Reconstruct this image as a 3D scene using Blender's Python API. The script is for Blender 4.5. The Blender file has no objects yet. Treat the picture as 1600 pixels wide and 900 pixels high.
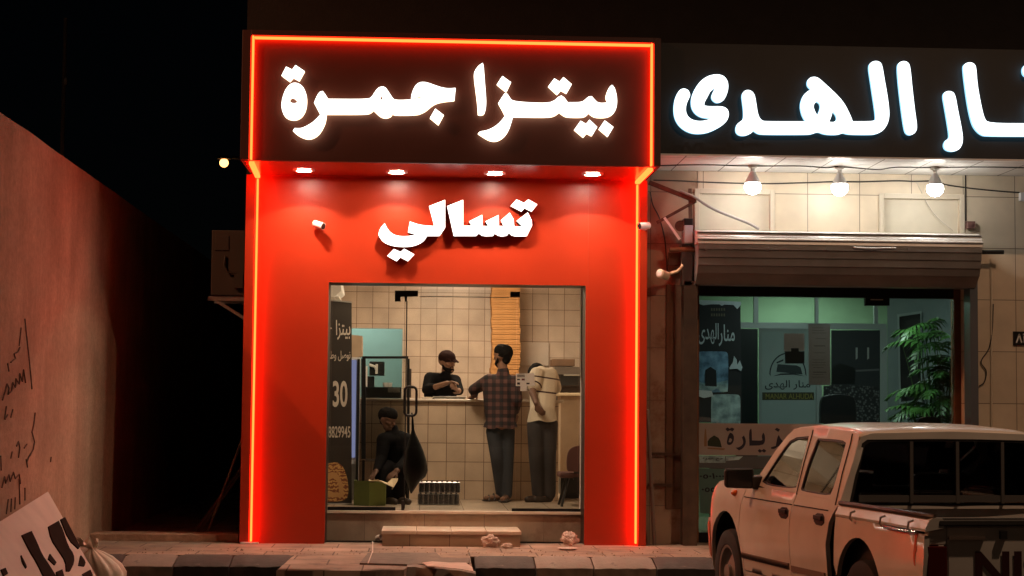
import bpy, bmesh, math, random
from mathutils import Vector, Matrix, noise
from mathutils import geometry as geo
R = math.radians
random.seed(7)
S = bpy.context.scene
COL = S.collection

# ------------------------------------------------------------------ camera, sky, sun, exposure
F_PX = 2800.0
EYE = Vector((0, 0, 1.33))
_a, _b, _r = math.atan(140.2/F_PX), math.atan(189.4/F_PX), 0.0095
_F = Vector((math.sin(_a)*math.cos(_b), math.cos(_a)*math.cos(_b), math.sin(_b)))
_R0 = _F.cross(Vector((0, 0, 1))).normalized()
_U0 = _R0.cross(_F)
_RT = _R0*math.cos(_r) + _U0*math.sin(_r)
_UP = -_R0*math.sin(_r) + _U0*math.cos(_r)
cd = bpy.data.cameras.new('camera')
cd.sensor_width = 36
cd.lens = 36*F_PX/1600
cd.clip_start = 0.1
cd.clip_end = 400
cam = bpy.data.objects.new('camera', cd)
COL.objects.link(cam)
m3 = Matrix((_RT, _UP, -_F)).transposed()
cam.matrix_world = Matrix.Translation(EYE) @ m3.to_4x4()
S.camera = cam

W = bpy.data.worlds.new('World')
S.world = W
W.use_nodes = True
nt = W.node_tree
sky = nt.nodes.new('ShaderNodeTexSky')
sky.sky_type = 'NISHITA'
sky.sun_disc = False
sky.sun_elevation = R(38)
sky.sun_rotation = R(190)
bg = nt.nodes['Background']
nt.links.new(sky.outputs[0], bg.inputs[0])
bg.inputs[1].default_value = 0.00012
sd = bpy.data.lights.new('assumed_street_fill', 'SUN')  # weak sun lamp added as assumed warm fill from the street
sd.energy = 0.012
sd.angle = R(25)
sd.color = (1, 0.72, 0.45)
so = bpy.data.objects.new('assumed_street_fill', sd)
COL.objects.link(so)
so.rotation_euler = (R(52), 0, R(-10))

S.view_settings.view_transform = 'Standard'
S.view_settings.look = 'None'
S.view_settings.exposure = 0
S.view_settings.gamma = 1
S.view_settings.use_curve_mapping = False
S.render.engine = 'CYCLES'
S.cycles.use_denoising = True
try:
    S.cycles.denoiser = 'OPENIMAGEDENOISE'
except Exception:
    pass
S.cycles.max_bounces = 8
S.cycles.diffuse_bounces = 5
S.cycles.glossy_bounces = 4
S.cycles.transparent_max_bounces = 16
S.cycles.transmission_bounces = 6
S.cycles.sample_clamp_indirect = 4
S.cycles.caustics_reflective = False
S.cycles.caustics_refractive = False
S.cycles.use_light_tree = True

# ------------------------------------------------------------------ measuring helpers (photo pixel -> real place)
def ray(px, py):
    return _F + _RT*((px-800)/F_PX) + _UP*((450-py)/F_PX)
def PY(px, py, Y):
    d = ray(px, py); return EYE + d*(Y/d.y)
def PZ(px, py, z):
    d = ray(px, py); return EYE + d*((z-EYE.z)/d.z)
def PX(px, py, X):
    d = ray(px, py); return EYE + d*(X/d.x)
def PP(px, py, p0, n):
    d = ray(px, py); return EYE + d*((p0-EYE).dot(n)/d.dot(n))

# ------------------------------------------------------------------ materials
def mat(name, col=(.5, .5, .5), rough=.6, metal=0, var=.0, vscale=6, bump=0, bscale=40, emit=None, estr=0, spec=.5, streak=0, dark=None, dthr=.55, dscale=3, coat=0, fine=0):
    m = bpy.data.materials.new(name)
    m.use_nodes = True
    t = m.node_tree
    b = t.nodes['Principled BSDF']
    b.inputs['Base Color'].default_value = (*col, 1)
    b.inputs['Roughness'].default_value = rough
    b.inputs['Metallic'].default_value = metal
    b.inputs['Specular IOR Level'].default_value = spec
    if coat:
        b.inputs['Coat Weight'].default_value = coat
        b.inputs['Coat Roughness'].default_value = .12
    N = t.nodes.new
    L = t.links.new
    tc = N('ShaderNodeTexCoord')
    cur = None
    if var or streak or dark:
        rgb = N('ShaderNodeRGB'); rgb.outputs[0].default_value = (*col, 1)
        cur = rgb.outputs[0]
    if var:
        n = N('ShaderNodeTexNoise'); n.inputs['Scale'].default_value = vscale; n.inputs['Detail'].default_value = 6
        L(tc.outputs['Object'], n.inputs['Vector'])
        mr = N('ShaderNodeMapRange'); mr.inputs[1].default_value = .3; mr.inputs[2].default_value = .7
        mr.inputs[3].default_value = 1-var; mr.inputs[4].default_value = 1+var
        L(n.outputs[0], mr.inputs[0])
        mx = N('ShaderNodeMix'); mx.data_type = 'RGBA'; mx.blend_type = 'MULTIPLY'; mx.inputs[0].default_value = 1
        L(cur, mx.inputs[6]); L(mr.outputs[0], mx.inputs[7]); cur = mx.outputs[2]
        L(mr.outputs[0], b.inputs['Roughness']) if False else None
    if fine:
        n = N('ShaderNodeTexNoise'); n.inputs['Scale'].default_value = 16; n.inputs['Detail'].default_value = 9; n.inputs['Roughness'].default_value = .75
        L(tc.outputs['Object'], n.inputs['Vector'])
        mr = N('ShaderNodeMapRange'); mr.inputs[1].default_value = .35; mr.inputs[2].default_value = .65; mr.inputs[3].default_value = 1-fine; mr.inputs[4].default_value = 1+fine
        L(n.outputs[0], mr.inputs[0])
        mx = N('ShaderNodeMix'); mx.data_type = 'RGBA'; mx.blend_type = 'MULTIPLY'; mx.inputs[0].default_value = 1
        L(cur, mx.inputs[6]); L(mr.outputs[0], mx.inputs[7]); cur = mx.outputs[2]
    if streak:
        mp = N('ShaderNodeMapping'); mp.inputs['Scale'].default_value = (1.7, 1.7, .26)
        L(tc.outputs['Object'], mp.inputs[0])
        n = N('ShaderNodeTexNoise'); n.inputs['Scale'].default_value = 2.2; n.inputs['Detail'].default_value = 5
        L(mp.outputs[0], n.inputs['Vector'])
        mr = N('ShaderNodeMapRange'); mr.inputs[1].default_value = .35; mr.inputs[2].default_value = .7
        mr.inputs[3].default_value = 1-streak; mr.inputs[4].default_value = 1+streak*.4
        L(n.outputs[0], mr.inputs[0])
        mx = N('ShaderNodeMix'); mx.data_type = 'RGBA'; mx.blend_type = 'MULTIPLY'; mx.inputs[0].default_value = 1
        L(cur, mx.inputs[6]); L(mr.outputs[0], mx.inputs[7]); cur = mx.outputs[2]
    if dark:
        n = N('ShaderNodeTexNoise'); n.inputs['Scale'].default_value = dscale; n.inputs['Detail'].default_value = 8; n.inputs['Roughness'].default_value = .65
        L(tc.outputs['Object'], n.inputs['Vector'])
        mr = N('ShaderNodeMapRange'); mr.inputs[1].default_value = dthr; mr.inputs[2].default_value = dthr+.06
        L(n.outputs[0], mr.inputs[0])
        mx = N('ShaderNodeMix'); mx.data_type = 'RGBA'
        L(mr.outputs[0], mx.inputs[0]); L(cur, mx.inputs[6]); mx.inputs[7].default_value = (*dark, 1); cur = mx.outputs[2]
    if cur:
        L(cur, b.inputs['Base Color'])
    if bump:
        n = N('ShaderNodeTexNoise'); n.inputs['Scale'].default_value = bscale; n.inputs['Detail'].default_value = 5
        L(tc.outputs['Object'], n.inputs['Vector'])
        bp = N('ShaderNodeBump'); bp.inputs['Strength'].default_value = bump; bp.inputs['Distance'].default_value = .01
        L(n.outputs[0], bp.inputs['Height']); L(bp.outputs[0], b.inputs['Normal'])
    if emit:
        b.inputs['Emission Color'].default_value = (*emit, 1)
        b.inputs['Emission Strength'].default_value = estr
    return m

def emis(name, col, s):
    m = bpy.data.materials.new(name); m.use_nodes = True
    t = m.node_tree; t.nodes.clear()
    e = t.nodes.new('ShaderNodeEmission'); e.inputs[0].default_value = (*col, 1); e.inputs[1].default_value = s
    o = t.nodes.new('ShaderNodeOutputMaterial'); t.links.new(e.outputs[0], o.inputs[0])
    return m

def glass(name, tint=(.95, .97, .96), refl=.07, rough=.01):
    m = bpy.data.materials.new(name); m.use_nodes = True
    t = m.node_tree; t.nodes.clear()
    tr = t.nodes.new('ShaderNodeBsdfTransparent'); tr.inputs[0].default_value = (*tint, 1)
    gl = t.nodes.new('ShaderNodeBsdfGlossy'); gl.inputs['Roughness'].default_value = rough
    fr = t.nodes.new('ShaderNodeFresnel'); fr.inputs[0].default_value = 1.45
    mu = t.nodes.new('ShaderNodeMath'); mu.operation = 'MULTIPLY'; mu.inputs[1].default_value = refl/.04
    mu.use_clamp = True
    mx = t.nodes.new('ShaderNodeMixShader'); o = t.nodes.new('ShaderNodeOutputMaterial')
    L = t.links.new
    L(fr.outputs[0], mu.inputs[0]); L(mu.outputs[0], mx.inputs[0]); L(tr.outputs[0], mx.inputs[1]); L(gl.outputs[0], mx.inputs[2]); L(mx.outputs[0], o.inputs[0])
    return m

def paper(name, col, thru=.5, var=0, vscale=6):
    """thin sheet that lets light through from behind"""
    m = bpy.data.materials.new(name); m.use_nodes = True
    t = m.node_tree; t.nodes.clear(); L = t.links.new; N = t.nodes.new
    a = N('ShaderNodeBsdfDiffuse'); a.inputs[0].default_value = (*col, 1); b = N('ShaderNodeBsdfTranslucent'); b.inputs[0].default_value = (*col, 1)
    x = N('ShaderNodeMixShader'); x.inputs[0].default_value = thru; o = N('ShaderNodeOutputMaterial')
    if var:
        tc = N('ShaderNodeTexCoord'); n = N('ShaderNodeTexNoise'); n.inputs['Scale'].default_value = vscale; n.inputs['Detail'].default_value = 6; r = N('ShaderNodeValToRGB')
        e = r.color_ramp.elements; e[0].position = .35; e[1].position = .62; e[0].color = (*[c*(1-var) for c in col], 1); e[1].color = (*[min(.85, c*(1+var)+var*.15) for c in col], 1)
        L(tc.outputs['Object'], n.inputs['Vector']); L(n.outputs[0], r.inputs[0]); L(r.outputs[0], a.inputs[0]); L(r.outputs[0], b.inputs[0])
    L(a.outputs[0], x.inputs[1]); L(b.outputs[0], x.inputs[2]); L(x.outputs[0], o.inputs[0]); return m

def tilemat(name, col, grout, size, off=(0, 0, 0), axes='XZ', gw=.012, rough=.25, var=.05, offset=0, stain=None, size2=None, bump=.25):
    """square tiles in object space; axes says which two world axes the tiles follow"""
    m = bpy.data.materials.new(name); m.use_nodes = True
    t = m.node_tree; b = t.nodes['Principled BSDF']; N = t.nodes.new; L = t.links.new
    g = N('ShaderNodeNewGeometry')
    sx = N('ShaderNodeSeparateXYZ'); L(g.outputs['Position'], sx.inputs[0])
    cx = N('ShaderNodeCombineXYZ')
    for k, ax in enumerate(axes):
        ad = N('ShaderNodeMath'); ad.operation = 'SUBTRACT'; ad.inputs[1].default_value = off[k]
        L(sx.outputs['XYZ'.index(ax)], ad.inputs[0]); L(ad.outputs[0], cx.inputs[k])
    br = N('ShaderNodeTexBrick'); br.offset = offset; br.squash = 1
    br.inputs['Scale'].default_value = 1; br.inputs['Brick Width'].default_value = size; br.inputs['Row Height'].default_value = size2 or size
    br.inputs['Mortar Size'].default_value = gw/2; br.inputs['Mortar Smooth'].default_value = .2
    c2 = tuple(min(1, c*(1+var)) for c in col); c1 = tuple(c*(1-var) for c in col)
    br.inputs['Color1'].default_value = (*c1, 1); br.inputs['Color2'].default_value = (*c2, 1); br.inputs['Mortar'].default_value = (*grout, 1)
    L(cx.outputs[0], br.inputs['Vector'])
    n = N('ShaderNodeTexNoise'); n.inputs['Scale'].default_value = 3.2; n.inputs['Detail'].default_value = 7; L(g.outputs['Position'], n.inputs['Vector'])
    mr = N('ShaderNodeMapRange'); mr.inputs[1].default_value = .3; mr.inputs[2].default_value = .7; mr.inputs[3].default_value = 1-var*2.2; mr.inputs[4].default_value = 1+var
    L(n.outputs[0], mr.inputs[0])
    mx = N('ShaderNodeMix'); mx.data_type = 'RGBA'; mx.blend_type = 'MULTIPLY'; mx.inputs[0].default_value = 1
    L(br.outputs[0], mx.inputs[6]); L(mr.outputs[0], mx.inputs[7])
    out = mx.outputs[2]
    if stain:
        n2 = N('ShaderNodeTexNoise'); n2.inputs['Scale'].default_value = 2.1; n2.inputs['Detail'].default_value = 9; n2.inputs['Roughness'].default_value = .7
        L(g.outputs['Position'], n2.inputs['Vector'])
        m2 = N('ShaderNodeMapRange'); m2.inputs[1].default_value = .53; m2.inputs[2].default_value = .66; L(n2.outputs[0], m2.inputs[0])
        m4 = N('ShaderNodeMix'); m4.data_type = 'RGBA'; L(m2.outputs[0], m4.inputs[0]); L(out, m4.inputs[6]); m4.inputs[7].default_value = (*stain, 1)
        out = m4.outputs[2]
    L(out, b.inputs['Base Color'])
    b.inputs['Roughness'].default_value = rough
    bp = N('ShaderNodeBump'); bp.inputs['Strength'].default_value = bump; bp.inputs['Distance'].default_value = .004; bp.invert = True
    L(br.outputs['Fac'], bp.inputs['Height']); L(bp.outputs[0], b.inputs['Normal'])
    return m

# ------------------------------------------------------------------ mesh builder
def chaikin(pts, n=2, corner=48):
    for _ in range(n):
        out = []
        k = len(pts)
        for i in range(k):
            p, a, b = Vector(pts[i]), Vector(pts[i-1]), Vector(pts[(i+1) % k])
            u, v = p-a, b-p
            if u.length < 1e-9 or v.length < 1e-9:
                continue
            if abs(u.angle(v)) > R(corner):
                out.append(tuple(p))
            else:
                out.append(tuple(p*.75+a*.25)); out.append(tuple(p*.75+b*.25))
        pts = out
    return pts

def inside(p, poly):
    x, y = p[0], p[1]; c = False; j = len(poly)-1
    for i in range(len(poly)):
        xi, yi = poly[i][0], poly[i][1]; xj, yj = poly[j][0], poly[j][1]
        if (yi > y) != (yj > y) and x < (xj-xi)*(y-yi)/(yj-yi)+xi:
            c = not c
        j = i
    return c

class MB:
    def __init__(s):
        s.v = []; s.f = []; s.mi = []
    def add(s, vs, fs, mi=0):
        o = len(s.v)
        s.v += [Vector(p) for p in vs]
        for f in fs:
            s.f.append([o+i for i in f]); s.mi.append(mi)
        return s
    def hexa(s, p, mi=0):
        return s.add(p, [(0, 3, 2, 1), (4, 5, 6, 7), (0, 1, 5, 4), (1, 2, 6, 5), (2, 3, 7, 6), (3, 0, 4, 7)], mi)
    def box(s, a, b, mi=0):
        x0, y0, z0 = [min(a[i], b[i]) for i in range(3)]; x1, y1, z1 = [max(a[i], b[i]) for i in range(3)]
        return s.hexa([(x0, y0, z0), (x1, y0, z0), (x1, y1, z0), (x0, y1, z0), (x0, y0, z1), (x1, y0, z1), (x1, y1, z1), (x0, y1, z1)], mi)
    def bar(s, a, b, w, h, mi=0, up=(0, 0, 1)):
        a, b = Vector(a), Vector(b); d = (b-a).normalized(); u = Vector(up)
        if abs(d.dot(u)) > .98: u = Vector((0, 1, 0))
        sd = d.cross(u).normalized(); u = sd.cross(d)
        q = [(-1, -1), (1, -1), (1, 1), (-1, 1)]
        return s.hexa([a+sd*x*w/2+u*y*h/2 for x, y in q]+[b+sd*x*w/2+u*y*h/2 for x, y in q], mi)
    def tube(s, pts, r, n=8, mi=0, caps=True, closed=False):
        pts = [Vector(p) for p in pts]
        rs = r if isinstance(r, (list, tuple)) else [r]*len(pts)
        vs = []; fs = []; k = len(pts); prev = None
        for i, p in enumerate(pts):
            if closed: d = (pts[(i+1) % k]-pts[i-1])
            else: d = pts[min(i+1, k-1)]-pts[max(i-1, 0)]
            d = d.normalized() if d.length > 1e-9 else Vector((0, 0, 1))
            if prev is None:
                u = d.orthogonal().normalized()
            else:
                u = prev-d*prev.dot(d)
                u = u.normalized() if u.length > 1e-6 else d.orthogonal().normalized()
            prev = u; w = d.cross(u)
            for j in range(n):
                t = 2*math.pi*j/n
                vs.append(p+(u*math.cos(t)+w*math.sin(t))*rs[i])
        seg = k if closed else k-1
        for i in range(seg):
            for j in range(n):
                a = i*n+j; b = i*n+(j+1) % n; c = ((i+1) % k)*n+(j+1) % n; e = ((i+1) % k)*n+j
                fs.append((a, b, c, e))
        if caps and not closed:
            fs.append(tuple(range(n-1, -1, -1))); fs.append(tuple((k-1)*n+j for j in range(n)))
        return s.add(vs, fs, mi)
    def cyl(s, a, b, r0, r1=None, n=24, mi=0):
        return s.tube([a, b], [r0, r0 if r1 is None else r1], n, mi)
    def lathe(s, c, axis, prof, n=24, mi=0):
        """prof: (radius, along axis)"""
        c = Vector(c); d = Vector(axis).normalized()
        return s.tube([c+d*h for r, h in prof], [max(r, 1e-4) for r, h in prof], n, mi) if all(prof[i][1] < prof[i+1][1]+1e-9 for i in range(len(prof)-1)) else s._lathe(c, d, prof, n, mi)
    def _lathe(s, c, d, prof, n, mi):
        u = d.orthogonal().normalized(); w = d.cross(u); vs = []; fs = []
        for r, h in prof:
            for j in range(n):
                t = 2*math.pi*j/n
                vs.append(c+d*h+(u*math.cos(t)+w*math.sin(t))*max(r, 1e-4))
        for i in range(len(prof)-1):
            for j in range(n):
                fs.append((i*n+j, i*n+(j+1) % n, (i+1)*n+(j+1) % n, (i+1)*n+j))
        return s.add(vs, fs, mi)
    def ball(s, c, r, seg=16, ring=10, mi=0, sc=(1, 1, 1)):
        c = Vector(c); vs = []; fs = []
        for i in range(1, ring):
            t = math.pi*i/ring
            for j in range(seg):
                p = 2*math.pi*j/seg
                vs.append(c+Vector((math.sin(t)*math.cos(p)*sc[0], math.sin(t)*math.sin(p)*sc[1], math.cos(t)*sc[2]))*r)
        top = len(vs); vs.append(c+Vector((0, 0, r*sc[2]))); vs.append(c-Vector((0, 0, r*sc[2])))
        for i in range(ring-2):
            for j in range(seg):
                fs.append((i*seg+j, (i+1)*seg+j, (i+1)*seg+(j+1) % seg, i*seg+(j+1) % seg))
        for j in range(seg):
            fs.append((top, j, (j+1) % seg)); fs.append((top+1, (ring-2)*seg+(j+1) % seg, (ring-2)*seg+j))
        return s.add(vs, fs, mi)
    def sheet(s, outline, holes, front, back=None, step=None, mi=0, mi_side=None, mi_back=None):
        """filled 2-D outline (with holes) mapped to 3-D; back gives it thickness"""
        loops = [list(outline)]+[list(h) for h in holes]
        co = []; ed = []
        for lp in loops:
            if step:
                q = []
                for i in range(len(lp)):
                    a, b = Vector(lp[i]), Vector(lp[(i+1) % len(lp)])
                    k = max(1, int((b-a).length/step))
                    q += [tuple(a.lerp(b, j/k)) for j in range(k)]
                lp[:] = q
            o = len(co); co += [Vector((p[0], p[1])) for p in lp]
            ed += [(o+i, o+(i+1) % len(lp)) for i in range(len(lp))]
        if step:
            xs = [p.x for p in co]; ys = [p.y for p in co]
            y = min(ys)+step/2; row = 0
            while y < max(ys):
                x = min(xs)+step*(.5 if row % 2 else .25)
                while x < max(xs):
                    if inside((x, y), loops[0]) and not any(inside((x, y), h) for h in loops[1:]):
                        if min((Vector((x, y))-p).length for p in co[:sum(len(l) for l in loops)]) > step*.45:
                            co.append(Vector((x, y)))
                    x += step
                y += step*.87; row += 1
        v2, e2, f2, ov, oe, of = geo.delaunay_2d_cdt(co, ed, [], 0, 1e-6)
        fs = []
        for f in f2:
            c = sum((v2[i] for i in f), Vector((0, 0)))/len(f)
            if inside(c, loops[0]) and not any(inside(c, h) for h in loops[1:]):
                fs.append(tuple(f))
        s.add([front(p.x, p.y) for p in v2], fs, mi)
        if back:
            s.add([back(p.x, p.y) for p in v2], [f[::-1] for f in fs], mi if mi_back is None else mi_back)
            ms = mi if mi_side is None else mi_side
            for lp in loops:
                k = len(lp)
                s.add([front(*p[:2]) for p in lp]+[back(*p[:2]) for p in lp], [(i, (i+1) % k, k+(i+1) % k, k+i) for i in range(k)], ms)
        return s
    def build(s, name, mats, parent=None, smooth=False, bevel=0, origin=None, weld=True, angle=40, seg=2):
        me = bpy.data.meshes.new(name)
        if origin is None:
            xs = [p.x for p in s.v]; ys = [p.y for p in s.v]; zs = [p.z for p in s.v]
            origin = Vector(((min(xs)+max(xs))/2, (min(ys)+max(ys))/2, min(zs)))
        origin = Vector(origin)
        me.from_pydata([p-origin for p in s.v], [], s.f)
        if not isinstance(mats, (list, tuple)): mats = [mats]
        for m in mats: me.materials.append(m)
        me.polygons.foreach_set('material_index', s.mi)
        bm = bmesh.new(); bm.from_mesh(me)
        if weld: bmesh.ops.remove_doubles(bm, verts=bm.verts, dist=1e-5)
        bmesh.ops.recalc_face_normals(bm, faces=bm.faces)
        if smooth:
            for f in bm.faces: f.smooth = True
            for e in bm.edges:
                if len(e.link_faces) == 2 and e.calc_face_angle(0) > R(angle): e.smooth = False
        bm.to_mesh(me); bm.free()
        o = bpy.data.objects.new(name, me); COL.objects.link(o)
        place(o, origin, parent)
        if bevel:
            b = o.modifiers.new('bevel', 'BEVEL'); b.width = bevel; b.segments = seg; b.limit_method = 'ANGLE'; b.angle_limit = R(35)
            if hasattr(b, 'harden_normals'): b.harden_normals = False
        return o

WORLD = {}
def place(o, at, parent):
    at = Vector(at)
    WORLD[o.name] = at
    if parent is not None:
        o.parent = parent
        o.location = at-WORLD[parent.name]
    else:
        o.location = at

def tag(o, label=None, cat=None, group=None, kind=None):
    if label: o['label'] = label
    if cat: o['category'] = cat
    if group: o['group'] = group
    if kind: o['kind'] = kind
    return o
def thing(name, at, label, cat, group=None):
    o = bpy.data.objects.new(name, None); COL.objects.link(o)
    o.empty_display_size = .1
    place(o, at, None)
    return tag(o, label, cat, group)
def struct(o):
    o['kind'] = 'structure'; return o
def copy_tree(o, at, parent=None):
    c = o.copy(); COL.objects.link(c)
    WORLD[c.name] = Vector(at)
    if parent is not None: c.parent = parent
    else: c.location = at
    for ch in [x for x in bpy.data.objects if x.parent == o]:
        copy_tree(ch, (0, 0, 0), c)
    return c

# Arabic writing: joined forms of each letter, laid left to right
_AR = {'ا': 0xFE8D, 'ب': 0xFE8F, 'ة': 0xFE93, 'ت': 0xFE95, 'ج': 0xFE9D, 'ح': 0xFEA1, 'د': 0xFEA9, 'ر': 0xFEAD, 'ز': 0xFEAF, 'س': 0xFEB1, 'ط': 0xFEC1,
       'ع': 0xFEC9, 'ك': 0xFED9, 'ل': 0xFEDD, 'م': 0xFEE1, 'ن': 0xFEE5, 'ه': 0xFEE9, 'و': 0xFEED, 'ى': 0xFEEF, 'ي': 0xFEF1, 'ص': 0xFEB9, 'ش': 0xFEB5, 'ق': 0xFED5, 'ض': 0xFEBD, 'خ': 0xFEA5}
_NOJ = set('اةدرزوى')
def shape(w):
    out = []
    for i, c in enumerate(w):
        if c not in _AR: out.append(c); continue
        pv = i > 0 and w[i-1] in _AR and w[i-1] not in _NOJ
        nx = i+1 < len(w) and w[i+1] in _AR and c not in _NOJ
        k = (3 if nx else 1) if pv else (2 if nx else 0)
        out.append(chr(_AR[c]+k))
    return ''.join(reversed(out))
def text2d(body, extrude=0, bold=0):
    c = bpy.data.curves.new('lettering', 'FONT'); c.body = body; c.offset = bold; c.resolution_u = 4
    o = bpy.data.objects.new('lettering', c); COL.objects.link(o)
    dg = bpy.context.evaluated_depsgraph_get(); dg.update()
    me = bpy.data.meshes.new_from_object(o.evaluated_get(dg))
    vs = [tuple(v.co) for v in me.vertices]; fs = [tuple(p.vertices) for p in me.polygons]
    bpy.data.objects.remove(o); bpy.data.curves.remove(c); bpy.data.meshes.remove(me)
    x0 = min(v[0] for v in vs); x1 = max(v[0] for v in vs); y0 = min(v[1] for v in vs); y1 = max(v[1] for v in vs)
    return [((v[0]-x0)/max(x1-x0, 1e-6), (v[1]-y0)/max(y1-y0, 1e-6)) for v in vs], fs
def write(mb, body, quad, thick=.002, n=(0, -1, 0), mi=0, bold=0, lift=.003):
    """lettering filling the quad (bottom left, bottom right, top right, top left) on a real surface"""
    vs, fs = text2d(body, bold=bold)
    a, b, c, d = [Vector(q) for q in quad]; n = Vector(n)
    mb.add([a.lerp(b, u).lerp(d.lerp(c, u), v)+n*lift for u, v in vs], fs, mi)

# ------------------------------------------------------------------ materials used
M = {}
M['red'] = mat('red_composite_panel', (.42, .031, .007), .36, var=.06, vscale=1.6, bump=.12, bscale=2.5)
M['signface'] = mat('dark_sign_face', (.052, .013, .009), .5, var=.05)
M['led'] = emis('red_led_strip', (1, .021, .0035), 27)
M['letter'] = emis('lit_white_acrylic', (1, .95, .86), 3.2)
M['letter_side'] = emis('glowing_letter_return', (1, .70, .45), 4.0)
M['letter_return'] = mat('brown_letter_return', (.3, .2, .14), .4)
M['cool'] = emis('cool_lit_acrylic', (.86, .96, 1), 2.6)
M['cool_side'] = emis('cool_letter_return', (.30, .62, .85), 1.6)
M['white'] = mat('white_paint', (.78, .77, .74), .4, var=.04)
M['black'] = mat('black_plastic', (.012, .012, .012), .35)
M['blackmetal'] = mat('black_metal', (.015, .014, .014), .4, .6)
M['steel'] = mat('galvanised_steel', (.42, .42, .41), .35, .9, var=.12, vscale=20)
M['darkpanel'] = mat('dark_sign_panel', (.012, .0125, .012), .6, var=.1)
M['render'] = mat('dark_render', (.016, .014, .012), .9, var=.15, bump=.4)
M['concrete'] = mat('concrete', (.46, .30, .21), .92, var=.2, vscale=1.3, bump=.8, bscale=45, streak=.12, fine=.17, dark=(.17, .11, .085), dthr=.70, dscale=11)
M['asphalt'] = mat('asphalt', (.045, .043, .042), .9, var=.25, vscale=30, bump=.8, bscale=150)
M['dirt'] = mat('alley_dirt', (.09, .075, .06), .95, var=.25, vscale=8, bump=.8)
M['glass'] = glass('clear_glass')
M['wood'] = mat('brown_wood_frame', (.2, .085, .035), .5, var=.2, vscale=9, streak=.3)
M['rustwall'] = mat('rust_stained_plaster', (.17, .095, .055), .9, var=.2, vscale=3, streak=.35, bump=.4)
M['cable'] = mat('dark_cable', (.03, .025, .02), .6)
DOWN, ROOM, OFFICE, ASSUMED_RIGHT, ASSUMED_LEFT = 94, 82, 22, 1000, 2700    # watts: downlight beams, shop ceiling lamps, office lamp, assumed unseen street lamps
# ------------------------------------------------------------------ key planes
YF, YS, YG = 17.73, 16.67, 18.15      # red cladding, red sign face, shop glass
YN, YNS, YNG = 17.95, 16.70, 18.25    # neighbour's wall, its sign face, its glass
FLOOR = .303                          # shop floor above the pavement
ROAD = -.27
XW = -3.25                            # concrete side wall
def X(px, Y): return PY(px, 600, Y).x
def Z(py, Y, px=700): return PY(px, py, Y).z

# ------------------------------------------------------------------ ground
MB().add([(-70, -40, ROAD), (70, -40, ROAD), (70, 90, ROAD-.02), (-70, 90, ROAD-.02)], [(0, 1, 2, 3)]).build('road', M['asphalt'], origin=(0, 0, ROAD)).__setitem__('kind', 'structure')
M['paver'] = tilemat('pavement_tiles', (.34, .24, .18), (.10, .07, .05), .62, (.15, 16.3), 'XY', .014, .85, .16, .5, (.16, .115, .09), .46, bump=.8)
g = MB(); g.box((-3.25, 16.3, ROAD-.05), (12, 17.95, 0)); g.box((-3.25, 17.951, ROAD-.05), (-1.6, 30, -.02)); struct(g.build('pavement', M['paver']))
g = MB()
for k in range(2):
    pass
ap = [(-1.12, 16.3), (-1.14, 15.5), (-1.17, 14.93), (-.62, 14.9), (-.12, 14.95), (-.1, 15.25), (.45, 15.32), (.46, 16.3)]
g.sheet(ap, [], lambda x, y: Vector((x, y, .004+.006*noise.noise((x*3, y*3, 0))-.025*max(0, 15.6-y))), lambda x, y: Vector((x, y, ROAD-.03)), step=.16)
struct(g.build('pavement_apron', M['paver'], smooth=True, angle=30))
# kerb stones, painted in turn
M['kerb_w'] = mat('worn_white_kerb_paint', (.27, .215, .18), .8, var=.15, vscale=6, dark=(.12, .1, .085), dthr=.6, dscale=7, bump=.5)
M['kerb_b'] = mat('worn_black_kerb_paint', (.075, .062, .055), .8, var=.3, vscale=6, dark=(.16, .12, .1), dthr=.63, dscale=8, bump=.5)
M['kerb_wf'] = mat('shaded_white_kerb_foot', (.11, .085, .065), .9, var=.4, vscale=7, bump=.5)  # shade on the white stones' fronts put into a darker, mottled foot colour
M['kerb_bf'] = mat('shaded_black_kerb_foot', (.018, .015, .013), .9, var=.4, vscale=7, bump=.5)  # same for the black stones: front shade painted into the foot
def kerb(x0, x1, m, jag=.0, nm='kerb'):
    g = MB(); k = max(2, int((x1-x0)/.05)); prof = []
    rr = random.Random(int(x0*100))
    vs = []; fs = []; lo = []
    for i in range(k+1):
        x = x0+.006+(x1-x0-.012)*i/k
        j = lambda a: (rr.random()-.5)*a
        e = .012 if i in (0, k) else 0
        vs += [(x, 16.31, ROAD-.03), (x, 16.31, .006-e), (x, 16.22+j(.012), .006-e+j(.004)), (x, 15.93+j(.012), -.05-e+j(.006)), (x, 15.905+j(.012), -.068+j(.008)), (x, 15.89+e, ROAD-.03)]
    for i in range(k):
        for q in range(6):
            a = i*6+q; b = i*6+(q+1) % 6
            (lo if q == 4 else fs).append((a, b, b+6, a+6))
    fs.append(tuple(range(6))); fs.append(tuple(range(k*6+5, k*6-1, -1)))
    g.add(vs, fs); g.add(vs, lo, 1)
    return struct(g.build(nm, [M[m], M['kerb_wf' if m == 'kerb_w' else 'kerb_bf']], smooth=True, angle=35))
def kx(px): return PY(px, 875, 16.1).x
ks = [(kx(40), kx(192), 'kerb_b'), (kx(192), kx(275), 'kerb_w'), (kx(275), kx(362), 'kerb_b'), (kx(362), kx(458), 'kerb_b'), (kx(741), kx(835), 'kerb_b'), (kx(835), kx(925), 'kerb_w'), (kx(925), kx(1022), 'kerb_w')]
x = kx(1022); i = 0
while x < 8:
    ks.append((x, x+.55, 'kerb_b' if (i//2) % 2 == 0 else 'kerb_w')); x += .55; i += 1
for a in ks: kerb(*a)
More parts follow.
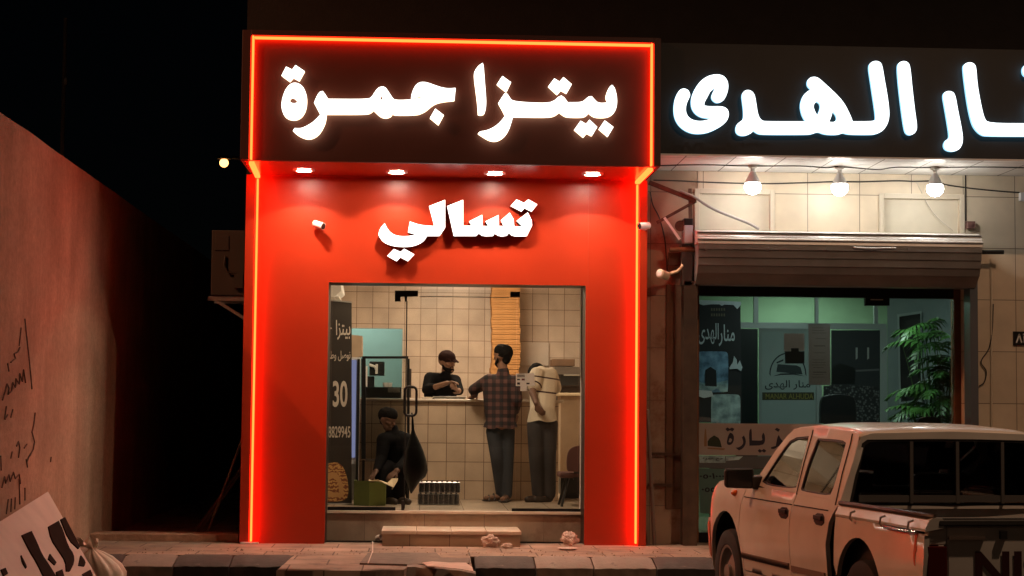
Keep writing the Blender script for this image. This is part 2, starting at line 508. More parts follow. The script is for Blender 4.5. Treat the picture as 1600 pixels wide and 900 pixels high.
# broken white stone at the apron's corner
g = MB(); rr = random.Random(3); vs = []
for i in range(9):
    t = i/8; xx = -.1+.58*t
    zt = .012-.05*t*t+.006*math.sin(i*2.1); yy = 15.2+.02*math.sin(i*1.7)
    vs += [(xx, yy+.12, ROAD), (xx, yy+.10, zt), (xx, yy, zt-.01-rr.random()*.012), (xx, yy-.03, ROAD)]
fs = [(i*4+q, i*4+(q+1) % 4, i*4+4+(q+1) % 4, i*4+4+q) for i in range(8) for q in range(4)]+[(0, 1, 2, 3), (35, 34, 33, 32)]
g.add(vs, fs); struct(g.build('kerb', M['kerb_w'], smooth=True, angle=30))
g = MB(); g.box((-3.24, 17.96, -.02), (-1.78, 18.3, .07)); struct(g.build('alley_step', M['concrete'], bevel=.01))
# dark repair patch on the apron
M['patch'] = mat('cement_patch', (.17, .14, .115), .9, var=.2, vscale=9, bump=.6, bscale=70)
g = MB(); pc = [PZ(*p, .012) for p in [(562, 880), (575, 864), (682, 864), (690, 872), (735, 872), (733, 880), (640, 882)]]
g.sheet([(p.x, p.y) for p in pc], [], lambda x, y: Vector((x, y, .014)), lambda x, y: Vector((x, y, .0)))
struct(g.build('pavement_patch', M['patch']))

# ------------------------------------------------------------------ concrete side wall with scrawled writing
wl = thing('concrete_wall', (XW, 17, 0), 'tall bare concrete wall with dark handwriting scrawled on it', 'wall')
g = MB()
top = lambda y: PX(0, 174.4, XW).z+(y-PX(0, 174.4, XW).y)*0+0
zt = PX(0, 174.4, XW).z
vs = []; fs = []; nY = 100; nZ = 14
for i in range(nY+1):
    y = 4+40*i/nY
    for j in range(nZ+1):
        z = ROAD-.05+(zt-ROAD+.05)*j/nZ
        dx = .012*noise.noise((y*.9, z*.9, 3)) + (.006*noise.noise((y*4, z*4, 1)) if j < nZ else .01*noise.noise((y*7, 0, 2)))
        vs.append((XW+dx, y, z+(.012*noise.noise((y*5, 1, 1)) if j == nZ else 0)))
for i in range(nY):
    for j in range(nZ):
        a = i*(nZ+1)+j; fs.append((a, a+1, a+nZ+2, a+nZ+1))
k = len(vs)
vs += [(XW-.25, 4, ROAD-.05), (XW-.25, 44, ROAD-.05), (XW-.25, 44, zt), (XW-.25, 4, zt)]
fs += [(k, k+1, k+2, k+3)]
fs += [tuple([i*(nZ+1)+nZ for i in range(nY+1)]+[k+2, k+3])]
fs += [tuple([j for j in range(nZ+1)][::-1]+[k, k+3][::1])]
g.add(vs, fs); g.build('wall_face', M['concrete'], wl, smooth=True, angle=30)
M['scrawl'] = mat('dark_scrawl', (.13, .08, .06), .9, var=.4, vscale=25)
def scr(pts, w=.008):
    return [PX(*p, XW+.014) for p in pts]
sc = [[(30, 540), (33, 512)], [(39, 498), (41, 520), (46, 565), (50, 608)], [(17, 566), (24, 560), (22, 553), (28, 550), (31, 543)],
      [(4, 625), (8, 612), (11, 600), (14, 606), (13, 616), (18, 611), (20, 598), (24, 605), (25, 592), (30, 600), (31, 584), (35, 596), (37, 578), (40, 598)],
      [(7, 655), (10, 635)], [(12, 648), (8, 655)], [(55, 645), (53, 662), (50, 675), (54, 690), (52, 702), (47, 712)], [(42, 722), (46, 712), (50, 706)],
      [(3, 762), (7, 745), (9, 755), (14, 742), (16, 752), (21, 738), (24, 748), (30, 741), (32, 756)],
      [(30, 748), (31, 788)], [(39, 762), (39, 782)], [(10, 803), (13, 780)], [(17, 800), (18, 779)], [(23, 796), (24, 777)], [(17, 716), (19, 706)], [(26, 697), (29, 690), (31, 700), (29, 715)],
      [(1, 712), (2, 735)], [(41, 718), (43, 730)], [(38, 700), (42, 694)], [(80, 714), (79, 722)], [(12, 568), (14, 580)], [(20, 640), (17, 652)]]
for ln in sc:
    g = MB(); pp = scr(ln); g.tube(pp, .006, 6); g.build('scrawl', M['scrawl'], wl)

# ------------------------------------------------------------------ the building behind both shops
bd = thing('shop_building', (3, 18, 0), 'dark rendered block above and behind the two lit shops', 'building')
zs_top = Z(52, YS)
xl_s, xr_s = X(368, 16.61), X(1031, 16.61)
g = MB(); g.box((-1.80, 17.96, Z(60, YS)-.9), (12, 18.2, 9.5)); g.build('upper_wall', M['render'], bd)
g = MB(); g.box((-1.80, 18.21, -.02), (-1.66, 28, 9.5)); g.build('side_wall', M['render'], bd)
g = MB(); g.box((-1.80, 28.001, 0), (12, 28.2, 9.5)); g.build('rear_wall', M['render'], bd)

# ------------------------------------------------------------------ red sign box
sg = thing('sign_box', (0, YS, Z(254, YS)), 'projecting red sign box edged with glowing red strips and white lit letters', 'shop sign')
fx0, fx1 = xl_s, xr_s; fz0, fz1 = Z(254, 16.61), Z(53, 16.61)
ix0, ix1, iz1 = X(389, YS), X(1012.5, YS), Z(69, YS)
g = MB()
g.sheet([(fx0, fz0), (fx1, fz0), (fx1, fz1), (fx0, fz1)], [[(ix0-.036, fz0+.0005), (ix1+.036, fz0+.0005), (ix1+.036, iz1+.036), (ix0-.036, iz1+.036)]][:0], lambda x, z: Vector((x, YS, z)), lambda x, z: Vector((x, YS+.05, z)))
g.build('sign_face', M['signface'], sg)
g = MB(); ft = .062
g.box((fx0, YS-ft, fz0), (ix0-.037, YS-.001, fz1)); g.box((ix1+.037, YS-ft, fz0), (fx1, YS-.001, fz1)); g.box((ix0-.037, YS-ft, iz1+.037), (ix1+.037, YS-.001, fz1))
g.build('edge_frame', M['signface'], sg, bevel=.004)
g = MB(); g.box((fx0+.001, YS+.051, fz0), (fx0+.03, 17.94, fz1-.001)); g.build('side_panel', M['signface'], sg)
g = MB(); g.box((fx1-.03, YS+.051, fz0), (fx1-.001, 17.94, fz1-.001)); g.build('side_panel', M['signface'], sg)
g = MB(); g.box((fx0+.031, YS+.051, fz1-.03), (fx1-.031, 17.94, fz1-.002)); g.build('top_panel', M['red'], sg)
M['soffit'] = mat('glossy_red_panel', (.52, .04, .014), .22, var=.03)
g = MB(); g.box((fx0+.031, YS+.051, fz0+.0), (fx1-.031, YF+.0, fz0+.025)); g.build('soffit', M['soffit'], sg)
def strip(a, b, w, d, up, parent, name='led_strip'):
    g = MB(); g.bar(a, b, w, d, up=up); return g.build(name, M['led'], parent, bevel=.004)
sw = .017
for x in (ix0-.018, ix1+.018):
    strip((x, YS-.03, fz0+.002), (x, YS-.03, iz1+.034), sw, .058, (0, -1, 0), sg)
strip((ix0-.005, YS-.03, iz1+.018), (ix1+.005, YS-.03, iz1+.018), sw, .058, (0, -1, 0), sg)
# white letters
def conv(pts, org, s):
    return [(org[0]+x/s, org[1]+y/s) for x, y in pts]
A, B_ = (360, 40), (700, 40); q = 4.0917
LT = [
 ('c', [(327, 318), (356, 262), (395, 281), (416, 252), (474, 291), (440, 352), (402, 332), (380, 357)], [], A, 'n'),
 ('s', [(325, 520), (330, 470), (348, 415), (375, 378), (405, 363), (440, 370), (468, 395), (486, 440), (490, 490), (482, 540), (460, 580), (430, 600), (400, 604), (365, 595), (340, 570)], [[(376, 478), (390, 460), (410, 462), (433, 490), (410, 497), (388, 494)]], A, 's'),
 ('s', [(400, 672), (410, 655), (450, 657), (490, 640), (530, 615), (560, 585), (575, 568), (555, 530), (535, 492), (550, 455), (570, 422), (590, 418), (607, 440), (624, 468), (880, 470), (905, 455), (925, 420), (945, 397), (968, 388), (990, 393), (1010, 420), (1035, 460), (1050, 475), (1120, 475), (1190, 468), (1240, 458), (1210, 450), (1180, 458), (1155, 464), (1160, 430), (1180, 385), (1205, 363), (1235, 359), (1265, 365), (1300, 378), (1350, 395), (1395, 402), (1440, 398), (1432, 478), (1390, 482), (1350, 487), (1310, 498), (1280, 518), (1250, 545), (1220, 560), (1190, 570), (1050, 572), (1037, 563), (1025, 582), (995, 591), (965, 585), (940, 565), (915, 540), (900, 556), (870, 566), (640, 566), (615, 566), (610, 610), (595, 650), (570, 690), (540, 715), (505, 726), (470, 720), (430, 700)], [[(955, 462), (968, 443), (977, 488)]], A, 's'),
 ('c', [(1276, 590), (1310, 530), (1364, 572), (1330, 634)], [], A, 'n'),
 ('s', [(165, 320), (170, 290), (195, 255), (222, 238), (228, 260), (233, 330), (240, 420), (245, 490), (240, 540), (230, 565), (210, 572), (192, 568), (188, 500), (175, 400)], [], B_, 's'),
 ('c', [(313, 375), (348, 322), (403, 362), (373, 424)], [], B_, 'n'),
 ('s', [(192, 690), (205, 675), (240, 672), (290, 652), (330, 620), (355, 590), (365, 575), (345, 535), (322, 495), (340, 465), (362, 433), (380, 436), (395, 460), (412, 482), (530, 492), (640, 494), (680, 480), (705, 455), (725, 447), (745, 460), (765, 490), (855, 490), (880, 470), (900, 452), (920, 452), (940, 475), (960, 494), (1010, 494), (1020, 488), (1008, 460), (1015, 430), (1030, 395), (1048, 378), (1065, 395), (1078, 440), (1082, 490), (1075, 530), (1060, 560), (1030, 582), (990, 588), (945, 586), (920, 575), (900, 558), (880, 580), (850, 586), (760, 584), (735, 572), (712, 553), (690, 572), (650, 586), (415, 582), (405, 620), (390, 665), (365, 705), (330, 732), (300, 740), (265, 735), (225, 712)], [], B_, 's'),
 ('c', [(642, 388), (680, 337), (713, 358), (738, 329), (791, 374), (758, 432), (722, 412), (698, 440)], [], B_, 'n'),
 ('c', [(808, 665), (848, 608), (882, 628), (905, 601), (954, 648), (920, 704), (888, 688), (865, 713)], [], B_, 'n'),
 ('c', [(965, 660), (1002, 606), (1058, 648), (1022, 708)], [], B_, 'n'),
]
def letter(pts, holes, Y, depth, face, side, parent, sm=True):
    if sm:
        pts = chaikin(pts, 2); holes = [chaikin(h, 1) for h in holes]
    g = MB()
    g.sheet(pts, holes, lambda x, y: PY(x, y, Y), lambda x, y: PY(x, y, Y)+Vector((0, depth, 0)), mi=0, mi_side=1, mi_back=1)
    return g.build('letter', [face, side], parent)
for kind, pts, holes, org, mode in LT:
    letter(conv(pts, org, q), [conv(h, org, q) for h in holes], YS-.08, .05, M['letter'], M['letter_side'], sg, mode == 's')

# ------------------------------------------------------------------ red cladding below the sign
sf = thing('red_shopfront', (0, YF, 0), 'glossy red panelled shop entrance wall around a glass front', 'shopfront')
cx0, cx1 = X(378.5, YF-.05), X(1010.5, YF-.05)
jx0, jx1 = X(400, YF), X(991, YF)
ox0, ox1, oz1 = X(511, YF), X(914.5, YF), Z(443.5, YF, 712)
ctop = fz0-.001
seam = X(917.5, YF)
g = MB()
g.sheet([(cx0, 0), (ox0, 0), (ox0, oz1), (ox1, oz1), (ox1, 0), (seam-.0015, 0), (seam-.0015, ctop), (cx0, ctop)], [], lambda x, z: Vector((x, YF, z)), lambda x, z: Vector((x, YF+.04, z)))
g.box((seam+.0015, YF+.0005, 0), (cx1, YF+.04, ctop)); g.box((seam-.01, YF+.008, 0), (seam+.01, YF+.03, ctop))
g.build('front_panel', M['red'], sf)
g = MB(); g.box((cx0, YF-.05, 0), (jx0-.037, YF-.001, ctop)); g.build('edge_frame', M['red'], sf, bevel=.004)
g = MB(); g.box((jx1+.037, YF-.05, 0), (cx1, YF-.001, ctop)); g.build('edge_frame', M['red'], sf, bevel=.004)
for x in (jx0-.018, jx1+.018):
    strip((x, YF-.025, .02), (x, YF-.025, ctop-.04), sw, .048, (0, -1, 0), sf)
for xa, xb in ((ix0-.018, jx0-.018), (ix1+.018, jx1+.018)):
    strip((xa, YS+.03, ctop-.02), (xb, YF-.04, ctop-.02), .05, .03, (0, 0, 1), sf)
M['reveal'] = mat('dark_reveal', (.02, .006, .005), .4)
g = MB(); g.box((ox0-.03, YF+.041, 0), (ox0, YG+.05, oz1+.03)); g.box((ox1, YF+.041, 0), (ox1+.03, YG+.05, oz1+.03)); g.box((ox0, YF+.041, oz1), (ox1, YG+.05, oz1+.03))
g.build('opening_lining', M['reveal'], sf)
g = MB(); g.box((cx0, YF+.041, 0), (cx0+.03, 18.3, ctop)); g.build('side_return', M['red'], sf)
g = MB(); g.box((cx1-.03, YF+.041, 0), (cx1, 17.94, ctop)); g.build('side_return', M['red'], sf)
C3 = (580, 300); q3 = 5.926
T2 = [([(1290, 130), (1345, 68), (1415, 100), (1455, 68), (1538, 115), (1485, 182), (1418, 150), (1390, 182)], 0),
 ([(703, 130), (852, 72), (852, 312), (930, 312), (905, 272), (1028, 210), (1033, 315), (1085, 315), (1057, 272), (1180, 212), (1183, 315), (1225, 315), (1200, 262), (1282, 190), (1318, 250), (1325, 318), (1400, 318), (1345, 268), (1450, 188), (1485, 260), (1490, 310), (1440, 410), (1325, 410), (1300, 402), (1275, 380), (1255, 405), (1210, 412), (1175, 405), (1143, 385), (1125, 408), (1060, 410), (1025, 405), (997, 383), (970, 408), (765, 408)], 0),
 ([(535, 130), (685, 72), (685, 330), (632, 408), (515, 408), (500, 440), (460, 475), (400, 500), (330, 510), (240, 508), (160, 490), (100, 455), (68, 400), (70, 370), (90, 325), (125, 288), (150, 340), (185, 380), (230, 402), (290, 410), (350, 408), (410, 395), (385, 385), (340, 375), (357, 272), (430, 298), (500, 310), (583, 314)], 1),
 ([(148, 592), (210, 527), (272, 555), (305, 525), (400, 578), (340, 642), (270, 605), (235, 642)], 0)]
for pts, sm in T2:
    pts = conv(pts, C3, q3)
    letter(chaikin(pts, 2, 30) if sm else pts, [], YF-.075, .07, M['letter'], M['letter_return'], sf, False)
# downlights set in the soffit
M['trim'] = mat('white_trim_ring', (.8, .78, .74), .4)
M['lens'] = emis('lamp_lens', (1, .86, .68), 150)
dl = None
for k, (px, py) in enumerate([(475, 265.5), (620, 268.5), (773, 270.5), (926, 271.5)]):
    p = PZ(px, py, fz0)
    w = ['leftmost round downlight in the red soffit, nearest the left glowing strip', 'second downlight from the left in the red soffit', 'third downlight from the left in the red soffit', 'rightmost round downlight in the red soffit, nearest the right glowing strip'][k]
    if dl is None:
        dl = thing('downlight', (p.x, p.y, fz0-.012), w, 'light', 'downlights in the red soffit')
        g = MB(); g._lathe(Vector((p.x, p.y, fz0)), Vector((0, 0, -1)), [(.072, .012), (.075, .004), (.105, .001), (.105, .009), (.085, .014), (.072, .012)], 32, 0); g.build('trim_ring', M['trim'], dl, smooth=True)
        g = MB(); g.cyl((p.x, p.y, fz0-.003), (p.x, p.y, fz0-.009), .073, n=32); g.build('lens', M['lens'], dl)
    else:
        tag(copy_tree(dl, (p.x, p.y, fz0-.012)), w)
    ld = bpy.data.lights.new('downlight_beam', 'SPOT'); ld.energy = DOWN; ld.color = (1, .80, .56); ld.spot_size = R(119); ld.spot_blend = .1; ld.shadow_soft_size = .03
    ld.use_nodes = True; t_ = ld.node_tree; e_ = t_.nodes['Emission']      # reflector lamp: strongest straight down
    ge_ = t_.nodes.new('ShaderNodeTexCoord'); sp_ = t_.nodes.new('ShaderNodeSeparateXYZ'); ab_ = t_.nodes.new('ShaderNodeMath'); ab_.operation = 'ABSOLUTE'; pw_ = t_.nodes.new('ShaderNodeMath'); pw_.operation = 'POWER'; pw_.inputs[1].default_value = 1.5
    t_.links.new(ge_.outputs['Normal'], sp_.inputs[0]); t_.links.new(sp_.outputs[2], ab_.inputs[0]); t_.links.new(ab_.outputs[0], pw_.inputs[0]); t_.links.new(pw_.outputs[0], e_.inputs['Strength'])
    lo = bpy.data.objects.new('downlight_beam', ld); COL.objects.link(lo); lo.location = (p.x, p.y, fz0-.02)

# ------------------------------------------------------------------ glass front of the pizza shop
gz1 = oz1
pl = thing('entrance_plinth', (0, YG, 0), 'low tiled plinth wall under the glass front', 'plinth')
M['plinth'] = tilemat('plinth_tiles', (.33, .24, .17), (.14, .1, .08), .6, (.05, 0), 'XZ', .006, .5, .12, 0, (.2, .13, .09), .6)
g = MB(); g.box((ox0+.001, YG-.02, 0), (ox1-.001, YG+.05, FLOOR-.03)); g.build('plinth_face', M['plinth'], pl)
M['marble'] = mat('pale_marble', (.62, .52, .42), .35, var=.12, vscale=5)
g = MB(); g.box((ox0+.001, YG-.04, FLOOR-.029), (ox1-.001, YG+.06, FLOOR)); g.build('sill', M['marble'], pl, bevel=.004)
st = thing('door_step', (.3, 17.6, 0), 'single pale tiled step below the glass door', 'step')
sx0, sx1 = X(599, 17.45), X(817, 17.45)
M['steptile'] = tilemat('step_tiles', (.42, .31, .22), (.16, .1, .08), .385, (sx0-.11, -.3), 'XZ', .008, .5, .1, 0, None, .6)
g = MB(); g.box((sx0+.012, 17.46, 0), (sx1-.012, YG-.021, .115)); g.build('riser', M['steptile'], st)
g = MB()
n = 4
for i in range(n):
    a = sx0+(sx1-sx0)*i/n; b = sx0+(sx1-sx0)*(i+1)/n
    g.box((a+.002, 17.435, .116), (b-.002, YG-.022, .15))
g.build('tread', M['marble'], st, bevel=.005)
# fixed panes, door
def pane(name, xa, xb, za, zb, label, par=None):
    g = MB(); g.box((xa, YG+.0, za), (xb, YG+.01, zb))
    o = g.build(name, M['glass'], par)
    return o
dx0, dx1 = X(636, YG), X(806, YG)
fp = thing('fixed_glass', (ox0, YG, FLOOR), 'fixed glass pane left of the door, in front of the dark banner', 'glass pane', 'fixed panes beside the door')
pane('glass_sheet', ox0+.004, dx0-.016, FLOOR+.03, gz1-.012, '', fp)
g = MB(); g.box((ox0+.004, YG-.012, FLOOR+.001), (dx0-.1, YG+.022, FLOOR+.035)); g.build('bottom_rail', M['blackmetal'], fp)
fp2 = thing('fixed_glass', (ox1, YG, FLOOR), 'fixed glass pane right of the door, in front of the chair', 'glass pane', 'fixed panes beside the door')
pane('glass_sheet', dx1+.008, ox1-.004, FLOOR+.03, gz1-.012, '', fp2)
g = MB(); g.box((dx1-.03, YG-.012, FLOOR+.001), (ox1-.004, YG+.022, FLOOR+.03)); g.build('bottom_rail', M['blackmetal'], fp2)
g = MB(); g.box((ox1-.012, YG-.01, FLOOR+.03), (ox1-.002, YG+.02, gz1-.01)); g.build('edge_channel', M['white'], fp2)
dr = thing('glass_door', (dx0, YG, FLOOR), 'frameless glass door with black patch fittings and loop pull handles', 'door')
pane('glass_sheet', dx0-.008, dx1, FLOOR+.02, gz1-.03, '', dr)
g = MB(); zb = Z(455, YG); zc = Z(471, YG)
g.box((X(618, YG), YG-.02, zc+.0), (X(653, YG), YG+.03, zb)); g.box((X(618, YG), YG-.02, Z(471, YG)-.0), (X(626, YG), YG+.03, zb-.01))
g = MB(); g.sheet([(617, 454), (653, 454), (653, 463), (636.5, 463.5), (636, 471), (632.5, 471), (632, 463.5), (626, 463.5), (626, 471), (617, 471)], [], lambda x, y: PY(x, y, YG-.02), lambda x, y: PY(x, y, YG-.02)+Vector((0, .05, 0)))
g.build('patch_fitting', M['black'], dr, bevel=.002)
g = MB(); g.box((X(796, YG), YG-.02, Z(463, YG)), (X(811, YG), YG+.03, Z(454.5, YG))); g.build('patch_fitting', M['black'], dr, bevel=.002)
g = MB(); g.box((X(629.5, YG), YG-.02, FLOOR+.004), (X(634, YG), YG+.03, Z(783, YG))); g.build('patch_fitting', M['black'], dr, bevel=.002)
g = MB(); g.box((dx0-.018, YG-.004, FLOOR+.02), (dx0-.006, YG+.016, zc)); g.build('edge_seal', M['black'], dr)
for s in (-1, 1):
    g = MB(); yy = YG+.005+s*.06; zA, zB = Z(605, YG), Z(650, YG); xA, xB = X(632.5, YG), X(651, YG)
    r = .04; pts = []
    for cxx, czz, a0 in ((xB-r, zA-r, 90), (xB-r, zB+r, 0), (xA+r, zB+r, -90), (xA+r, zA-r, 180)):
        for t in range(5):
            an = R(a0-t*22.5); pts.append((cxx+r*math.cos(an), yy, czz+r*math.sin(an)))
    g.tube(pts, .013, 10, closed=True)
    for zz in (zA-.07, zB+.07): g.cyl((xB, YG+.005, zz), (xB, yy, zz), .008, n=10)
    g.build('pull_handle', M['blackmetal'], dr, smooth=True)
g = MB(); g.box((X(654, YG), YG+.001, Z(464.2, YG)), (X(795, YG), YG+.009, Z(463, YG))); g.build('glass_joint', M['white'], dr)
# notice stuck inside the glass
nb = thing('paper_notice', (X(820, YG), YG+.013, Z(612, YG)), 'small white printed notice taped inside the glass door', 'notice')
M['paper'] = paper('white_paper', (.86, .80, .78), .72)
M['ink'] = mat('dark_ink', (.05, .03, .04), .8)
M['redink'] = mat('maroon_ink', (.22, .05, .05), .8)
g = MB(); g.sheet([(806, 584), (834.5, 583), (836, 602.5), (823.5, 603), (823, 611), (813, 611), (813, 603.5), (806, 603)], [], lambda x, y: PY(x, y, YG+.0125), lambda x, y: PY(x, y, YG+.0135)); g.build('sheet', M['paper'], nb)
for x0, y0, x1, y1 in [(808, 585.5, 820, 587), (808, 588, 820, 589.2), (808, 592, 812.5, 594), (808, 597.5, 812.5, 601), (822.5, 598, 827.5, 600.5)]:
    g = MB(); g.sheet([(x0, y0), (x1, y0), (x1, y1), (x0, y1)], [], lambda x, y: PY(x, y, YG+.0115)); g.build('printed_mark', M['ink'], nb)
g = MB()
for x0, y0, x1, y1 in [(815, 591.5, 820, 594.5)]:
    g.sheet([(x0, y0), (x1, y0), (x1, y1), (x0, y1)], [], lambda x, y: PY(x, y, YG+.0115))
g.build('red_mark', M['redink'], nb)
# security cameras
def sec_cam(at, aim, label):
    at = Vector(at); d = Vector(aim).normalized()
    t = thing('security_camera', at, label, 'camera', 'small white security cameras')
    g = MB(); g.cyl(at+Vector((0, .0, 0)), at+Vector((0, -.02, 0)), .04, .035, 20); g.tube([at+Vector((0, -.02, 0)), at+Vector((0, -.05, -.005)), at+Vector((0, -.07, 0))+d*.02], .012, 8); g.build('mount', M['white'], t, smooth=True)
    b = at+Vector((0, -.075, 0))
    g = MB(); g.lathe(b-d*.05, d, [(.02, 0), (.033, .006), (.034, .10), (.036, .101), (.036, .125)], 20); g.build('body', M['white'], t, smooth=True)
    g = MB(); g.cyl(b+d*.0745, b+d*.079, .03, n=20); g.build('lens', M['black'], t)
    return t
sec_cam(PY(497, 352, YF), (.75, -.55, -.28), 'small white camera on the red wall left of the white lettering')
sec_cam(PY(1007, 354, YF-.05), (-.8, -.45, -.1), 'small white camera on the right edge of the red shopfront')
# ------------------------------------------------------------------ inside the pizza shop
YC, YB = 20.47, 23.7
rx0, rx1, rz = -1.60, 2.16, 3.25
tb, tc = 25/F_PX*YB, 29.1/F_PX*YC
tx, tz = PY(656, 600, YB).x, PY(700, 457.5, YB).z
M['walltile'] = tilemat('cream_wall_tiles', (.62, .50, .40), (.20, .13, .09), tb, (tx, tz-20*tb), 'XZ', .007, .22, .085)
M['walltile2'] = tilemat('cream_side_tiles', (.62, .50, .40), (.20, .13, .09), tb, (0, tz-20*tb), 'YZ', .007, .22, .085)
M['floortile'] = tilemat('shop_floor_tiles', (.52, .42, .32), (.25, .18, .13), .45, (0, 0), 'XY', .006, .22, .06)
M['plain'] = mat('white_ceiling', (.75, .70, .62), .8)
g = MB(); g.box((rx0-.1, YG+.03, FLOOR-.2), (rx1+.05, 26, FLOOR-.001)); struct(g.build('shop_floor', M['floortile']))
g = MB(); g.box((rx0-.1, YG-.02, rz), (rx1+.05, YB+.1, rz+.1)); struct(g.build('shop_ceiling', M['plain']))
kx0, kx1, kz = X(628, YB)-.98, X(628, YB), Z(513, YB, 590)
g = MB(); g.sheet([(rx0, FLOOR), (kx0, FLOOR), (kx0, kz), (kx1, kz), (kx1, FLOOR), (rx1, FLOOR), (rx1, rz), (rx0, rz)], [], lambda x, z: Vector((x, YB, z)), lambda x, z: Vector((x, YB+.12, z))); struct(g.build('tiled_back_wall', M['walltile']))
g = MB(); g.box((rx0-.08, YG+.06, FLOOR), (rx0, YB, rz)); struct(g.build('shop_side_wall', M['walltile2']))
g = MB(); g.box((rx1, YG+.06, FLOOR), (rx1+.06, YB, rz)); struct(g.build('shop_side_wall', M['walltile2']))
g = MB(); g.box((rx0-.08, YG+.055, oz1+.005), (rx1+.06, YG+.12, rz)); struct(g.build('lintel_wall', M['plain']))
g = MB(); g.box((rx0-.08, YG+.055, FLOOR), (ox0-.031, YG+.12, oz1+.005)); g.box((ox1+.031, YG+.055, FLOOR), (rx1+.06, YG+.12, oz1+.005)); struct(g.build('front_inner_wall', M['plain']))
M['teal'] = mat('teal_paint', (.27, .36, .315), .6, var=.06, vscale=2)
g = MB(); g.box((-1.6, 25.6, FLOOR), (.6, 25.7, rz)); g.box((-1.6, YB+.121, FLOOR), (-1.54, 25.6, rz)); g.box((.5, YB+.121, FLOOR), (.6, 25.6, rz)); g.box((-1.6, YB+.121, rz), (.6, 25.7, rz+.05)); struct(g.build('kitchen_wall', M['teal']))
def area(name, loc, size, e, col, rot=(0, 0, 0), sy=None):
    l = bpy.data.lights.new(name, 'AREA'); l.energy = e; l.size = size; l.color = col
    if sy: l.shape = 'RECTANGLE'; l.size_y = sy
    o = bpy.data.objects.new(name, l); COL.objects.link(o); o.location = loc; o.rotation_euler = rot
    return o
area('shop_ceiling_lamp', (.2, 18.75, rz-.03), .7, ROOM*.65, (1, .76, .54))
area('counter_ceiling_lamp', (.5, 21.7, rz-.03), .9, ROOM*1.15, (1, .76, .54))
area('kitchen_lamp', (-.9, 24.7, rz-.03), .6, ROOM*.42, (.86, 1, .95))

# counter
ct = thing('service_counter', (.3, YC, FLOOR), 'long service counter faced in cream tiles with a pale worktop', 'counter')
M['countertile'] = tilemat('counter_tiles', (.60, .46, .34), (.20, .13, .09), tc, (PY(756.5, 650, YC).x-10*tc, PY(700, 663, YC).z-10*tc), 'XZ', .008, .22, .085)
cX0, cX1, cz = -1.55, X(873, YC), Z(623.5, YC)
g = MB(); g.box((cX0, YC, FLOOR), (cX1, YC+.55, cz-.03)); g.build('tiled_front', M['countertile'], ct)
g = MB(); g.box((cX0-.02, YC-.05, cz-.029), (cX1+.06, YC+.6, cz)); g.build('worktop', M['marble'], ct, bevel=.008)

# pizza boxes stacked against the wall
M['card'] = mat('brown_cardboard', (.50, .25, .085), .8, var=.12, vscale=4)
bx0, bx1 = X(767, 23.2), X(811, 23.2)
def pizza_box(z, h, dx, dr, label=None):
    pass
proto = None
zb0, zb1 = FLOOR+.92, rz-.28
nb_ = 27; hh = (zb1-zb0)/nb_
sh = MB(); sh.box((bx0-.1, 23.0, FLOOR), (bx1+.25, 23.68, zb0-.004))
o = sh.build('low_cabinet', mat('grey_cabinet', (.3, .26, .21), .5)); tag(o, 'low cabinet carrying the tall stack of cardboard boxes', 'cabinet')
rr = random.Random(5)
for i in range(nb_):
    z = zb0+hh*i; cx = (bx0+bx1)/2+rr.uniform(-.006, .006)+(.012 if 9 < i < 18 else 0)
    if proto is None:
        proto = thing('pizza_box', (cx, 23.4, z), 'flat brown cardboard box in the tall stack behind the counter', 'box', 'cardboard boxes stacked to the ceiling')
        w = (bx1-bx0)/2
        g = MB(); g.box((cx-w, 23.21, z), (cx+w, 23.62, z+hh*.62)); g.build('tray', M['card'], proto, bevel=.003)
        g = MB(); g.box((cx-w-.001, 23.2, z+hh*.63), (cx+w+.001, 23.625, z+hh*.97)); g.build('lid', M['card'], proto, bevel=.003)
    else:
        c = copy_tree(proto, (cx, 23.4+rr.uniform(-.008, .012), z)); c.rotation_euler.z = rr.uniform(-.008, .008)
# sheet of paper on the wall, oven, box on the oven, side table
M['greyboard'] = mat('smudged_white_sheet', (.62, .53, .45), .6, var=.12, vscale=3)
g = MB(); a = PY(813, 571, 23.69); b = PY(857.5, 535.5, 23.69); g.box((a.x, 23.67, a.z), (b.x, 23.69, b.z)); tag(g.build('wall_sheet', M['greyboard'], bevel=.003), 'blank pale sheet fixed to the tiled wall beside the box stack', 'board')
ov = thing('pizza_oven', (X(888, 22.6), 22.6, FLOOR), 'wide dark oven with a grey hood behind the counter end', 'oven')
M['ovengrey'] = mat('brushed_grey_metal', (.23, .20, .17), .4, .7, var=.1)
M['ovendark'] = mat('sooty_metal', (.07, .05, .042), .45, .3, var=.2)
oa, ob = X(868, 22.6), 2.12
g = MB(); g.box((oa, 22.6, Z(602, 22.6)), (ob, 23.6, Z(583, 22.6))); g.build('oven_body', M['ovendark'], ov, bevel=.008)
g = MB(); z0, z1 = Z(582.8, 22.6), Z(571, 22.6)
g.hexa([(oa-.02, 22.55, z0), (ob, 22.55, z0), (ob, 23.6, z0), (oa-.02, 23.6, z0), (oa+.0, 22.75, z1), (ob, 22.75, z1), (ob, 23.6, z1), (oa+.0, 23.6, z1)]); g.build('hood', M['ovengrey'], ov, bevel=.006)
g = MB(); g.box((oa+.06, 22.59, Z(600, 22.6)), (ob-.06, 22.598, Z(585, 22.6))); g.build('oven_door', M['black'], ov)
g = MB(); g.tube([(oa+.1, 22.55, Z(584, 22.6)), (ob-.1, 22.55, Z(584, 22.6))], .012, 8); g.build('handle', M['steel'], ov)
g = MB(); g.box((oa+.03, 22.7, FLOOR), (ob-.02, 23.5, Z(602.2, 22.6))); g.build('stand', M['ovendark'], ov)
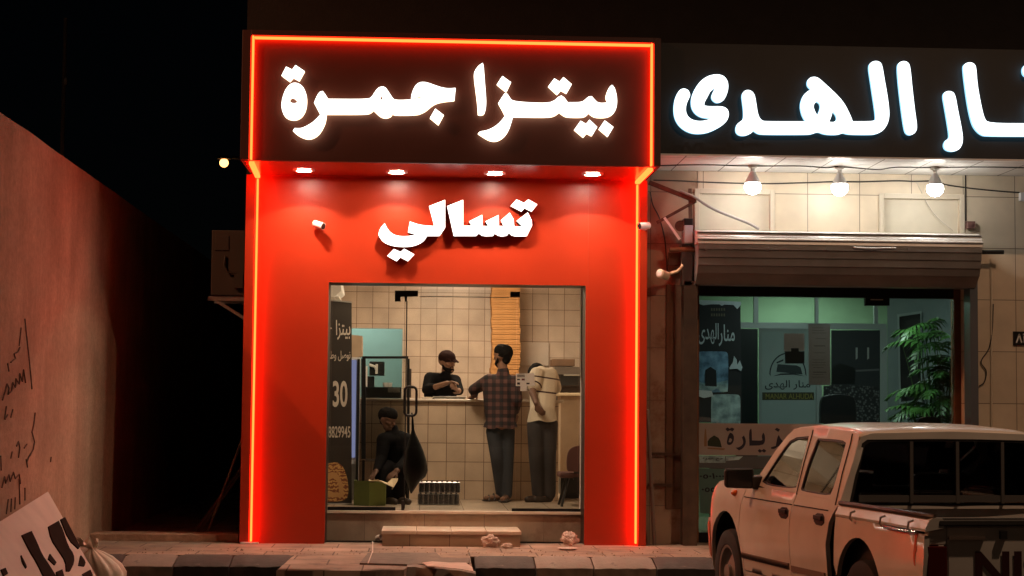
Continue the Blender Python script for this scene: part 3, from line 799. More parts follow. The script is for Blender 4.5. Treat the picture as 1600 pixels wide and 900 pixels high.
g = MB(); g.box((X(862, 22.9), 22.8, Z(570, 22.8)), (X(897, 22.9), 23.2, Z(559, 22.8))); tag(g.build('wooden_crate', mat('worn_brown_box', (.16, .09, .05), .7, var=.2), bevel=.006), 'brown box lying on top of the oven', 'box')
tbm = thing('prep_table', (X(890, 22.0), 21.9, FLOOR), 'low prep table with a bright pale top in front of the oven', 'table')
M['cream'] = mat('cream_top', (.75, .64, .45), .35, var=.08)
z = Z(614, 21.9)
g = MB(); g.box((X(866, 21.9), 21.75, z-.02), (2.13, 22.5, z+.015)); g.build('tabletop', M['cream'], tbm, bevel=.006)
g = MB(); g.box((X(876, 21.9), 21.85, FLOOR), (2.1, 22.4, z-.021)); g.build('cabinet_base', mat('tan_cabinet', (.36, .26, .17), .5, var=.1), tbm)
# dark box and chair on the right
g = MB(); g.box((X(877, 20.9), 20.85, Z(770, 20.9)), (X(909, 20.9), 21.2, Z(738, 20.9))); g.box((X(880, 20.9), 20.9, FLOOR), (X(906, 20.9), 21.15, Z(770, 20.9))); tag(g.build('floor_cabinet', M['black'], bevel=.006), 'black box standing on the floor beside the counter end', 'box')
chx, chy = X(905, 19.1), 19.1
ch = thing('office_chair', (chx, chy, FLOOR), 'maroon padded chair with black legs by the right glass pane', 'chair')
M['maroon'] = mat('maroon_cloth', (.11, .045, .04), .8, var=.1)
g = MB(); pts = [(886, 735), (885.5, 720), (887, 708), (892, 700), (902, 696.5), (916, 696), (926, 700), (930, 712), (930, 735), (926, 737), (890, 737)]
g.sheet(chaikin(pts, 2, 80), [], lambda x, y: PY(x, y, chy-.02), lambda x, y: PY(x, y, chy-.02)+Vector((0, .05, 0))); g.build('backrest', M['maroon'], ch, bevel=.012)
zs = FLOOR+.30
g = MB(); g.box((chx-.2, chy+.02, zs), (chx+.22, chy+.44, zs+.06)); g.build('seat', M['maroon'], ch, bevel=.02)
g = MB(); g.bar((chx-.02, chy+.035, zs-.02), (chx-.02, chy+.03, zs+.2), .06, .02, up=(0, 1, 0)); g.build('back_support', M['black'], ch)
for dx, dy in ((-.17, .0), (.17, .0), (-.17, .4), (.17, .4)):
    g = MB(); g.tube([(chx+dx*.6, chy+.1+dy*.6, zs), (chx+dx*1.05, chy+dy, FLOOR)], .015, 8); g.build('leg', M['black'], ch)
# fridge edge, box on it, till and display frame at the left
fr = thing('drinks_fridge', (X(556, 20.1), 20.1, FLOOR), 'narrow upright drinks fridge with a cold bluish lit edge', 'fridge')
M['fridge'] = mat('pale_fridge_metal', (.5, .5, .52), .4)
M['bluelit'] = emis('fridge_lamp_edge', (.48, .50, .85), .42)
fa, fb = X(546, 20.1), X(562, 20.1); fz = Z(560, 20.1)
g = MB(); g.box((fa-.55, 20.1, FLOOR+.05), (fb, 20.36, fz)); g.build('cabinet', M['fridge'], fr, bevel=.006)
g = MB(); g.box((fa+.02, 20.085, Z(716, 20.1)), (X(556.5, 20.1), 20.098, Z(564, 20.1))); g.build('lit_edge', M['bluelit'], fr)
g = MB(); g.box((X(558, 20.1), 20.07, FLOOR+.1), (X(562, 20.1), 20.098, fz-.02)); g.build('door_edge', M['black'], fr)
g = MB(); g.box((fa, 20.08, FLOOR), (fb-.01, 20.099, Z(719, 20.1)-.05)); g.build('kick_plate', M['steel'], fr)
g = MB(); g.hexa([PY(549, 560, 20.15), PY(566, 557, 20.15), PY(566, 557, 20.15)+Vector((0, .25, 0)), PY(549, 560, 20.15)+Vector((0, .25, 0)), PY(549, 523, 20.15), PY(566, 525, 20.15), PY(566, 525, 20.15)+Vector((0, .25, 0)), PY(549, 523, 20.15)+Vector((0, .25, 0))])
tag(g.build('cardboard_carton', mat('tan_carton', (.42, .31, .21), .8, var=.1, vscale=9), bevel=.004), 'tan carton standing on top of the narrow fridge', 'box')
df = thing('display_frame', (X(600, 20.3), 20.3, FLOOR), 'black metal framed glass screen in front of the counter, left of the door', 'screen')
def fbar(a, b, w=.03, nm='frame_bar', m='blackmetal'):
    g = MB(); g.bar(a, b, w, w, up=(0, 1, 0)); g.build(nm, M[m], df)
y_ = 20.25
fbar(PY(566, 558.5, y_), PY(638, 558.5, y_), .028); fbar(PY(568, 560.5, y_), PY(568, 717, y_), .05); fbar(PY(571, 718.5, y_), PY(640, 718.5, y_), .02, 'frame_bar', 'ovengrey'); fbar(PY(638, 560.5, y_), PY(638, 717, y_), .03)
for px in (568, 638):
    fbar(PY(px, 719, y_), Vector((PY(px, 719, y_).x, y_, FLOOR)), .03, 'leg')
g = MB(); a = PY(572, 716, y_); b = PY(636, 561, y_); g.box((a.x, y_, a.z), (b.x, y_+.005, b.z)); g.build('glass_sheet', M['glass'], df)
# things on the counter
def boxpx(name, px0, py0, px1, py1, Y, d, m, label, cat, bev=.004):
    a, b = PY(px0, py1, Y), PY(px1, py0, Y); g = MB(); g.box((a.x, Y, a.z), (b.x, Y+d, b.z)); return tag(g.build(name, m, bevel=bev), label, cat)
mo = thing('till_screen', PY(589, 603, 20.7), 'black till screen on a pale stand at the left of the counter', 'monitor')
a, b = PY(577, 587, 20.72), PY(601, 565, 20.72)
g = MB(); g.box((a.x, 20.72, a.z), (b.x, 20.75, b.z)); g.build('screen', M['black'], mo, bevel=.004)
g = MB(); g.tube([PY(577, 570, 20.70), PY(586, 573, 20.69), PY(588, 577, 20.69)], .016, 8); g.box(PY(586.5, 584, 20.68), PY(590.5, 569, 20.71)); g.build('bracket', M['white'], mo)
g = MB(); g.box(PY(571, 604, 20.7), PY(574.5, 572, 20.74)); g.box((PY(571, 604, 20.7).x, 20.68, cz), (PY(590, 604, 20.7).x, 20.85, cz+.02)); g.build('stand', M['white'], mo)
g = MB(); a = PY(578, 603, 20.76); g.box((a.x-.03, 20.76, cz), (a.x+.05, 20.86, PY(578, 588, 20.8).z)); g.build('rear_base', M['black'], mo)
boxpx('cash_drawer', 569, 605, 627, 621.5, 20.55, .4, M['black'], 'black cash drawer on the counter under the till screen', 'till')
boxpx('card_reader', 606, 606, 625, 613, 20.53, .018, mat('grey_screen', (.15, .14, .12), .3), 'small grey display on the front of the cash drawer', 'display')
def cup(c, r, h, name, m, label, cat, group=None):
    g = MB(); c = Vector(c); g._lathe(c, Vector((0, 0, 1)), [(.001, .004), (r*.72, .004), (r*.72, 0), (r, h), (r*.93, h), (r*.66, .01), (.001, .01)], 18, 0)
    return tag(g.build(name, m, smooth=True), label, cat, group)
cd_ = PZ(605, 604, cz)
zt_ = PY(600, 605, 20.55).z
cup((X(602.5, 20.7), 20.7, zt_), .034, .055, 'paper_cup', M['white'], 'white cup on the cash drawer, nearer the screen', 'cup')
cup((X(608.5, 20.7), 20.7, zt_), .034, .055, 'paper_cup', M['white'], 'white cup on the cash drawer, nearer the door edge', 'cup')
boxpx('receipt_printer', 635, 576, 643, 621, 20.75, .2, M['ovendark'], 'tall dark box on the counter behind the door handle', 'machine')
# dish, plate on the counter
g = MB(); c = Vector((X(703, 20.75), 20.75, cz)); g._lathe(c, Vector((0, 0, 1)), [(.001, .0), (.17, 0), (.2, .03), (.19, .032), (.16, .012), (.001, .012)], 28, 0); tag(g.build('metal_tray', M['steel'], smooth=True), 'round metal tray on the counter in front of the man in the cap', 'tray')
g = MB(); c = Vector((X(668, 20.65), 20.65, cz)); g._lathe(c, Vector((0, 0, 1)), [(.001, 0), (.05, 0), (.075, .022), (.07, .022), (.045, .006), (.001, .006)], 22, 0); tag(g.build('white_saucer', M['white'], smooth=True), 'small white dish on the counter beside the man in the cap', 'dish')
# wall unit, top left
ac = thing('indoor_unit', PY(527, 462, 21.3), 'white wall mounted air conditioner in the top left corner of the shop', 'air conditioner')
a = PY(536, 468, 21.3); g = MB()
g.sheet([(rx0, a.z+.0), (a.x-.09, a.z), (a.x, a.z+.08), (a.x-.03, a.z+.26), (rx0, a.z+.28)], [], lambda x, z: Vector((x, 20.9, z)), lambda x, z: Vector((x, 21.8, z))); g.build('casing', M['white'], ac, bevel=.01)
g = MB(); g.bar((a.x-.07, 20.95, a.z+.012), (a.x-.07, 21.75, a.z+.012), .07, .012); g.build('air_flap', M['white'], ac)
# roll-up banner
bn = thing('pizza_banner', (X(530, 19.3), 19.3, FLOOR), 'dark standing banner with white lettering, a price and a pizza picture', 'banner')
bx_l, bx_r = X(478, 19.2), X(549.5, 19.3)
def BN(px, py):
    p0 = Vector((bx_r, 19.30, 1)); n = Vector((-.09, 1, 0)).normalized()
    return PP(px, py, p0, n)
M['banner'] = mat('dark_banner_vinyl', (.028, .022, .018), .45, var=.1)
tl, tr_, br_, bl_ = BN(478, 466.5), BN(549.5, 473.5), BN(549.5, 786), BN(478, 786)
g = MB(); th = Vector((0, .006, 0)); g.hexa([bl_, br_, br_+th, bl_+th, tl, tr_, tr_+th, tl+th]); g.build('print', M['banner'], bn)
g = MB(); g.bar(bl_-Vector((0, -.03, .04)), br_+Vector((0, .03, -.04)), .12, .07); g.build('base', M['steel'], bn)
g = MB(); g.bar(tl+Vector((0, .0, .008)), tr_+Vector((0, 0, .008)), .03, .016); g.build('top_rail', M['steel'], bn)
M['btext'] = paper('pale_print', (.74, .66, .58), .3)
def bq(x0, y0, x1, y1): return [BN(x0, y1), BN(x1, y1), BN(x1, y0), BN(x0, y0)]
g = MB(); write(g, shape('بيتزا'), bq(525, 500, 547.5, 531), lift=.004, bold=.01); write(g, shape('جمرة'), bq(487, 503, 518.5, 522), lift=.004, bold=.01); g.build('shop_name', M['btext'], bn)
g = MB(); write(g, shape('نوصل وطبخ لحد'), bq(494, 548, 547.5, 567), lift=.004, bold=.012); g.build('delivery_line', M['btext'], bn)
g = MB(); write(g, '30', bq(520, 595, 543, 636), lift=.004, bold=.02); g.build('price', M['btext'], bn)
g = MB(); write(g, shape('سعر'), bq(497, 618, 514, 630), lift=.004, bold=.02); g.build('currency', M['btext'], bn)
g = MB(); write(g, '0538829945', bq(498, 666, 547.5, 684), lift=.004, bold=.012); g.build('phone_number', M['btext'], bn)
# pizza picture: a slice-arched print
def pizzamat():
    m = mat('pizza_print', (.5, .22, .06), .6); t = m.node_tree; b = t.nodes['Principled BSDF']; tc_ = t.nodes.new('ShaderNodeTexCoord')
    w = t.nodes.new('ShaderNodeTexWave'); w.wave_type = 'RINGS'; w.inputs['Scale'].default_value = 8; w.inputs['Distortion'].default_value = 7; w.inputs['Detail Scale'].default_value = 3
    r = t.nodes.new('ShaderNodeValToRGB'); r.color_ramp.elements[0].color = (.22, .06, .02, 1); r.color_ramp.elements[1].color = (.62, .36, .13, 1); r.color_ramp.elements[0].position = .3; r.color_ramp.elements[1].position = .7
    t.links.new(tc_.outputs['Object'], w.inputs[0]); t.links.new(w.outputs[0], r.inputs[0]); t.links.new(r.outputs[0], b.inputs['Base Color']); return m
g = MB(); g.sheet(chaikin([(490, 784), (490, 740), (505, 727), (520, 722), (530, 723), (538, 732), (543, 748), (545, 768), (541, 784)], 2, 80), [], lambda x, y: BN(x, y)+Vector((0, -.004, 0))); g.build('pizza_picture', pizzamat(), bn)
g = MB(); g.sheet(chaikin([(493, 770), (500, 745), (520, 736), (530, 742), (537, 760), (537, 777), (500, 777)], 2, 80), [chaikin([(505, 768), (512, 750), (522, 746), (529, 756), (530, 770)], 2, 80)], lambda x, y: BN(x, y)+Vector((0, -.006, 0))); g.build('crust_ring', mat('crust_print', (.55, .30, .12), .6), bn)
# green box with crumpled paper; bottle pack
gx = thing('green_carton', (X(576, 18.990), 18.990, FLOOR), 'open green cardboard box on the shop floor by the seated man', 'box')
M['greenbox'] = mat('shaded_green_card', (.085, .12, .025), .7, var=.15); M['greenbox2'] = mat('lit_green_card', (.16, .20, .045), .7, var=.2)  # one card colour, shaded left side and lit right side painted in
a, b = PY(552, 790, 18.960), PY(577, 752, 18.960); c = PY(602, 790, 18.960)
g = MB(); g.box((a.x, 19.060, FLOOR), (b.x, 19.080, b.z)); g.box((a.x, 19.080, FLOOR), (a.x+.02, 19.34, b.z)); g.hexa([(a.x, 19.060, FLOOR), (b.x, 18.960, FLOOR), (b.x, 18.975, FLOOR), (a.x, 19.075, FLOOR), (a.x, 19.060, b.z), (b.x, 18.960, b.z), (b.x, 18.975, b.z), (a.x, 19.075, b.z)]); g.build('left_face', M['greenbox'], gx)
g = MB(); g.hexa([(b.x+.001, 18.960, FLOOR), (c.x, 19.040, FLOOR), (c.x, 19.055, FLOOR), (b.x+.001, 18.975, FLOOR), (b.x+.001, 18.960, b.z-.01), (c.x, 19.040, b.z-.03), (c.x, 19.055, b.z-.03), (b.x+.001, 18.975, b.z-.01)]); g.box((c.x-.018, 19.056, FLOOR), (c.x, 19.34, b.z-.03)); g.box((a.x, 19.34, FLOOR), (c.x, 19.345, b.z-.02)); g.box((a.x+.02, 19.090, FLOOR), (c.x-.02, 19.34, FLOOR+.01)); g.build('right_face', M['greenbox2'], gx)
g = MB(); rr = random.Random(2)
pts = [PY(576, 752, 18.960), PY(590, 750, 18.940), PY(606, 758, 18.920), PY(615, 762, 18.890), PY(621, 752, 18.940), PY(622, 748, 18.960), PY(613, 748, 19.000), PY(605, 755, 19.040), PY(590, 753, 19.060), PY(576, 750, 19.000)]
g.add(pts, [(0, 1, 8, 9), (1, 2, 7, 8), (2, 3, 6, 7), (3, 4, 5, 6)]); o = g.build('wrapping_paper', mat('cream_paper', (.72, .58, .38), .7)); so_ = o.modifiers.new('s', 'SOLIDIFY'); so_.thickness = .006; tag(o, 'crumpled cream paper lying across the green box', 'paper')
bp = thing('bottle_pack', (X(686, 19.3), 19.3, FLOOR), 'two shrink wrapped packs of dark drink bottles on the shop floor', 'drinks')
M['cola'] = mat('dark_bottle', (.03, .015, .015), .2); M['capred'] = mat('grey_lid', (.25, .2, .2), .4)
M['wrap'] = glass('shrink_wrap', (.66, .66, .70), .16, .3)
a, b = PY(653, 787, 19.3), PY(717.5, 751, 19.3); w_ = (b.x-a.x); z1 = FLOOR+(b.z-a.z)
half = (z1-FLOOR)/2
for ly in range(2):
    for i in range(8):
        for j in range(3):
            r_ = w_/16-.002; c_ = Vector((a.x+w_*(i+.5)/8+(.02 if ly else 0)*.5, 19.32+r_+j*2*r_, FLOOR+.005+ly*half))
            g = MB(); g._lathe(c_, Vector((0, 0, 1)), [(.001, 0), (r_*.95, .0), (r_, .01), (r_*.94, half*.3), (r_, half*.5), (r_, half*.72), (r_*.45, half*.9), (r_*.45, half*.97), (.001, half*.97)], 12, 0); g.build('bottle', M['cola'], bp, smooth=True)
for ly in range(2):
    g = MB(); g.box((a.x-.004+.01*ly, 19.316, FLOOR+.002+ly*(half+.001)), (b.x+.004+.01*ly, 19.32+6*r_+.01, FLOOR+half*(.93)+ly*half)); g.build('wrap', M['wrap'], bp, bevel=.012)
# black bag hanging from the door handle
bgm = mat('black_bag', (.012, .011, .011), .5, var=.2, bump=.6, bscale=14)
g = MB(); Yb = YG+.11
prof = [(644.5, 655, 1.5), (645, 672, 2.5), (646, 681, 5), (647, 692, 9.5), (648.5, 705, 14), (649.5, 720, 17.5), (650, 735, 18.5), (648.5, 745, 15.5), (645, 754, 9), (642.5, 771, 1)]
vs = []; fs = []; n = 20
for px, py, w in prof:
    c = PY(px, py, Yb); r_ = w/F_PX*Yb
    for j in range(n):
        t = 2*math.pi*j/n; k = 1+.08*math.sin(3*t+py*.05)+.06*math.sin(5*t)
        vs.append(c+Vector((math.cos(t)*r_*k, min(math.sin(t)*r_*.5*k, .09)+.0, 0)))
for i in range(len(prof)-1):
    for j in range(n): fs.append((i*n+j, i*n+(j+1) % n, (i+1)*n+(j+1) % n, (i+1)*n+j))
fs.append(tuple(range(n))); fs.append(tuple((len(prof)-1)*n+j for j in range(n))[::-1])
bgt = thing('hanging_bag', PY(644, 770, Yb), 'black cloth bag hanging by its strap from the glass door handle', 'bag')
g.add(vs, fs); g.build('bag_body', bgm, bgt, smooth=True, angle=70)
g = MB(); g.tube([PY(643.5, 645, YG+.075), PY(644, 650, YG+.09), PY(645, 656, Yb)], .008, 8); g.build('strap', bgm, bgt)
# ------------------------------------------------------------------ neighbour: sign
zn0, zn1 = Z(244.5, YNS, 1300), Z(72, YNS, 1300)
nx0, nx1 = xr_s+.004, 8.5
ns = thing('dark_sign', (3.5, YNS, zn0), 'wide dark sign board with cool white glowing rounded letters', 'shop sign')
g = MB(); g.box((nx0, YNS, zn0+.001), (nx1, YNS+.08, zn1)); g.build('board', M['darkpanel'], ns)
g = MB(); g.box((nx0, YNS+.081, zn1-.04), (nx1, 17.94, zn1-.001)); g.build('top_cover', M['darkpanel'], ns)
g = MB(); g.box((nx0, YNS-.015, zn0-.014), (nx1, YNS+.02, zn0)); g.build('bottom_trim', M['white'], ns)
D_ = (1020, 60); q4 = 4.5
NL = [
 ([(147, 520), (150, 450), (165, 400), (190, 360), (220, 350), (250, 362), (265, 395), (255, 420), (238, 455), (230, 500), (240, 540), (270, 570), (320, 582), (370, 578), (415, 562), (350, 558), (305, 535), (275, 495), (268, 440), (280, 390), (305, 340), (340, 295), (390, 262), (450, 250), (500, 262), (528, 300), (532, 350), (518, 400), (495, 440), (455, 455), (425, 440), (412, 415), (418, 390), (440, 347), (405, 370), (385, 410), (362, 450), (362, 472), (400, 478), (490, 476), (525, 495), (537, 530), (525, 575), (490, 610), (440, 640), (380, 665), (310, 672), (250, 660), (195, 625), (160, 575)], []),
 ([(582, 640), (590, 605), (615, 585), (637, 570), (640, 520), (632, 450), (625, 400), (640, 370), (670, 360), (700, 372), (718, 400), (728, 460), (740, 540), (765, 578), (800, 583), (1075, 583), (1050, 540), (1037, 480), (1045, 430), (1070, 385), (1112, 358), (1088, 335), (1085, 300), (1105, 275), (1140, 268), (1170, 280), (1230, 335), (1300, 400), (1350, 460), (1390, 540), (1405, 583), (1560, 583), (1570, 560), (1560, 480), (1545, 380), (1530, 280), (1518, 200), (1530, 170), (1565, 156), (1600, 165), (1615, 195), (1630, 290), (1650, 400), (1663, 500), (1663, 560), (1645, 615), (1610, 655), (1570, 672), (1530, 677), (1370, 675), (1340, 662), (1310, 675), (1260, 678), (1200, 672), (1162, 655), (1120, 672), (1080, 676), (770, 676), (735, 668), (708, 648), (690, 668), (650, 684), (615, 683), (590, 668)],
  [[(1127, 470), (1150, 442), (1175, 455), (1180, 490), (1158, 542), (1138, 510)], [(1265, 510), (1290, 540), (1296, 570), (1275, 590), (1240, 586), (1255, 550)]]),
 ([(x+1260, y) for x, y in [(460, 200), (470, 170), (505, 156), (540, 170), (552, 210), (565, 350), (585, 520), (600, 620), (590, 660), (555, 682), (525, 672), (510, 640), (490, 500), (470, 330)]], []),
 ([(x+1260, y) for x, y in [(780, 400), (795, 375), (825, 368), (855, 378), (870, 410), (885, 500), (910, 620), (922, 700), (915, 750), (890, 785), (845, 797), (800, 785), (785, 755), (795, 720), (822, 705), (827, 680), (815, 600), (795, 480)]], []),
 ([(x+1260, y) for x, y in [(922, 210), (930, 180), (965, 166), (1000, 175), (1015, 205), (1022, 320), (1045, 450), (1070, 560), (1100, 596), (1390, 597), (1378, 480), (1392, 440), (1425, 425), (1460, 445), (1475, 500), (1480, 597), (1600, 597), (1640, 540), (1700, 520), (1760, 560), (1770, 640), (1720, 690), (1650, 700), (1600, 688), (1100, 688), (1050, 680), (1000, 630), (975, 560), (950, 430)]], []),
 ([(x+1260, y) for x, y in [(1338, 225), (1350, 190), (1385, 175), (1420, 190), (1432, 225), (1420, 262), (1385, 275), (1350, 262)]], []),
]
for pts, holes in NL:
    letter(chaikin(conv(pts, D_, q4), 2, 70), [chaikin(conv(h, D_, q4), 2, 70) for h in holes], YNS-.07, .045, M['cool'], M['cool_side'], ns, False)
M['faint'] = mat('black_number_print', (.006, .006, .006), .4)
g = MB(); z0_ = YNS-.001
def nq(x0, y0, x1, y1, Y): return [PY(x0, y1, Y), PY(x1, y1, Y), PY(x1, y0, Y), PY(x0, y0, Y)]
write(g, '٠٥٧١٠٠٠٧٣٣', nq(1040, 218, 1200, 240, YNS), lift=.002, bold=.03); g.build('phone_number', M['faint'], ns)
# canopy underside
zc_ = zn0+.01
M['canopytile'] = tilemat('white_canopy_panels', (.88, .87, .83), (.16, .13, .11), .48, (nx0+.28, 17.0), 'XY', .012, .5, .05, 0, None, 2.0)
cp = thing('canopy', (4, 17.3, zc_), 'white panelled canopy under the dark sign holding three bulbs', 'canopy')
g = MB(); g.box((nx0+.0, YNS+.021, zc_), (nx1, YN-.001, zc_+.05)); g.build('underside', M['canopytile'], cp)

# wall with its openings
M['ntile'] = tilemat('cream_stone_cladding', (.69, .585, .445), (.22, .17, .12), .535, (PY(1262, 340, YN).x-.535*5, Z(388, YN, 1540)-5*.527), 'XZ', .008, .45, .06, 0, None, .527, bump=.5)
nw = thing('cream_front_wall', (4.5, YN, 0), 'cream stone clad front wall of the neighbouring shop', 'wall')
wx0, wx1 = X(1089, YN), X(1511, YN); wz1 = Z(385, YN, 1300)
bw = [(1085, 1210, 298), (1375, 1508, 301)]
holes = []
for a, b, t in bw:
    holes.append([(X(a+7, YN), Z(372, YN, 1300)), (X(b-7, YN), Z(372, YN, 1300)), (X(b-7, YN), Z(t+8, YN, 1300)), (X(a+7, YN), Z(t+8, YN, 1300))])
g = MB(); rxn = cx1+.001
lx = X(1090, YN)
g.sheet([(lx, 0.0), (wx0, 0.0), (wx0, wz1), (wx1, wz1), (wx1, 0), (8.5, 0), (8.5, zc_-.001), (lx-.0, zc_-.001)][1:] , holes, lambda x, z: Vector((x, YN, z)), lambda x, z: Vector((x, YN+.2, z)))
g.build('wall_face', M['ntile'], nw)
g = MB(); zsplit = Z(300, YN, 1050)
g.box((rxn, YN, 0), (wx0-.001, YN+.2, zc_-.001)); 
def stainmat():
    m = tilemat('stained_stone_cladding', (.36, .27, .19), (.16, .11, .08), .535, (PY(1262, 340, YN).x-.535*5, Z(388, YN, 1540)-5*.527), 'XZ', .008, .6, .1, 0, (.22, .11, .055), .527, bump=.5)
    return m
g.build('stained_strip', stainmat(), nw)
for (a, b, t), h in zip(bw, holes):
    w = thing('blind_window', (h[0][0], YN, h[0][1]), 'blocked square window above the shutter, ' + ('nearer the red shopfront' if a < 1200 else 'nearer the right edge'), 'window')
    g = MB(); (x0, z0), (x1, _), (_, z1), _ = h[0], h[1], h[2], h[3]
    g.box((x0, YN+.05, z0), (x1, YN+.09, z1)); g.build('panel', mat('cream_board', (.66, .60, .48), .6, var=.05), w)
    m_ = mat('cream_frame', (.60, .53, .42), .5, var=.05)
    g = MB()
    g.box((x0-.05, YN-.02, z0), (x0-.001, YN-.001, z1+.05)); g.box((x1+.001, YN-.02, z0), (x1+.05, YN-.001, z1+.05)); g.box((x0-.001, YN-.02, z1+.001), (x1+.001, YN-.001, z1+.05)); g.build('frame', m_, w, bevel=.004)
# roller shutter housing
sh = thing('shutter_housing', ((wx0+wx1)/2, 17.6, Z(440, 17.5, 1300)), 'ribbed metal roller shutter housing above the dark shop window', 'shutter')
hx0, hx1 = X(1088, 17.55), X(1534, 17.55)
M['shut'] = mat('ribbed_metal', (.66, .65, .63), .4, .2, var=.08, vscale=5)
M['shutdark'] = mat('brown_grey_metal', (.25, .235, .225), .45, .4, var=.15, vscale=4)
yy0 = 17.47
prof = [(17.93, Z(362, 17.7, 1300)), (17.62, Z(362, 17.6, 1300)), (17.53, Z(365, 17.52, 1300)), (17.50, Z(371.5, 17.5, 1300)), (17.5, Z(373, 17.5, 1300)), (17.48, Z(374.5, 17.5, 1300)), (17.47, Z(383, 17.47, 1300)), (17.93, Z(383, 17.47, 1300))]
g = MB(); g.sheet(prof, [], lambda y, z: Vector((hx0, y, z)), lambda y, z: Vector((hx1, y, z))); g.build('top_cover', M['shut'], sh)
for pa, pb_y, w in ((365.2, 17.515, .006), (376.6, 17.47, .009)):
    g = MB(); z_ = Z(pa, pb_y, 1300); g.box((hx0, pb_y-.012, z_-w/2), (hx1, pb_y+.03, z_+w/2)); g.build('dark_seam', M['shutdark'], sh)
prof = []
ys = [(384, 17.475), (391.5, 17.475), (392.5, 17.49), (404, 17.495), (405, 17.51), (416.5, 17.515), (417.5, 17.53), (429, 17.56), (430, 17.58), (439, 17.64), (447, 17.70)]
prof = [(y, Z(p, y, 1300)) for p, y in ys]
prof += [(17.93, prof[-1][1]), (17.93, prof[0][1])]
g = MB(); g.sheet(prof, [], lambda y, z: Vector((hx0+.01, y, z)), lambda y, z: Vector((hx1-.01, y, z))); g.build('ribbed_drum', M['shutdark'], sh)
for px in (1103, 1203, 1293, 1420):
    g = MB(); p = PY(px, 388, 17.47); g.cyl(p, p+Vector((0, -.012, 0)), .016, n=12); g.build('bolt', M['shutdark'], sh)
g = MB(); g.cyl(PY(1535, 394, 17.75), PY(1568, 394, 17.75), .022, n=12); g.build('axle', M['black'], sh)
g = MB(); g.cyl(PY(1046, 390, 17.75), PY(1087, 390, 17.75), .026, n=12); g.build('axle', M['wood'], sh)
g = MB(); g.box((X(1513, 17.8), 17.72, 0), (X(1525, 17.8), 17.93, Z(432, 17.8, 1500))); g.build('guide_rail', mat('blue_grey_steel', (.16, .18, .21), .4, .6), sh)
g = MB(); g.box((X(1067, 17.8), 17.74, 0), (X(1088, 17.8), 17.93, Z(440, 17.8, 1080))); g.build('guide_rail', mat('rusted_steel', (.085, .055, .036), .6, .3, var=.3, streak=.4), sh)
g = MB(); g.tube([PY(1334, 386.5, 17.46), PY(1360, 388, 17.45), PY(1400, 387.5, 17.46)], .008, 6); g.build('pull_cord', M['white'], sh)
# motor and iron brackets left of it
br2 = thing('iron_bracket', PY(1050, 340, 17.7), 'rusty iron bracket arms tied with cable beside the shutter', 'bracket')
M['rust'] = mat('rusty_iron', (.10, .055, .035), .7, .3, var=.3, vscale=12)
for a, b, w in [((1014, 285), (1088, 314), .045), ((1026, 348), (1088, 314), .03), ((1078, 295), (1079, 345), .035)]:
    g = MB(); g.bar(PY(*a, 17.8), PY(*b, 17.72), w, w*.7, up=(0, 1, 0)); g.build('arm', M['rust'], br2, bevel=.004)
g = MB(); g.bar(PY(1038, 340, 17.75), PY(1062, 374, 17.72), .025, .02, up=(0, 1, 0)); g.build('tie_rod', M['white'], br2)
mt = thing('shutter_motor', PY(1076, 380, 17.7), 'grey shutter motor with a black cap on the iron bracket', 'motor')
a, b = PY(1069, 380, 17.68), PY(1083, 352, 17.68)
g = MB(); g.box((a.x, 17.68, a.z), (b.x, 17.85, b.z)); g.build('casing', mat('pale_blue_casing', (.40, .44, .48), .4), mt, bevel=.008)
a, b = PY(1069, 351.5, 17.68), PY(1083, 341, 17.68)
g = MB(); g.box((a.x, 17.68, a.z), (b.x, 17.84, b.z)); g.build('cap', M['black'], mt, bevel=.006)
g = MB(); g.cyl(PY(1063, 353, 17.8), PY(1063, 353, 17.72), .055, n=20); g.build('sprocket', M['rust'], mt)
a, b = PY(1066, 446, 17.7), PY(1083, 381, 17.7)
g = MB(); g.box((a.x, 17.74, a.z), (b.x, 17.86, b.z)); g.build('mount_plate', M['ovendark'], mt, bevel=.006)
g = MB(); a, b = PY(1045, 414, 17.8), PY(1070, 394, 17.8); g.box((a.x, 17.83, a.z), (b.x, 17.88, b.z)); g.build('side_plate', M['rust'], mt, bevel=.004)
c2 = thing('bracket_camera', PY(1036, 438, 17.75), 'cream coloured camera on a curved pipe below the shutter motor', 'camera')
g = MB(); g.tube([PY(1045, 428, 17.75), PY(1058, 424, 17.74), PY(1066, 416, 17.75), PY(1068, 402, 17.78)], .016, 8); g.build('curved_pipe', M['cream'], c2, smooth=True)
g = MB(); g.lathe(PY(1030, 427, 17.66), PY(1046, 433, 17.8)-PY(1030, 427, 17.66), [(.035, 0), (.045, .01), (.045, .13), (.02, .14)], 18); g.build('body', M['cream'], c2, smooth=True)
g = MB(); p = PY(1030, 427, 17.66); d = (p-PY(1046, 433, 17.8)).normalized(); g.cyl(p+d*.001, p+d*.006, .03, n=18); g.build('lens', M['white'], c2)
g = MB(); a, b = PY(1511, 357, 17.9), PY(1523, 346, 17.9); g.box((a.x, 17.88, a.z), (b.x, YN-.001, b.z)); g.cyl(((a.x+b.x)/2, 17.875, (a.z+b.z)/2), ((a.x+b.x)/2, 17.88, (a.z+b.z)/2), .02); tag(g.build('shutter_switch', mat('brown_switch', (.14, .07, .06), .4), bevel=.004), 'small brown switch box above the right end of the shutter', 'switch')
g = MB(); a, b = PY(1594, 314, 17.9), PY(1612, 301, 17.9); g.box((a.x, 17.88, a.z), (b.x, YN-.001, b.z)); tag(g.build('junction_box', mat('white_box', (.7, .72, .74), .4), bevel=.004), 'white junction box at the end of the wall cable', 'junction box')
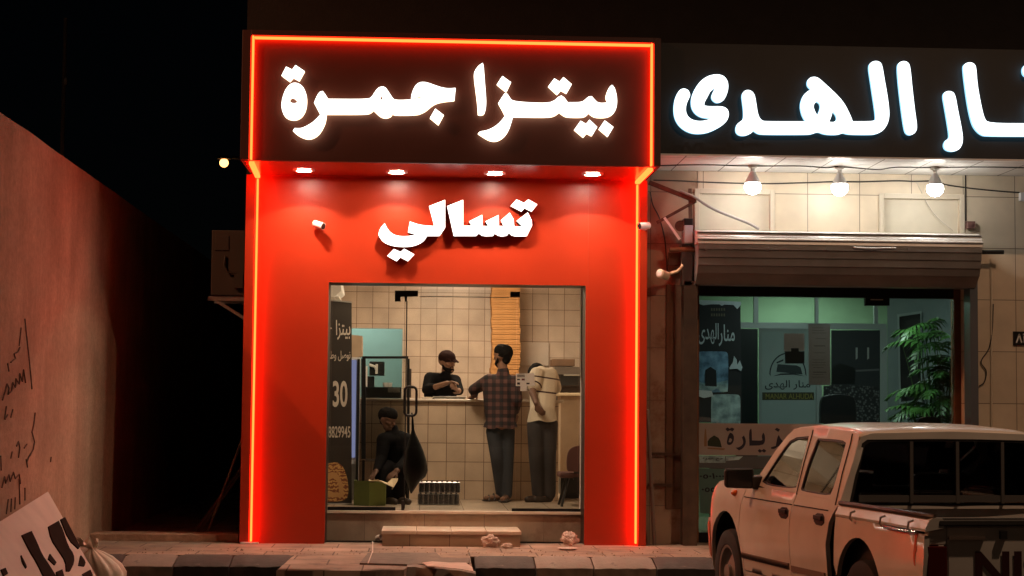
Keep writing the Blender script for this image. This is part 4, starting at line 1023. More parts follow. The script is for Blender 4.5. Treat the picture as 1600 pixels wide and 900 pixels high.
# cables
def cable(pts, r, name, m, label):
    g = MB(); P = [Vector(p) for p in pts]
    out = []
    for i in range(len(P)-1):
        p0, p1, p2, p3 = P[max(i-1, 0)], P[i], P[i+1], P[min(i+2, len(P)-1)]
        for k in range(6):
            t = k/6; out.append(.5*((2*p1)+(-p0+p2)*t+(2*p0-5*p1+4*p2-p3)*t*t+(-p0+3*p1-3*p2+p3)*t**3))
    out.append(P[-1]); g.tube(out, r, 6); return tag(g.build(name, m, smooth=True), label, 'cable')
w1 = [PY(1021, 281.5, YN-.012)]+[PY(x, y, YN-.012) for x, y in [(1060, 282.5), (1100, 284.5), (1160, 286.5), (1200, 287), (1260, 285.5), (1300, 284), (1350, 284), (1400, 282.5), (1430, 283.5), (1460, 283), (1480, 289), (1520, 294.5), (1560, 298.5), (1594, 301)]]
cable(w1, .007, 'wall_cable', M['cable'], 'dark cable running along the cream wall behind the bulbs')
yc2 = 17.22
w2 = [PZ(x, y, zc_-.008) for x, y in [(1020, 259), (1100, 257.5), (1170, 259.5), (1250, 259.5), (1290, 262), (1312, 260.5), (1370, 265), (1400, 261.5), (1460, 262), (1530, 261), (1600, 262)]]
cable(w2, .006, 'canopy_cable', M['cable'], 'thin cable looping along the canopy from bulb to bulb')
cable([PY(x, y, 17.70) for x, y in [(1062, 298), (1085, 308), (1100, 318), (1120, 329), (1150, 341), (1170, 349), (1186, 358)]], .014, 'taped_cable', mat('grey_taped_cable', (.3, .28, .26), .6), 'thick grey taped cable sagging from the bracket onto the shutter housing')
cable([PY(x, y, YN-.01) for x, y in [(1432, 285), (1440, 300), (1450, 320), (1465, 340), (1489, 360)]], .004, 'drop_wire', mat('pale_wire', (.55, .5, .42), .5), 'thin pale wire dropping across the right blocked window')
cable([PY(x, y, YN-.012) for x, y in [(1508.5, 270), (1508.5, 300), (1509, 345)]], .007, 'switch_cable', M['cable'], 'dark vertical cable going down to the brown switch')
cable([PY(x, y, YN-.014) for x, y in [(1548, 404), (1549, 450), (1549, 520), (1549, 600), (1549, 690)]], .012, 'wall_conduit', mat('cream_conduit', (.62, .54, .42), .5), 'thin cream conduit running down the wall right of the shutter')
cable([PY(x, y, YN-.02) for x, y in [(1552, 475), (1550, 520), (1545, 545), (1533, 565), (1541, 580), (1538, 597), (1530, 603)]], .006, 'loose_wire', M['cable'], 'loose dark wire curling beside the cream conduit')
cable([PY(x, y, YN-.012) for x, y in [(1016, 300), (1020, 320), (1030, 340), (1038, 370), (1041, 400), (1043, 430)]], .006, 'hanging_wire', M['cable'], 'dark wire hanging down the stained wall beside the red shopfront')
# bulbs
M['bulb'] = emis('lit_bulb', (1, .95, .86), 60)
pb = None
for k, (px, py) in enumerate([(1176, 291), (1312, 293), (1461, 294)]):
    p0 = PZ(px, py-33, zc_); c = PY(px, py, p0.y)
    lab = ['glowing round bulb under the canopy, nearest the red shopfront', 'glowing round bulb under the canopy, in the middle of three', 'glowing round bulb under the canopy, above the right blocked window'][k]
    if pb is None:
        at0 = Vector((c.x, p0.y, zc_)); pb = thing('pendant_bulb', at0, lab, 'bulb', 'bulbs hanging under the canopy'); hgt = zc_-c.z
        g = MB(); g._lathe(at0, Vector((0, 0, -1)), [(.001, 0), (.045, 0), (.045, .02), (.02, .035), (.02, .06), (.001, .06)], 20, 0); g.build('ceiling_rose', mat('grey_socket', (.45, .42, .38), .5), pb, smooth=True)
        g = MB(); g._lathe(at0, Vector((0, 0, -1)), [(.022, .06), (.026, .07), (.058, hgt-.075), (.076, hgt-.036), (.074, hgt-.03), (.02, hgt-.03)], 20, 0); g.build('bulb_neck', mat('white_bulb_neck', (.8, .8, .78), .4), pb, smooth=True)
        g = MB(); g.ball((at0.x, at0.y, zc_-hgt-.005), .082, 24, 14, sc=(1, 1, .95)); g.build('glowing_globe', M['bulb'], pb, smooth=True)
    else:
        tag(copy_tree(pb, (c.x, p0.y, zc_)), lab)
# house number
hn = thing('house_number', PY(1600, 530, 17.93), 'small dark number plate with pale digits at the right edge', 'sign')
g = MB(); g.box((X(1583, YN), YN-.02, Z(540, YN, 1590)), (X(1625, YN), YN-.001, Z(518, YN, 1590))); g.build('plate', M['black'], hn, bevel=.003)
g = MB(); write(g, '٨٢', nq(1587, 521, 1606, 536, YN-.02), lift=.002, bold=.02); g.build('digits', M['white'], hn)
# leaning pole in the corner
g = MB(); a = PZ(1022, 851, .0); g.tube([(a.x, a.y-.03, 0.0), PY(1012, 640, 17.7)], .02, 10); tag(g.build('leaning_pole', mat('grey_pole', (.22, .17, .14), .6)), 'grey pole leaning in the corner right of the red shopfront', 'pole')
# brown stained planks/box on the stained strip
ps = thing('plaster_patches', PY(1052, 830, YN), 'rough brown board nailed on the wall between the two shops', 'board')
g = MB(); a, b = PY(1040, 772, YN-.02), PY(1068, 445, YN-.02); g.box((a.x, YN-.02, .35), (b.x, YN-.001, b.z)); g.build('upper_board', M['rustwall'], ps, bevel=.004)
g = MB(); a, b = PY(1012, 760, YN-.02), PY(1068, 712, YN-.02)
for i in range(4):
    x_ = a.x+(b.x-a.x)*(i+.5)/4
g.box((a.x, YN-.035, a.z), (b.x, YN-.021, a.z+.03)); g.build('batten', M['rust'], ps)
g = MB(); g.box((a.x, YN-.035, b.z), (b.x, YN-.021, b.z+.03)); g.build('batten', M['rust'], ps)

# ------------------------------------------------------------------ neighbour: window and room behind
nf = thing('shop_window', ((wx0+wx1)/2, YNG, 0), 'dark neighbouring shop window in a brown wooden frame', 'shop window')
zg1 = Z(465, YNG, 1300)
g = MB(); g.box((X(1489, YNG), YNG-.06, 0), (wx1+.2, YNG+.06, zg1+.4)); g.build('side_frame', M['wood'], nf, bevel=.004)
g = MB(); g.box((wx0-.12, YNG-.06, 0), (X(1091, YNG), YNG+.06, zg1+.4)); g.build('side_frame', M['wood'], nf, bevel=.004)
g = MB(); g.box((X(1091, YNG)+.001, YNG-.05, zg1), (X(1489, YNG)-.001, YNG+.05, zg1+.45)); g.build('head_board', M['black'], nf)
M['glass2'] = glass('shop_window_glass', (.86, .9, .88), .06)
gx0, gx1 = X(1091.5, YNG), X(1488.5, YNG)
g = MB(); g.box((gx0, YNG-.005, .1), (gx1, YNG+.005, zg1-.001)); g.build('glass_sheet', M['glass2'], nf)
g = MB(); g.box((gx0, YNG-.05, 0), (gx1, YNG+.05, .099)); g.build('bottom_rail', M['blackmetal'], nf)
g = MB(); g.sheet([(1352, 458), (1390, 458), (1390, 477.5), (1352, 477.5)], [], lambda x, y: PY(x, y, YNG-.03), lambda x, y: PY(x, y, YNG-.03)+Vector((0, .06, 0))); g.build('patch_fitting', M['black'], nf, bevel=.003)
g = MB(); a, b = PY(1360, 469, YNG-.035), PY(1380, 467.5, YNG-.035); g.box((a.x, YNG-.036, a.z), (b.x, YNG-.032, b.z)); g.build('metal_cap', M['white'], nf)
# hanging banner inside, torn
hb = thing('torn_banner', PY(1125, 660, 19.15), 'torn dark banner with white name and blue pictures inside the window', 'banner')
Yh = 19.15
M['hbdark'] = mat('charcoal_banner', (.03, .03, .032), .6)
M['hbwhite'] = mat('white_print', (.72, .80, .84), .7)
M['hbblue'] = paper('blue_print', (.20, .36, .52), .05, .45, 9)
M['hbteal'] = paper('pale_teal_print', (.36, .54, .60), .05, .4, 10)
g = MB(); g.sheet([(1090, 474), (1157, 475), (1159, 660), (1090, 660)], [], lambda x, y: PY(x, y, Yh), lambda x, y: PY(x, y, Yh)+Vector((0, .004, 0))); g.build('print', M['hbdark'], hb)
g = MB(); g.sheet([(1090, 468.5), (1158, 471.5), (1158, 476), (1152, 483), (1146, 476.5), (1132, 476), (1128, 478), (1124, 475.5), (1110, 475.5), (1099, 477), (1090, 474)], [], lambda x, y: PY(x, y, Yh-.004)); g.build('torn_edge', M['hbwhite'], hb)
g = MB(); write(g, shape('منار'), nq(1123, 507, 1148, 541, Yh), lift=.003, bold=.012); write(g, shape('الهدى'), nq(1091, 505, 1123, 538, Yh), lift=.003, bold=.012); g.build('name', M['hbwhite'], hb)
g = MB()
for row, n_ in ((483.5, 6), (492, 6)):
    for i in range(n_):
        x0 = 1111+i*3.9; g.sheet([(x0, row-2.2), (x0+2.3, row-2.2), (x0+2.3, row+2.2), (x0, row+2.2)], [], lambda x, y: PY(x, y, Yh-.003))
g.build('small_lines', mat('dim_print', (.2, .17, .12), .7), hb)
def rrect(x0, y0, x1, y1, r):
    return chaikin([(x0, y0+r), (x0+r*.3, y0+r*.3), (x0+r, y0), (x1-r, y0), (x1-r*.3, y0+r*.3), (x1, y0+r), (x1, y1-r), (x1-r*.3, y1-r*.3), (x1-r, y1), (x0+r, y1), (x0+r*.3, y1-r*.3), (x0, y1-r)], 2, 80)
g = MB(); g.sheet(rrect(1088, 549, 1138, 613, 6), [], lambda x, y: PY(x, y, Yh-.003)); g.build('blue_picture', M['hbblue'], hb)
g = MB(); g.sheet([(1102, 603), (1102, 578), (1110, 573), (1119, 579), (1120, 604)], [], lambda x, y: PY(x, y, Yh-.006)); g.build('cube_shape', M['hbdark'], hb)
g = MB(); g.sheet([(1090, 596), (1102, 599), (1120, 598), (1137, 594), (1137, 612), (1128, 613), (1120, 607), (1110, 612), (1092, 608)], [[(1103, 600), (1119, 600), (1119, 604), (1103, 603)]], lambda x, y: PY(x, y, Yh-.005)); g.build('crowd_band', M['hbteal'], hb)
g = MB(); g.sheet([(1140, 574), (1145, 566), (1147, 556), (1151, 562), (1152, 570), (1156, 563), (1160, 574), (1158, 580), (1152, 576), (1140, 577)], [], lambda x, y: PY(x, y, Yh-.007)); g.build('peeled_patch', M['hbwhite'], hb)
g = MB(); g.sheet([(1090, 609), (1112, 611), (1115, 619), (1100, 622), (1091, 619)], [], lambda x, y: PY(x, y, Yh-.007)); g.build('peeled_patch', M['hbwhite'], hb)
g = MB(); g.sheet(rrect(1111, 616, 1157, 672, 6), [], lambda x, y: PY(x, y, Yh-.004)); g.build('teal_picture', M['hbteal'], hb)
# sign strips fixed to the glass
Yq = YNG-.009
s1 = thing('visit_sign', PY(1160, 710, Yq), 'long grey sign strip with dark Arabic word and a domed mosque picture', 'sign')
M['sgrey'] = mat('grey_white_board', (.40, .35, .32), .6, var=.06)
g = MB(); g.sheet([(1089, 661), (1300, 663), (1300, 712), (1090, 711)], [], lambda x, y: PY(x, y, Yq), lambda x, y: PY(x, y, Yq)+Vector((0, .003, 0))); g.build('board', M['sgrey'], s1)
M['navy'] = mat('dark_navy_print', (.02, .018, .035), .6)
q5 = 6.43; O5 = (1080, 650)
ar = [[(355, 270), (370, 200), (390, 168), (415, 175), (432, 210), (425, 260), (400, 290), (370, 292)], [(343, 130), (365, 115), (385, 128), (410, 115), (435, 130), (415, 155), (390, 142), (365, 155)], [(445, 318), (480, 315), (515, 290), (525, 260), (510, 215), (530, 195), (550, 240), (545, 290), (515, 330), (480, 345)],
      [(580, 155), (600, 125), (608, 140), (610, 245), (700, 248), (715, 240), (708, 200), (725, 165), (742, 200), (742, 260), (715, 295), (585, 298)], [(668, 350), (685, 332), (710, 345), (730, 330), (755, 350), (735, 368), (712, 355), (690, 370)], [(838, 135), (860, 118), (893, 135), (875, 160)], [(865, 215), (880, 190), (900, 230), (930, 260), (930, 300), (880, 300), (840, 330), (805, 330), (800, 315), (850, 300)]]
for i, p in enumerate(ar):
    hole = [[(375, 262), (385, 225), (400, 225), (412, 240), (398, 265)]] if i == 0 else []
    g = MB(); g.sheet(chaikin(conv(p, O5, q5), 1, 60), [conv(h, O5, q5) for h in hole], lambda x, y: PY(x, y, Yq-.002)); g.build('letter', M['navy'], s1)
g = MB(); g.sheet(conv([(165, 300), (165, 255), (185, 225), (230, 195), (275, 220), (292, 250), (308, 315)], O5, q5), [], lambda x, y: PY(x, y, Yq-.002)); g.build('dome_picture', mat('dark_green_print', (.025, .04, .02), .6), s1)
g = MB()
for pp in ([(130, 305), (130, 215), (138, 130), (148, 130), (156, 215), (158, 305)], [(165, 318), (340, 325), (330, 342), (165, 330)]):
    g.sheet(conv(pp, O5, q5), [], lambda x, y: PY(x, y, Yq-.002))
g.build('minaret_picture', mat('tan_print', (.30, .17, .08), .6), s1)
s2 = thing('phone_sign', PY(1140, 800, Yq), 'pale teal sign strip with dark phone numbers low on the window', 'sign')
g = MB(); g.sheet([(1090, 712.5), (1230, 713), (1230, 733), (1091, 731)], [], lambda x, y: PY(x, y, Yq), lambda x, y: PY(x, y, Yq)+Vector((0, .003, 0))); g.build('grey_band', mat('dim_grey_print', (.10, .115, .12), .6), s2)
g = MB(); g.sheet(conv([(80, 405), (340, 405), (345, 470), (85, 470)], O5, q5), [], lambda x, y: PY(x, y, Yq-.001)); g.sheet(conv([(350, 410), (520, 405), (480, 440), (350, 450)], O5, q5), [], lambda x, y: PY(x, y, Yq-.001)); g.build('pale_marks', M['hbteal'], s2)
g = MB(); g.sheet([(1091, 732), (1230, 734), (1230, 805), (1094, 802)], [], lambda x, y: PY(x, y, Yq), lambda x, y: PY(x, y, Yq)+Vector((0, .003, 0))); g.build('number_panel', paper('teal_panel', (.34, .52, .48), .7), s2)
g = MB(); write(g, '٠٥٠١٠٠٠٧٣٣', nq(1093, 737, 1163, 748, Yq), lift=.002, bold=.03); write(g, '٠٥٥٠١٠٠٧٣٣', nq(1096, 757, 1168, 769, Yq), lift=.002, bold=.03); g.build('numbers', M['navy'], s2)
g = MB(); write(g, shape('حج عمرة'), nq(1098, 714, 1130, 720, Yq), lift=.003, bold=.02); g.build('small_words', M['navy'], s2)

# room
ny1 = 22.6
M['nroom'] = mat('grey_green_wall', (.26, .31, .30), .7, var=.05)
rL, rR = rx1+.16, 7.2
g = MB(); g.box((rL-.08, YNG+.1, 0), (rL, ny1, 3.0)); struct(g.build('office_side_wall', M['nroom']))
g = MB(); g.box((rL-.08, ny1, 0), (rR, ny1+.1, 3.0)); struct(g.build('office_back_wall', mat('office_green_wall', (.36, .52, .34), .7, var=.05)))
g = MB(); g.box((rL-.08, YNG-.04, -.1), (rR, ny1, -.0)); struct(g.build('office_floor', M['floortile']))
g = MB(); g.box((rL-.08, YNG-.04, 3.0), (rR, ny1+.1, 3.1)); struct(g.build('office_ceiling', M['plain']))
xr_ = X(1490, 19.9)
g = MB(); g.hexa([(X(1387, 20.6), 20.6, 0), (X(1560, 19.2), 19.2, 0), (X(1560, 19.2)+.05, 19.25, 0), (X(1387, 20.6)+.05, 20.65, 0), (X(1387, 20.6), 20.6, 3), (X(1560, 19.2), 19.2, 3), (X(1560, 19.2)+.05, 19.25, 3), (X(1387, 20.6)+.05, 20.65, 3)]); struct(g.build('office_angled_wall', M['nroom']))
Ypt = 20.55
pt = thing('office_partition', PY(1270, 690, Ypt), 'pale aluminium framed office partition with clear upper panes', 'partition')
M['alu'] = mat('pale_aluminium', (.45, .50, .48), .4, .3)
def pb_(x0, y0, x1, y1, nm='frame_bar', m=None, d=.05, dy=0):
    g = MB(); a, b = PY(x0, y1, Ypt+dy), PY(x1, y0, Ypt+dy); g.box((a.x, Ypt+dy, a.z), (b.x, Ypt+dy+d, b.z)); g.build(nm, m or M['alu'], pt)
pb_(1150, 506, 1385, 512.5); pb_(1178, 440, 1185, 505.5, dy=-.01); pb_(1274, 440, 1279, 505.5); pb_(1366, 440, 1372, 505.5); pb_(1376, 512.6, 1386, 720, dy=-.002); pb_(1276, 512.6, 1284, 720)
pb_(1186, 513, 1275, 720, 'panel', mat('grey_panel', (.30, .35, .33), .6, var=.06), .03, .01)
pb_(1150, 514, 1184, 720, 'dark_panel', mat('dark_glass_panel', (.015, .02, .02), .3), .03, .01)
lg = thing('logo_poster', PY(1232, 680, Ypt), 'poster with an arched book emblem, Arabic name and a yellow lettered band', 'poster')
Yl = Ypt+.006
M['lgink'] = mat('dark_emblem_print', (.02, .03, .032), .6)
def lgp(pts, nm='emblem', m=None, holes=[], dy=0):
    g = MB(); g.sheet(pts, holes, lambda x, y: PY(x, y, Yl-.002-dy)); g.build(nm, m or M['lgink'], lg)
g = MB(); g.sheet([(1190, 518), (1274, 518), (1274, 676), (1190, 676)], [], lambda x, y: PY(x, y, Yl), lambda x, y: PY(x, y, Yl)+Vector((0, .002, 0))); g.build('sheet', mat('grey_green_sheet', (.33, .40, .38), .7), lg)
arc = [(1231+29*math.cos(R(t)), 585-34*math.sin(R(t))) for t in range(-5, 186, 8)]; arc2 = [(1231+27*math.cos(R(t)), 585-32*math.sin(R(t))) for t in range(185, -6, -8)]
lgp(arc+arc2, 'arch'); lgp([(1213, 581), (1215, 569), (1245, 571), (1251, 574), (1254, 585)], 'book'); lgp([(1213, 566), (1224, 561), (1224, 564), (1214, 568)], 'book_edge'); lgp([(1207, 588), (1220, 583.5), (1240, 583), (1258, 588), (1240, 585.5), (1220, 586)], 'book_line')
g = MB(); write(g, shape('منار الهدى'), nq(1195, 594, 1266, 609, Yl), lift=.003, bold=.012); g.build('arabic_name', M['lgink'], lg)
lgp([(1191, 613), (1272, 613), (1272, 625), (1191, 625)], 'band', mat('dark_olive_band', (.045, .04, .012), .6))
g = MB(); write(g, 'MANAR ALHUDA', nq(1196, 615, 1271, 623.5, Yl), lift=.004, bold=.02); g.build('latin_name', mat('olive_yellow_print', (.22, .19, .04), .6), lg)
n1 = thing('small_notice', PY(1240, 568, YNG+.02), 'short paper notice with a dark lower half stuck on the dark window', 'notice')
g = MB(); g.sheet([(1225, 521), (1257, 521), (1257, 548), (1225, 549)], [], lambda x, y: PY(x, y, YNG+.012), lambda x, y: PY(x, y, YNG+.013)); g.build('sheet', paper('dim_paper', (.55, .49, .47), .55), n1)
g = MB(); g.sheet([(1226.5, 549), (1236, 549), (1236, 544), (1248, 544), (1248, 549), (1257, 549), (1257, 568), (1226.5, 568)], [], lambda x, y: PY(x, y, YNG+.011)); g.build('dark_half', mat('slate_print', (.03, .05, .07), .7), n1)
n2 = thing('long_notice', PY(1281, 601, YNG+.02), 'tall grey paper notice with lines of print stuck on the dark window', 'notice')
g = MB(); g.sheet([(1263, 506), (1297, 506), (1298, 602), (1264, 601)], [], lambda x, y: PY(x, y, YNG+.012), lambda x, y: PY(x, y, YNG+.013)); g.build('sheet', paper('grey_paper', (.48, .44, .43), .55), n2)
g = MB()
rr = random.Random(8)
for y in (512, 516, 520, 529, 540, 551, 562, 566, 570, 574, 581, 585, 589):
    a = 1268+rr.random()*6; b = 1292-rr.random()*6; hgt = .5 if y not in (540, 581) else 1.0
    g.sheet([(a, y), (b, y), (b, y+hgt), (a, y+hgt)], [], lambda x, y: PY(x, y, YNG+.011))
g.build('printing', mat('grey_ink', (.12, .1, .1), .8), n2)
# crowd picture: a night view of a black cube building over a pale crowd
cpz = thing('night_picture', PY(1336, 652, Ypt), 'large dark framed night photograph of a pale crowd below a black building', 'picture')
g = MB(); g.sheet([(1299, 516), (1375, 516), (1375, 665), (1287, 665), (1287, 603), (1299, 603)], [], lambda x, y: PY(x, y, Ypt), lambda x, y: PY(x, y, Ypt)+Vector((0, .01, 0))); g.build('print', mat('night_print', (.022, .026, .028), .6), cpz)
cm_ = mat('crowd_print', (.2, .21, .2), .7); t_ = cm_.node_tree; v_ = t_.nodes.new('ShaderNodeTexVoronoi'); v_.inputs['Scale'].default_value = 34; tc_ = t_.nodes.new('ShaderNodeTexCoord'); r_ = t_.nodes.new('ShaderNodeValToRGB')
r_.color_ramp.elements[0].color = (.22, .23, .22, 1); r_.color_ramp.elements[1].color = (.02, .02, .02, 1); r_.color_ramp.elements[1].position = .55; t_.links.new(tc_.outputs['Object'], v_.inputs['Vector']); t_.links.new(v_.outputs['Distance'], r_.inputs[0]); t_.links.new(r_.outputs[0], t_.nodes['Principled BSDF'].inputs['Base Color'])
g = MB(); g.sheet([(1288, 606), (1300, 601), (1374, 604), (1374, 660), (1288, 660)], [], lambda x, y: PY(x, y, Ypt-.002)); g.build('crowd', cm_, cpz)
g = MB(); g.sheet([(1299, 575), (1312, 567), (1336, 575), (1336, 600), (1299, 600)], [], lambda x, y: PY(x, y, Ypt-.003)); g.build('black_building', M['black'], cpz)
g = MB(); m_ = mat('lamp_print', (.35, .36, .34), .6)
for x in (1337, 1355):
    g = MB(); g.sheet([(x, 543), (x+3, 543), (x+3, 560), (x, 562)], [], lambda x, y: PY(x, y, Ypt-.002)); g.build('bright_tower', m_, cpz)
g = MB(); g.sheet([(1337, 578), (1374, 576), (1374, 579), (1337, 581)], [], lambda x, y: PY(x, y, Ypt-.002)); g.build('bright_band', mat('grey_print_line', (.12, .12, .12), .6), cpz)
# framed dark picture on the angled wall
fpz = thing('framed_poster', PY(1420, 625, 20.1), 'tall pale framed dark poster on the wall behind the plant', 'picture')
pn0 = Vector((X(1387, 20.6), 20.6, 1)); pnn = (Vector((X(1560, 19.2), 19.2, 1))-pn0).cross(Vector((0, 0, 1))).normalized()
if pnn.y > 0: pnn = -pnn
g = MB(); g.sheet([(1402, 491), (1440, 486), (1441, 628), (1405, 632)], [[(1405, 495), (1438, 490), (1439, 624), (1408, 628)]], lambda x, y: PP(x, y, pn0+pnn*.03, pnn), lambda x, y: PP(x, y, pn0+pnn*.004, pnn)); g.build('frame', M['alu'], fpz)
g = MB(); g.sheet([(1405, 495), (1438, 490), (1439, 624), (1408, 628)], [], lambda x, y: PP(x, y, pn0+pnn*.012, pnn)); g.build('print', mat('dark_poster', (.03, .028, .026), .6, var=.4, vscale=4), fpz)
# potted palm
pmx, pmy = X(1470, 18.95), 18.95
pm = thing('potted_palm', (pmx, pmy, 0), 'leafy green palm with split leaves standing inside the right of the window', 'plant')
M['leaf'] = mat('palm_leaf', (.06, .17, .035), .4, var=.3, vscale=6)
g = MB(); g._lathe(Vector((pmx, pmy, 0)), Vector((0, 0, 1)), [(.001, 0), (.13, 0), (.19, .3), (.2, .32), (.18, .32), (.16, .28), (.001, .28)], 24, 0); g.build('pot', mat('clay_pot', (.2, .09, .05), .7), pm, smooth=True)
rr = random.Random(11)
stems = MB(); lv = MB()
tips = [(1462, 505), (1432, 515), (1448, 545), (1418, 520), (1482, 540), (1486, 575), (1470, 590), (1425, 610), (1408, 615), (1445, 620), (1480, 625), (1460, 640), (1430, 635), (1488, 655), (1470, 560), (1450, 580), (1485, 605), (1415, 640)]
tips += [(x+rr.uniform(-14, 14), y+rr.uniform(4, 30)) for x, y in tips]
for i, (tx_, ty_) in enumerate(tips):
    tip = PY(min(tx_, 1487), ty_, pmy+rr.uniform(-.2, .35)); base = Vector((pmx+rr.uniform(-.04, .04), pmy+rr.uniform(-.04, .04), .28))
    mid = base.lerp(tip, .6)+Vector((0, 0, .25))
    P = [base*(1-t)**2+mid*2*t*(1-t)+tip*t*t for t in [k/10 for k in range(11)]]
    stems.tube(P, [.008*(1-.6*k/10) for k in range(11)], 5)
    # split leaf: leaflets either side of the last half of the stalk
    Ld = (P[-1]-P[5]); out = (tip-Vector((pmx, pmy, tip.z))); 
    L_ = .34+rr.random()*.16
    d0 = (Vector((out.x, out.y, 0)).normalized()*.8+Vector((0, 0, -.25+rr.random()*.5))).normalized() if out.length > .05 else Vector((rr.uniform(-1, 1), -.5, .1)).normalized()
    sd_ = d0.cross(Vector((0, 0, 1))).normalized(); upv = sd_.cross(d0)
    st0 = tip-d0*L_*.55
    Lw = .17+.05*rr.random(); K = 9
    mid_ = [st0+d0*L_*(k/K)+upv*(.10*math.sin(k/K*2.2)-.16*(k/K)**2) for k in range(K+1)]
    lv.tube(mid_, [.006]*(K+1), 5)
    for s in (-1, 1):
        for k in range(K):
            t = (k+.5)/K; w = Lw*math.sin(math.pi*(.18+.74*t))
            a, b = mid_[k], mid_[k].lerp(mid_[k+1], .78); dd = (sd_*s+d0*(.25+t*.9)).normalized()
            dr = Vector((0, 0, -.30*w-.02*rr.random()))
            e1 = b.lerp(a, .35)+dd*w+dr*1.4; m1, m2 = a+dd*w*.55+dr*.35, b+dd*w*.55+dr*.35
            lv.add([a, m1, e1, m2, b], [(0, 1, 3, 4), (1, 2, 3)])
stems.build('stalk', mat('palm_stalk', (.06, .1, .03), .5), pm, smooth=True); lv.build('foliage', M['leaf'], pm)
# chair silhouettes
def office_seat(px, py, Y, w, label):
    c = PY(px, py, Y); t = thing('desk_chair', (c.x, Y, 0), label, 'chair')
    g = MB(); g.sheet(chaikin([(c.x-w, c.z-.3), (c.x-w, c.z-.05), (c.x-w*.7, c.z+.02), (c.x+w*.7, c.z+.02), (c.x+w, c.z-.05), (c.x+w, c.z-.3)], 2, 80), [], lambda x, z: Vector((x, Y, z)), lambda x, z: Vector((x, Y+.08, z))); g.build('backrest', M['black'], t, bevel=.02)
    g = MB(); g.box((c.x-w*.95, Y+.05, .42), (c.x+w*.95, Y+.5, .52)); g.build('seat', M['black'], t, bevel=.03)
    g = MB(); g.cyl((c.x, Y+.25, .06), (c.x, Y+.25, .42), .03); g.bar((c.x, Y+.06, .5), (c.x, Y+.03, c.z-.25), .05, .03, up=(0, 1, 0)); g.build('column', M['black'], t)
    for k in range(5):
        an = k*R(72); g = MB(); g.bar((c.x, Y+.25, .08), (c.x+.28*math.cos(an), Y+.25+.28*math.sin(an), .03), .04, .03); g.build('leg', M['black'], t)
office_seat(1310, 619, 19.6, .2, 'black desk chair in front of the crowd photograph')
office_seat(1452, 654, 18.55, .13, 'low black chair back beside the palm')
dk = thing('reception_desk', PY(1270, 690, 19.3), 'dark reception desk inside the neighbouring shop', 'desk')
g = MB(); g.box((X(1110, 19.5), 19.7, .72), (X(1370, 19.5), 20.3, .76)); g.build('desktop', M['ovendark'], dk, bevel=.005)
g = MB(); g.box((X(1115, 19.5), 19.75, 0), (X(1365, 19.5), 19.79, .719)); g.build('front', M['ovendark'], dk)
area('office_lamp', (X(1270, 21.5), 21.6, 2.95), .7, OFFICE, (.75, 1, .85))
area('office_front_lamp', (X(1330, 18.6), 18.6, 2.95), .5, OFFICE*1.0, (.80, 1, .95))
# ------------------------------------------------------------------ the white pickup
TO = Vector((3.64, 10.2, ROAD)); th_ = R(7)
TH = Vector((-math.sin(th_), math.cos(th_), 0)); TL = Vector((-math.cos(th_), -math.sin(th_), 0))
def T(u, v, w): return TO+TH*u+TL*v+Vector((0, 0, w))
def VW(w):                                   # half width of the body at height w
    if w < .45: return .80-.05*((.45-w)/.2)**2
    if w < .92: return .80+.012*math.sin((w-.45)/.47*math.pi)
    return .80-(w-.92)*.33
def VU(u, w):                                # narrows towards the nose
    v = VW(w)
    if u > 4.1: v -= .05*((u-4.1)/.3)**2
    return v
tk = thing('pickup_truck', T(2.2, 0, 0), 'dusty white double cab pickup parked nose in at the kerb', 'pickup')
M['truck'] = mat('dusty_white_paint', (.66, .63, .58), .34, var=.09, vscale=3, coat=.6, dark=(.40, .34, .28), dthr=.70, dscale=5)
M['rubber'] = mat('tyre_rubber', (.02, .019, .018), .8, var=.3, vscale=10)
M['wheelrim'] = mat('steel_wheel', (.30, .28, .26), .45, .6, var=.1)
M['trimblack'] = mat('black_trim', (.02, .019, .018), .55)
M['cavity'] = mat('dark_cavity', (.008, .008, .008), .9)
M['carglass'] = glass('dusty_car_glass', (.70, .69, .67), .10, .02)
M['amber'] = mat('orange_lens', (.65, .12, .02), .2)
M['tail'] = mat('dark_red_lens', (.10, .012, .01), .2)
M['chrome'] = mat('chrome', (.6, .58, .55), .15, 1)
M['groove'] = mat('panel_gap', (.015, .013, .012), .8)
def arc(cu, cw, r, a0, a1, n=14, sw=1.0):
    return [(cu+r*math.cos(R(a0+(a1-a0)*i/n)), cw+r*sw*math.sin(R(a0+(a1-a0)*i/n))) for i in range(n+1)]
FW, RW = 3.83, .98
SIDE = {
 'fender': [(4.40, .50), (4.41, .80), (4.37, .90), (4.29, .985), (4.15, 1.045), (3.95, 1.068), (3.6, 1.085), (3.25, 1.11), (3.22, 1.08), (3.42, 1.03), (3.455, .90), (3.475, .73), (3.445, .62), (3.38, .56), (3.38, .30), (3.40, .30)]+arc(FW, .40, .43, 200, -15, 18)+[(4.27, .40), (4.36, .42)],
 'front_door': [(3.41, 1.025), (3.445, .90), (3.465, .73), (3.435, .625), (3.37, .555), (3.36, .42), (2.25, .42), (2.30, .70), (2.30, .88), (2.27, 1.035), (2.62, 1.04), (3.0, 1.045)],
 'rear_door': [(2.26, 1.035), (2.29, .88), (2.29, .70), (2.24, .42), (1.53, .42), (1.535, .60), (1.56, .74), (1.52, .88), (1.43, 1.0), (1.6, 1.03), (2.0, 1.033)],
 'bed': [(1.40, 1.0), (1.40, .925), (1.36, .80), (1.37, .62)]+arc(RW, .42, .41, 20, 160, 16)+[(.5, .5), (-.05, .5), (-.06, .80), (-.055, .925), (1.3, .925)][0:4],
}
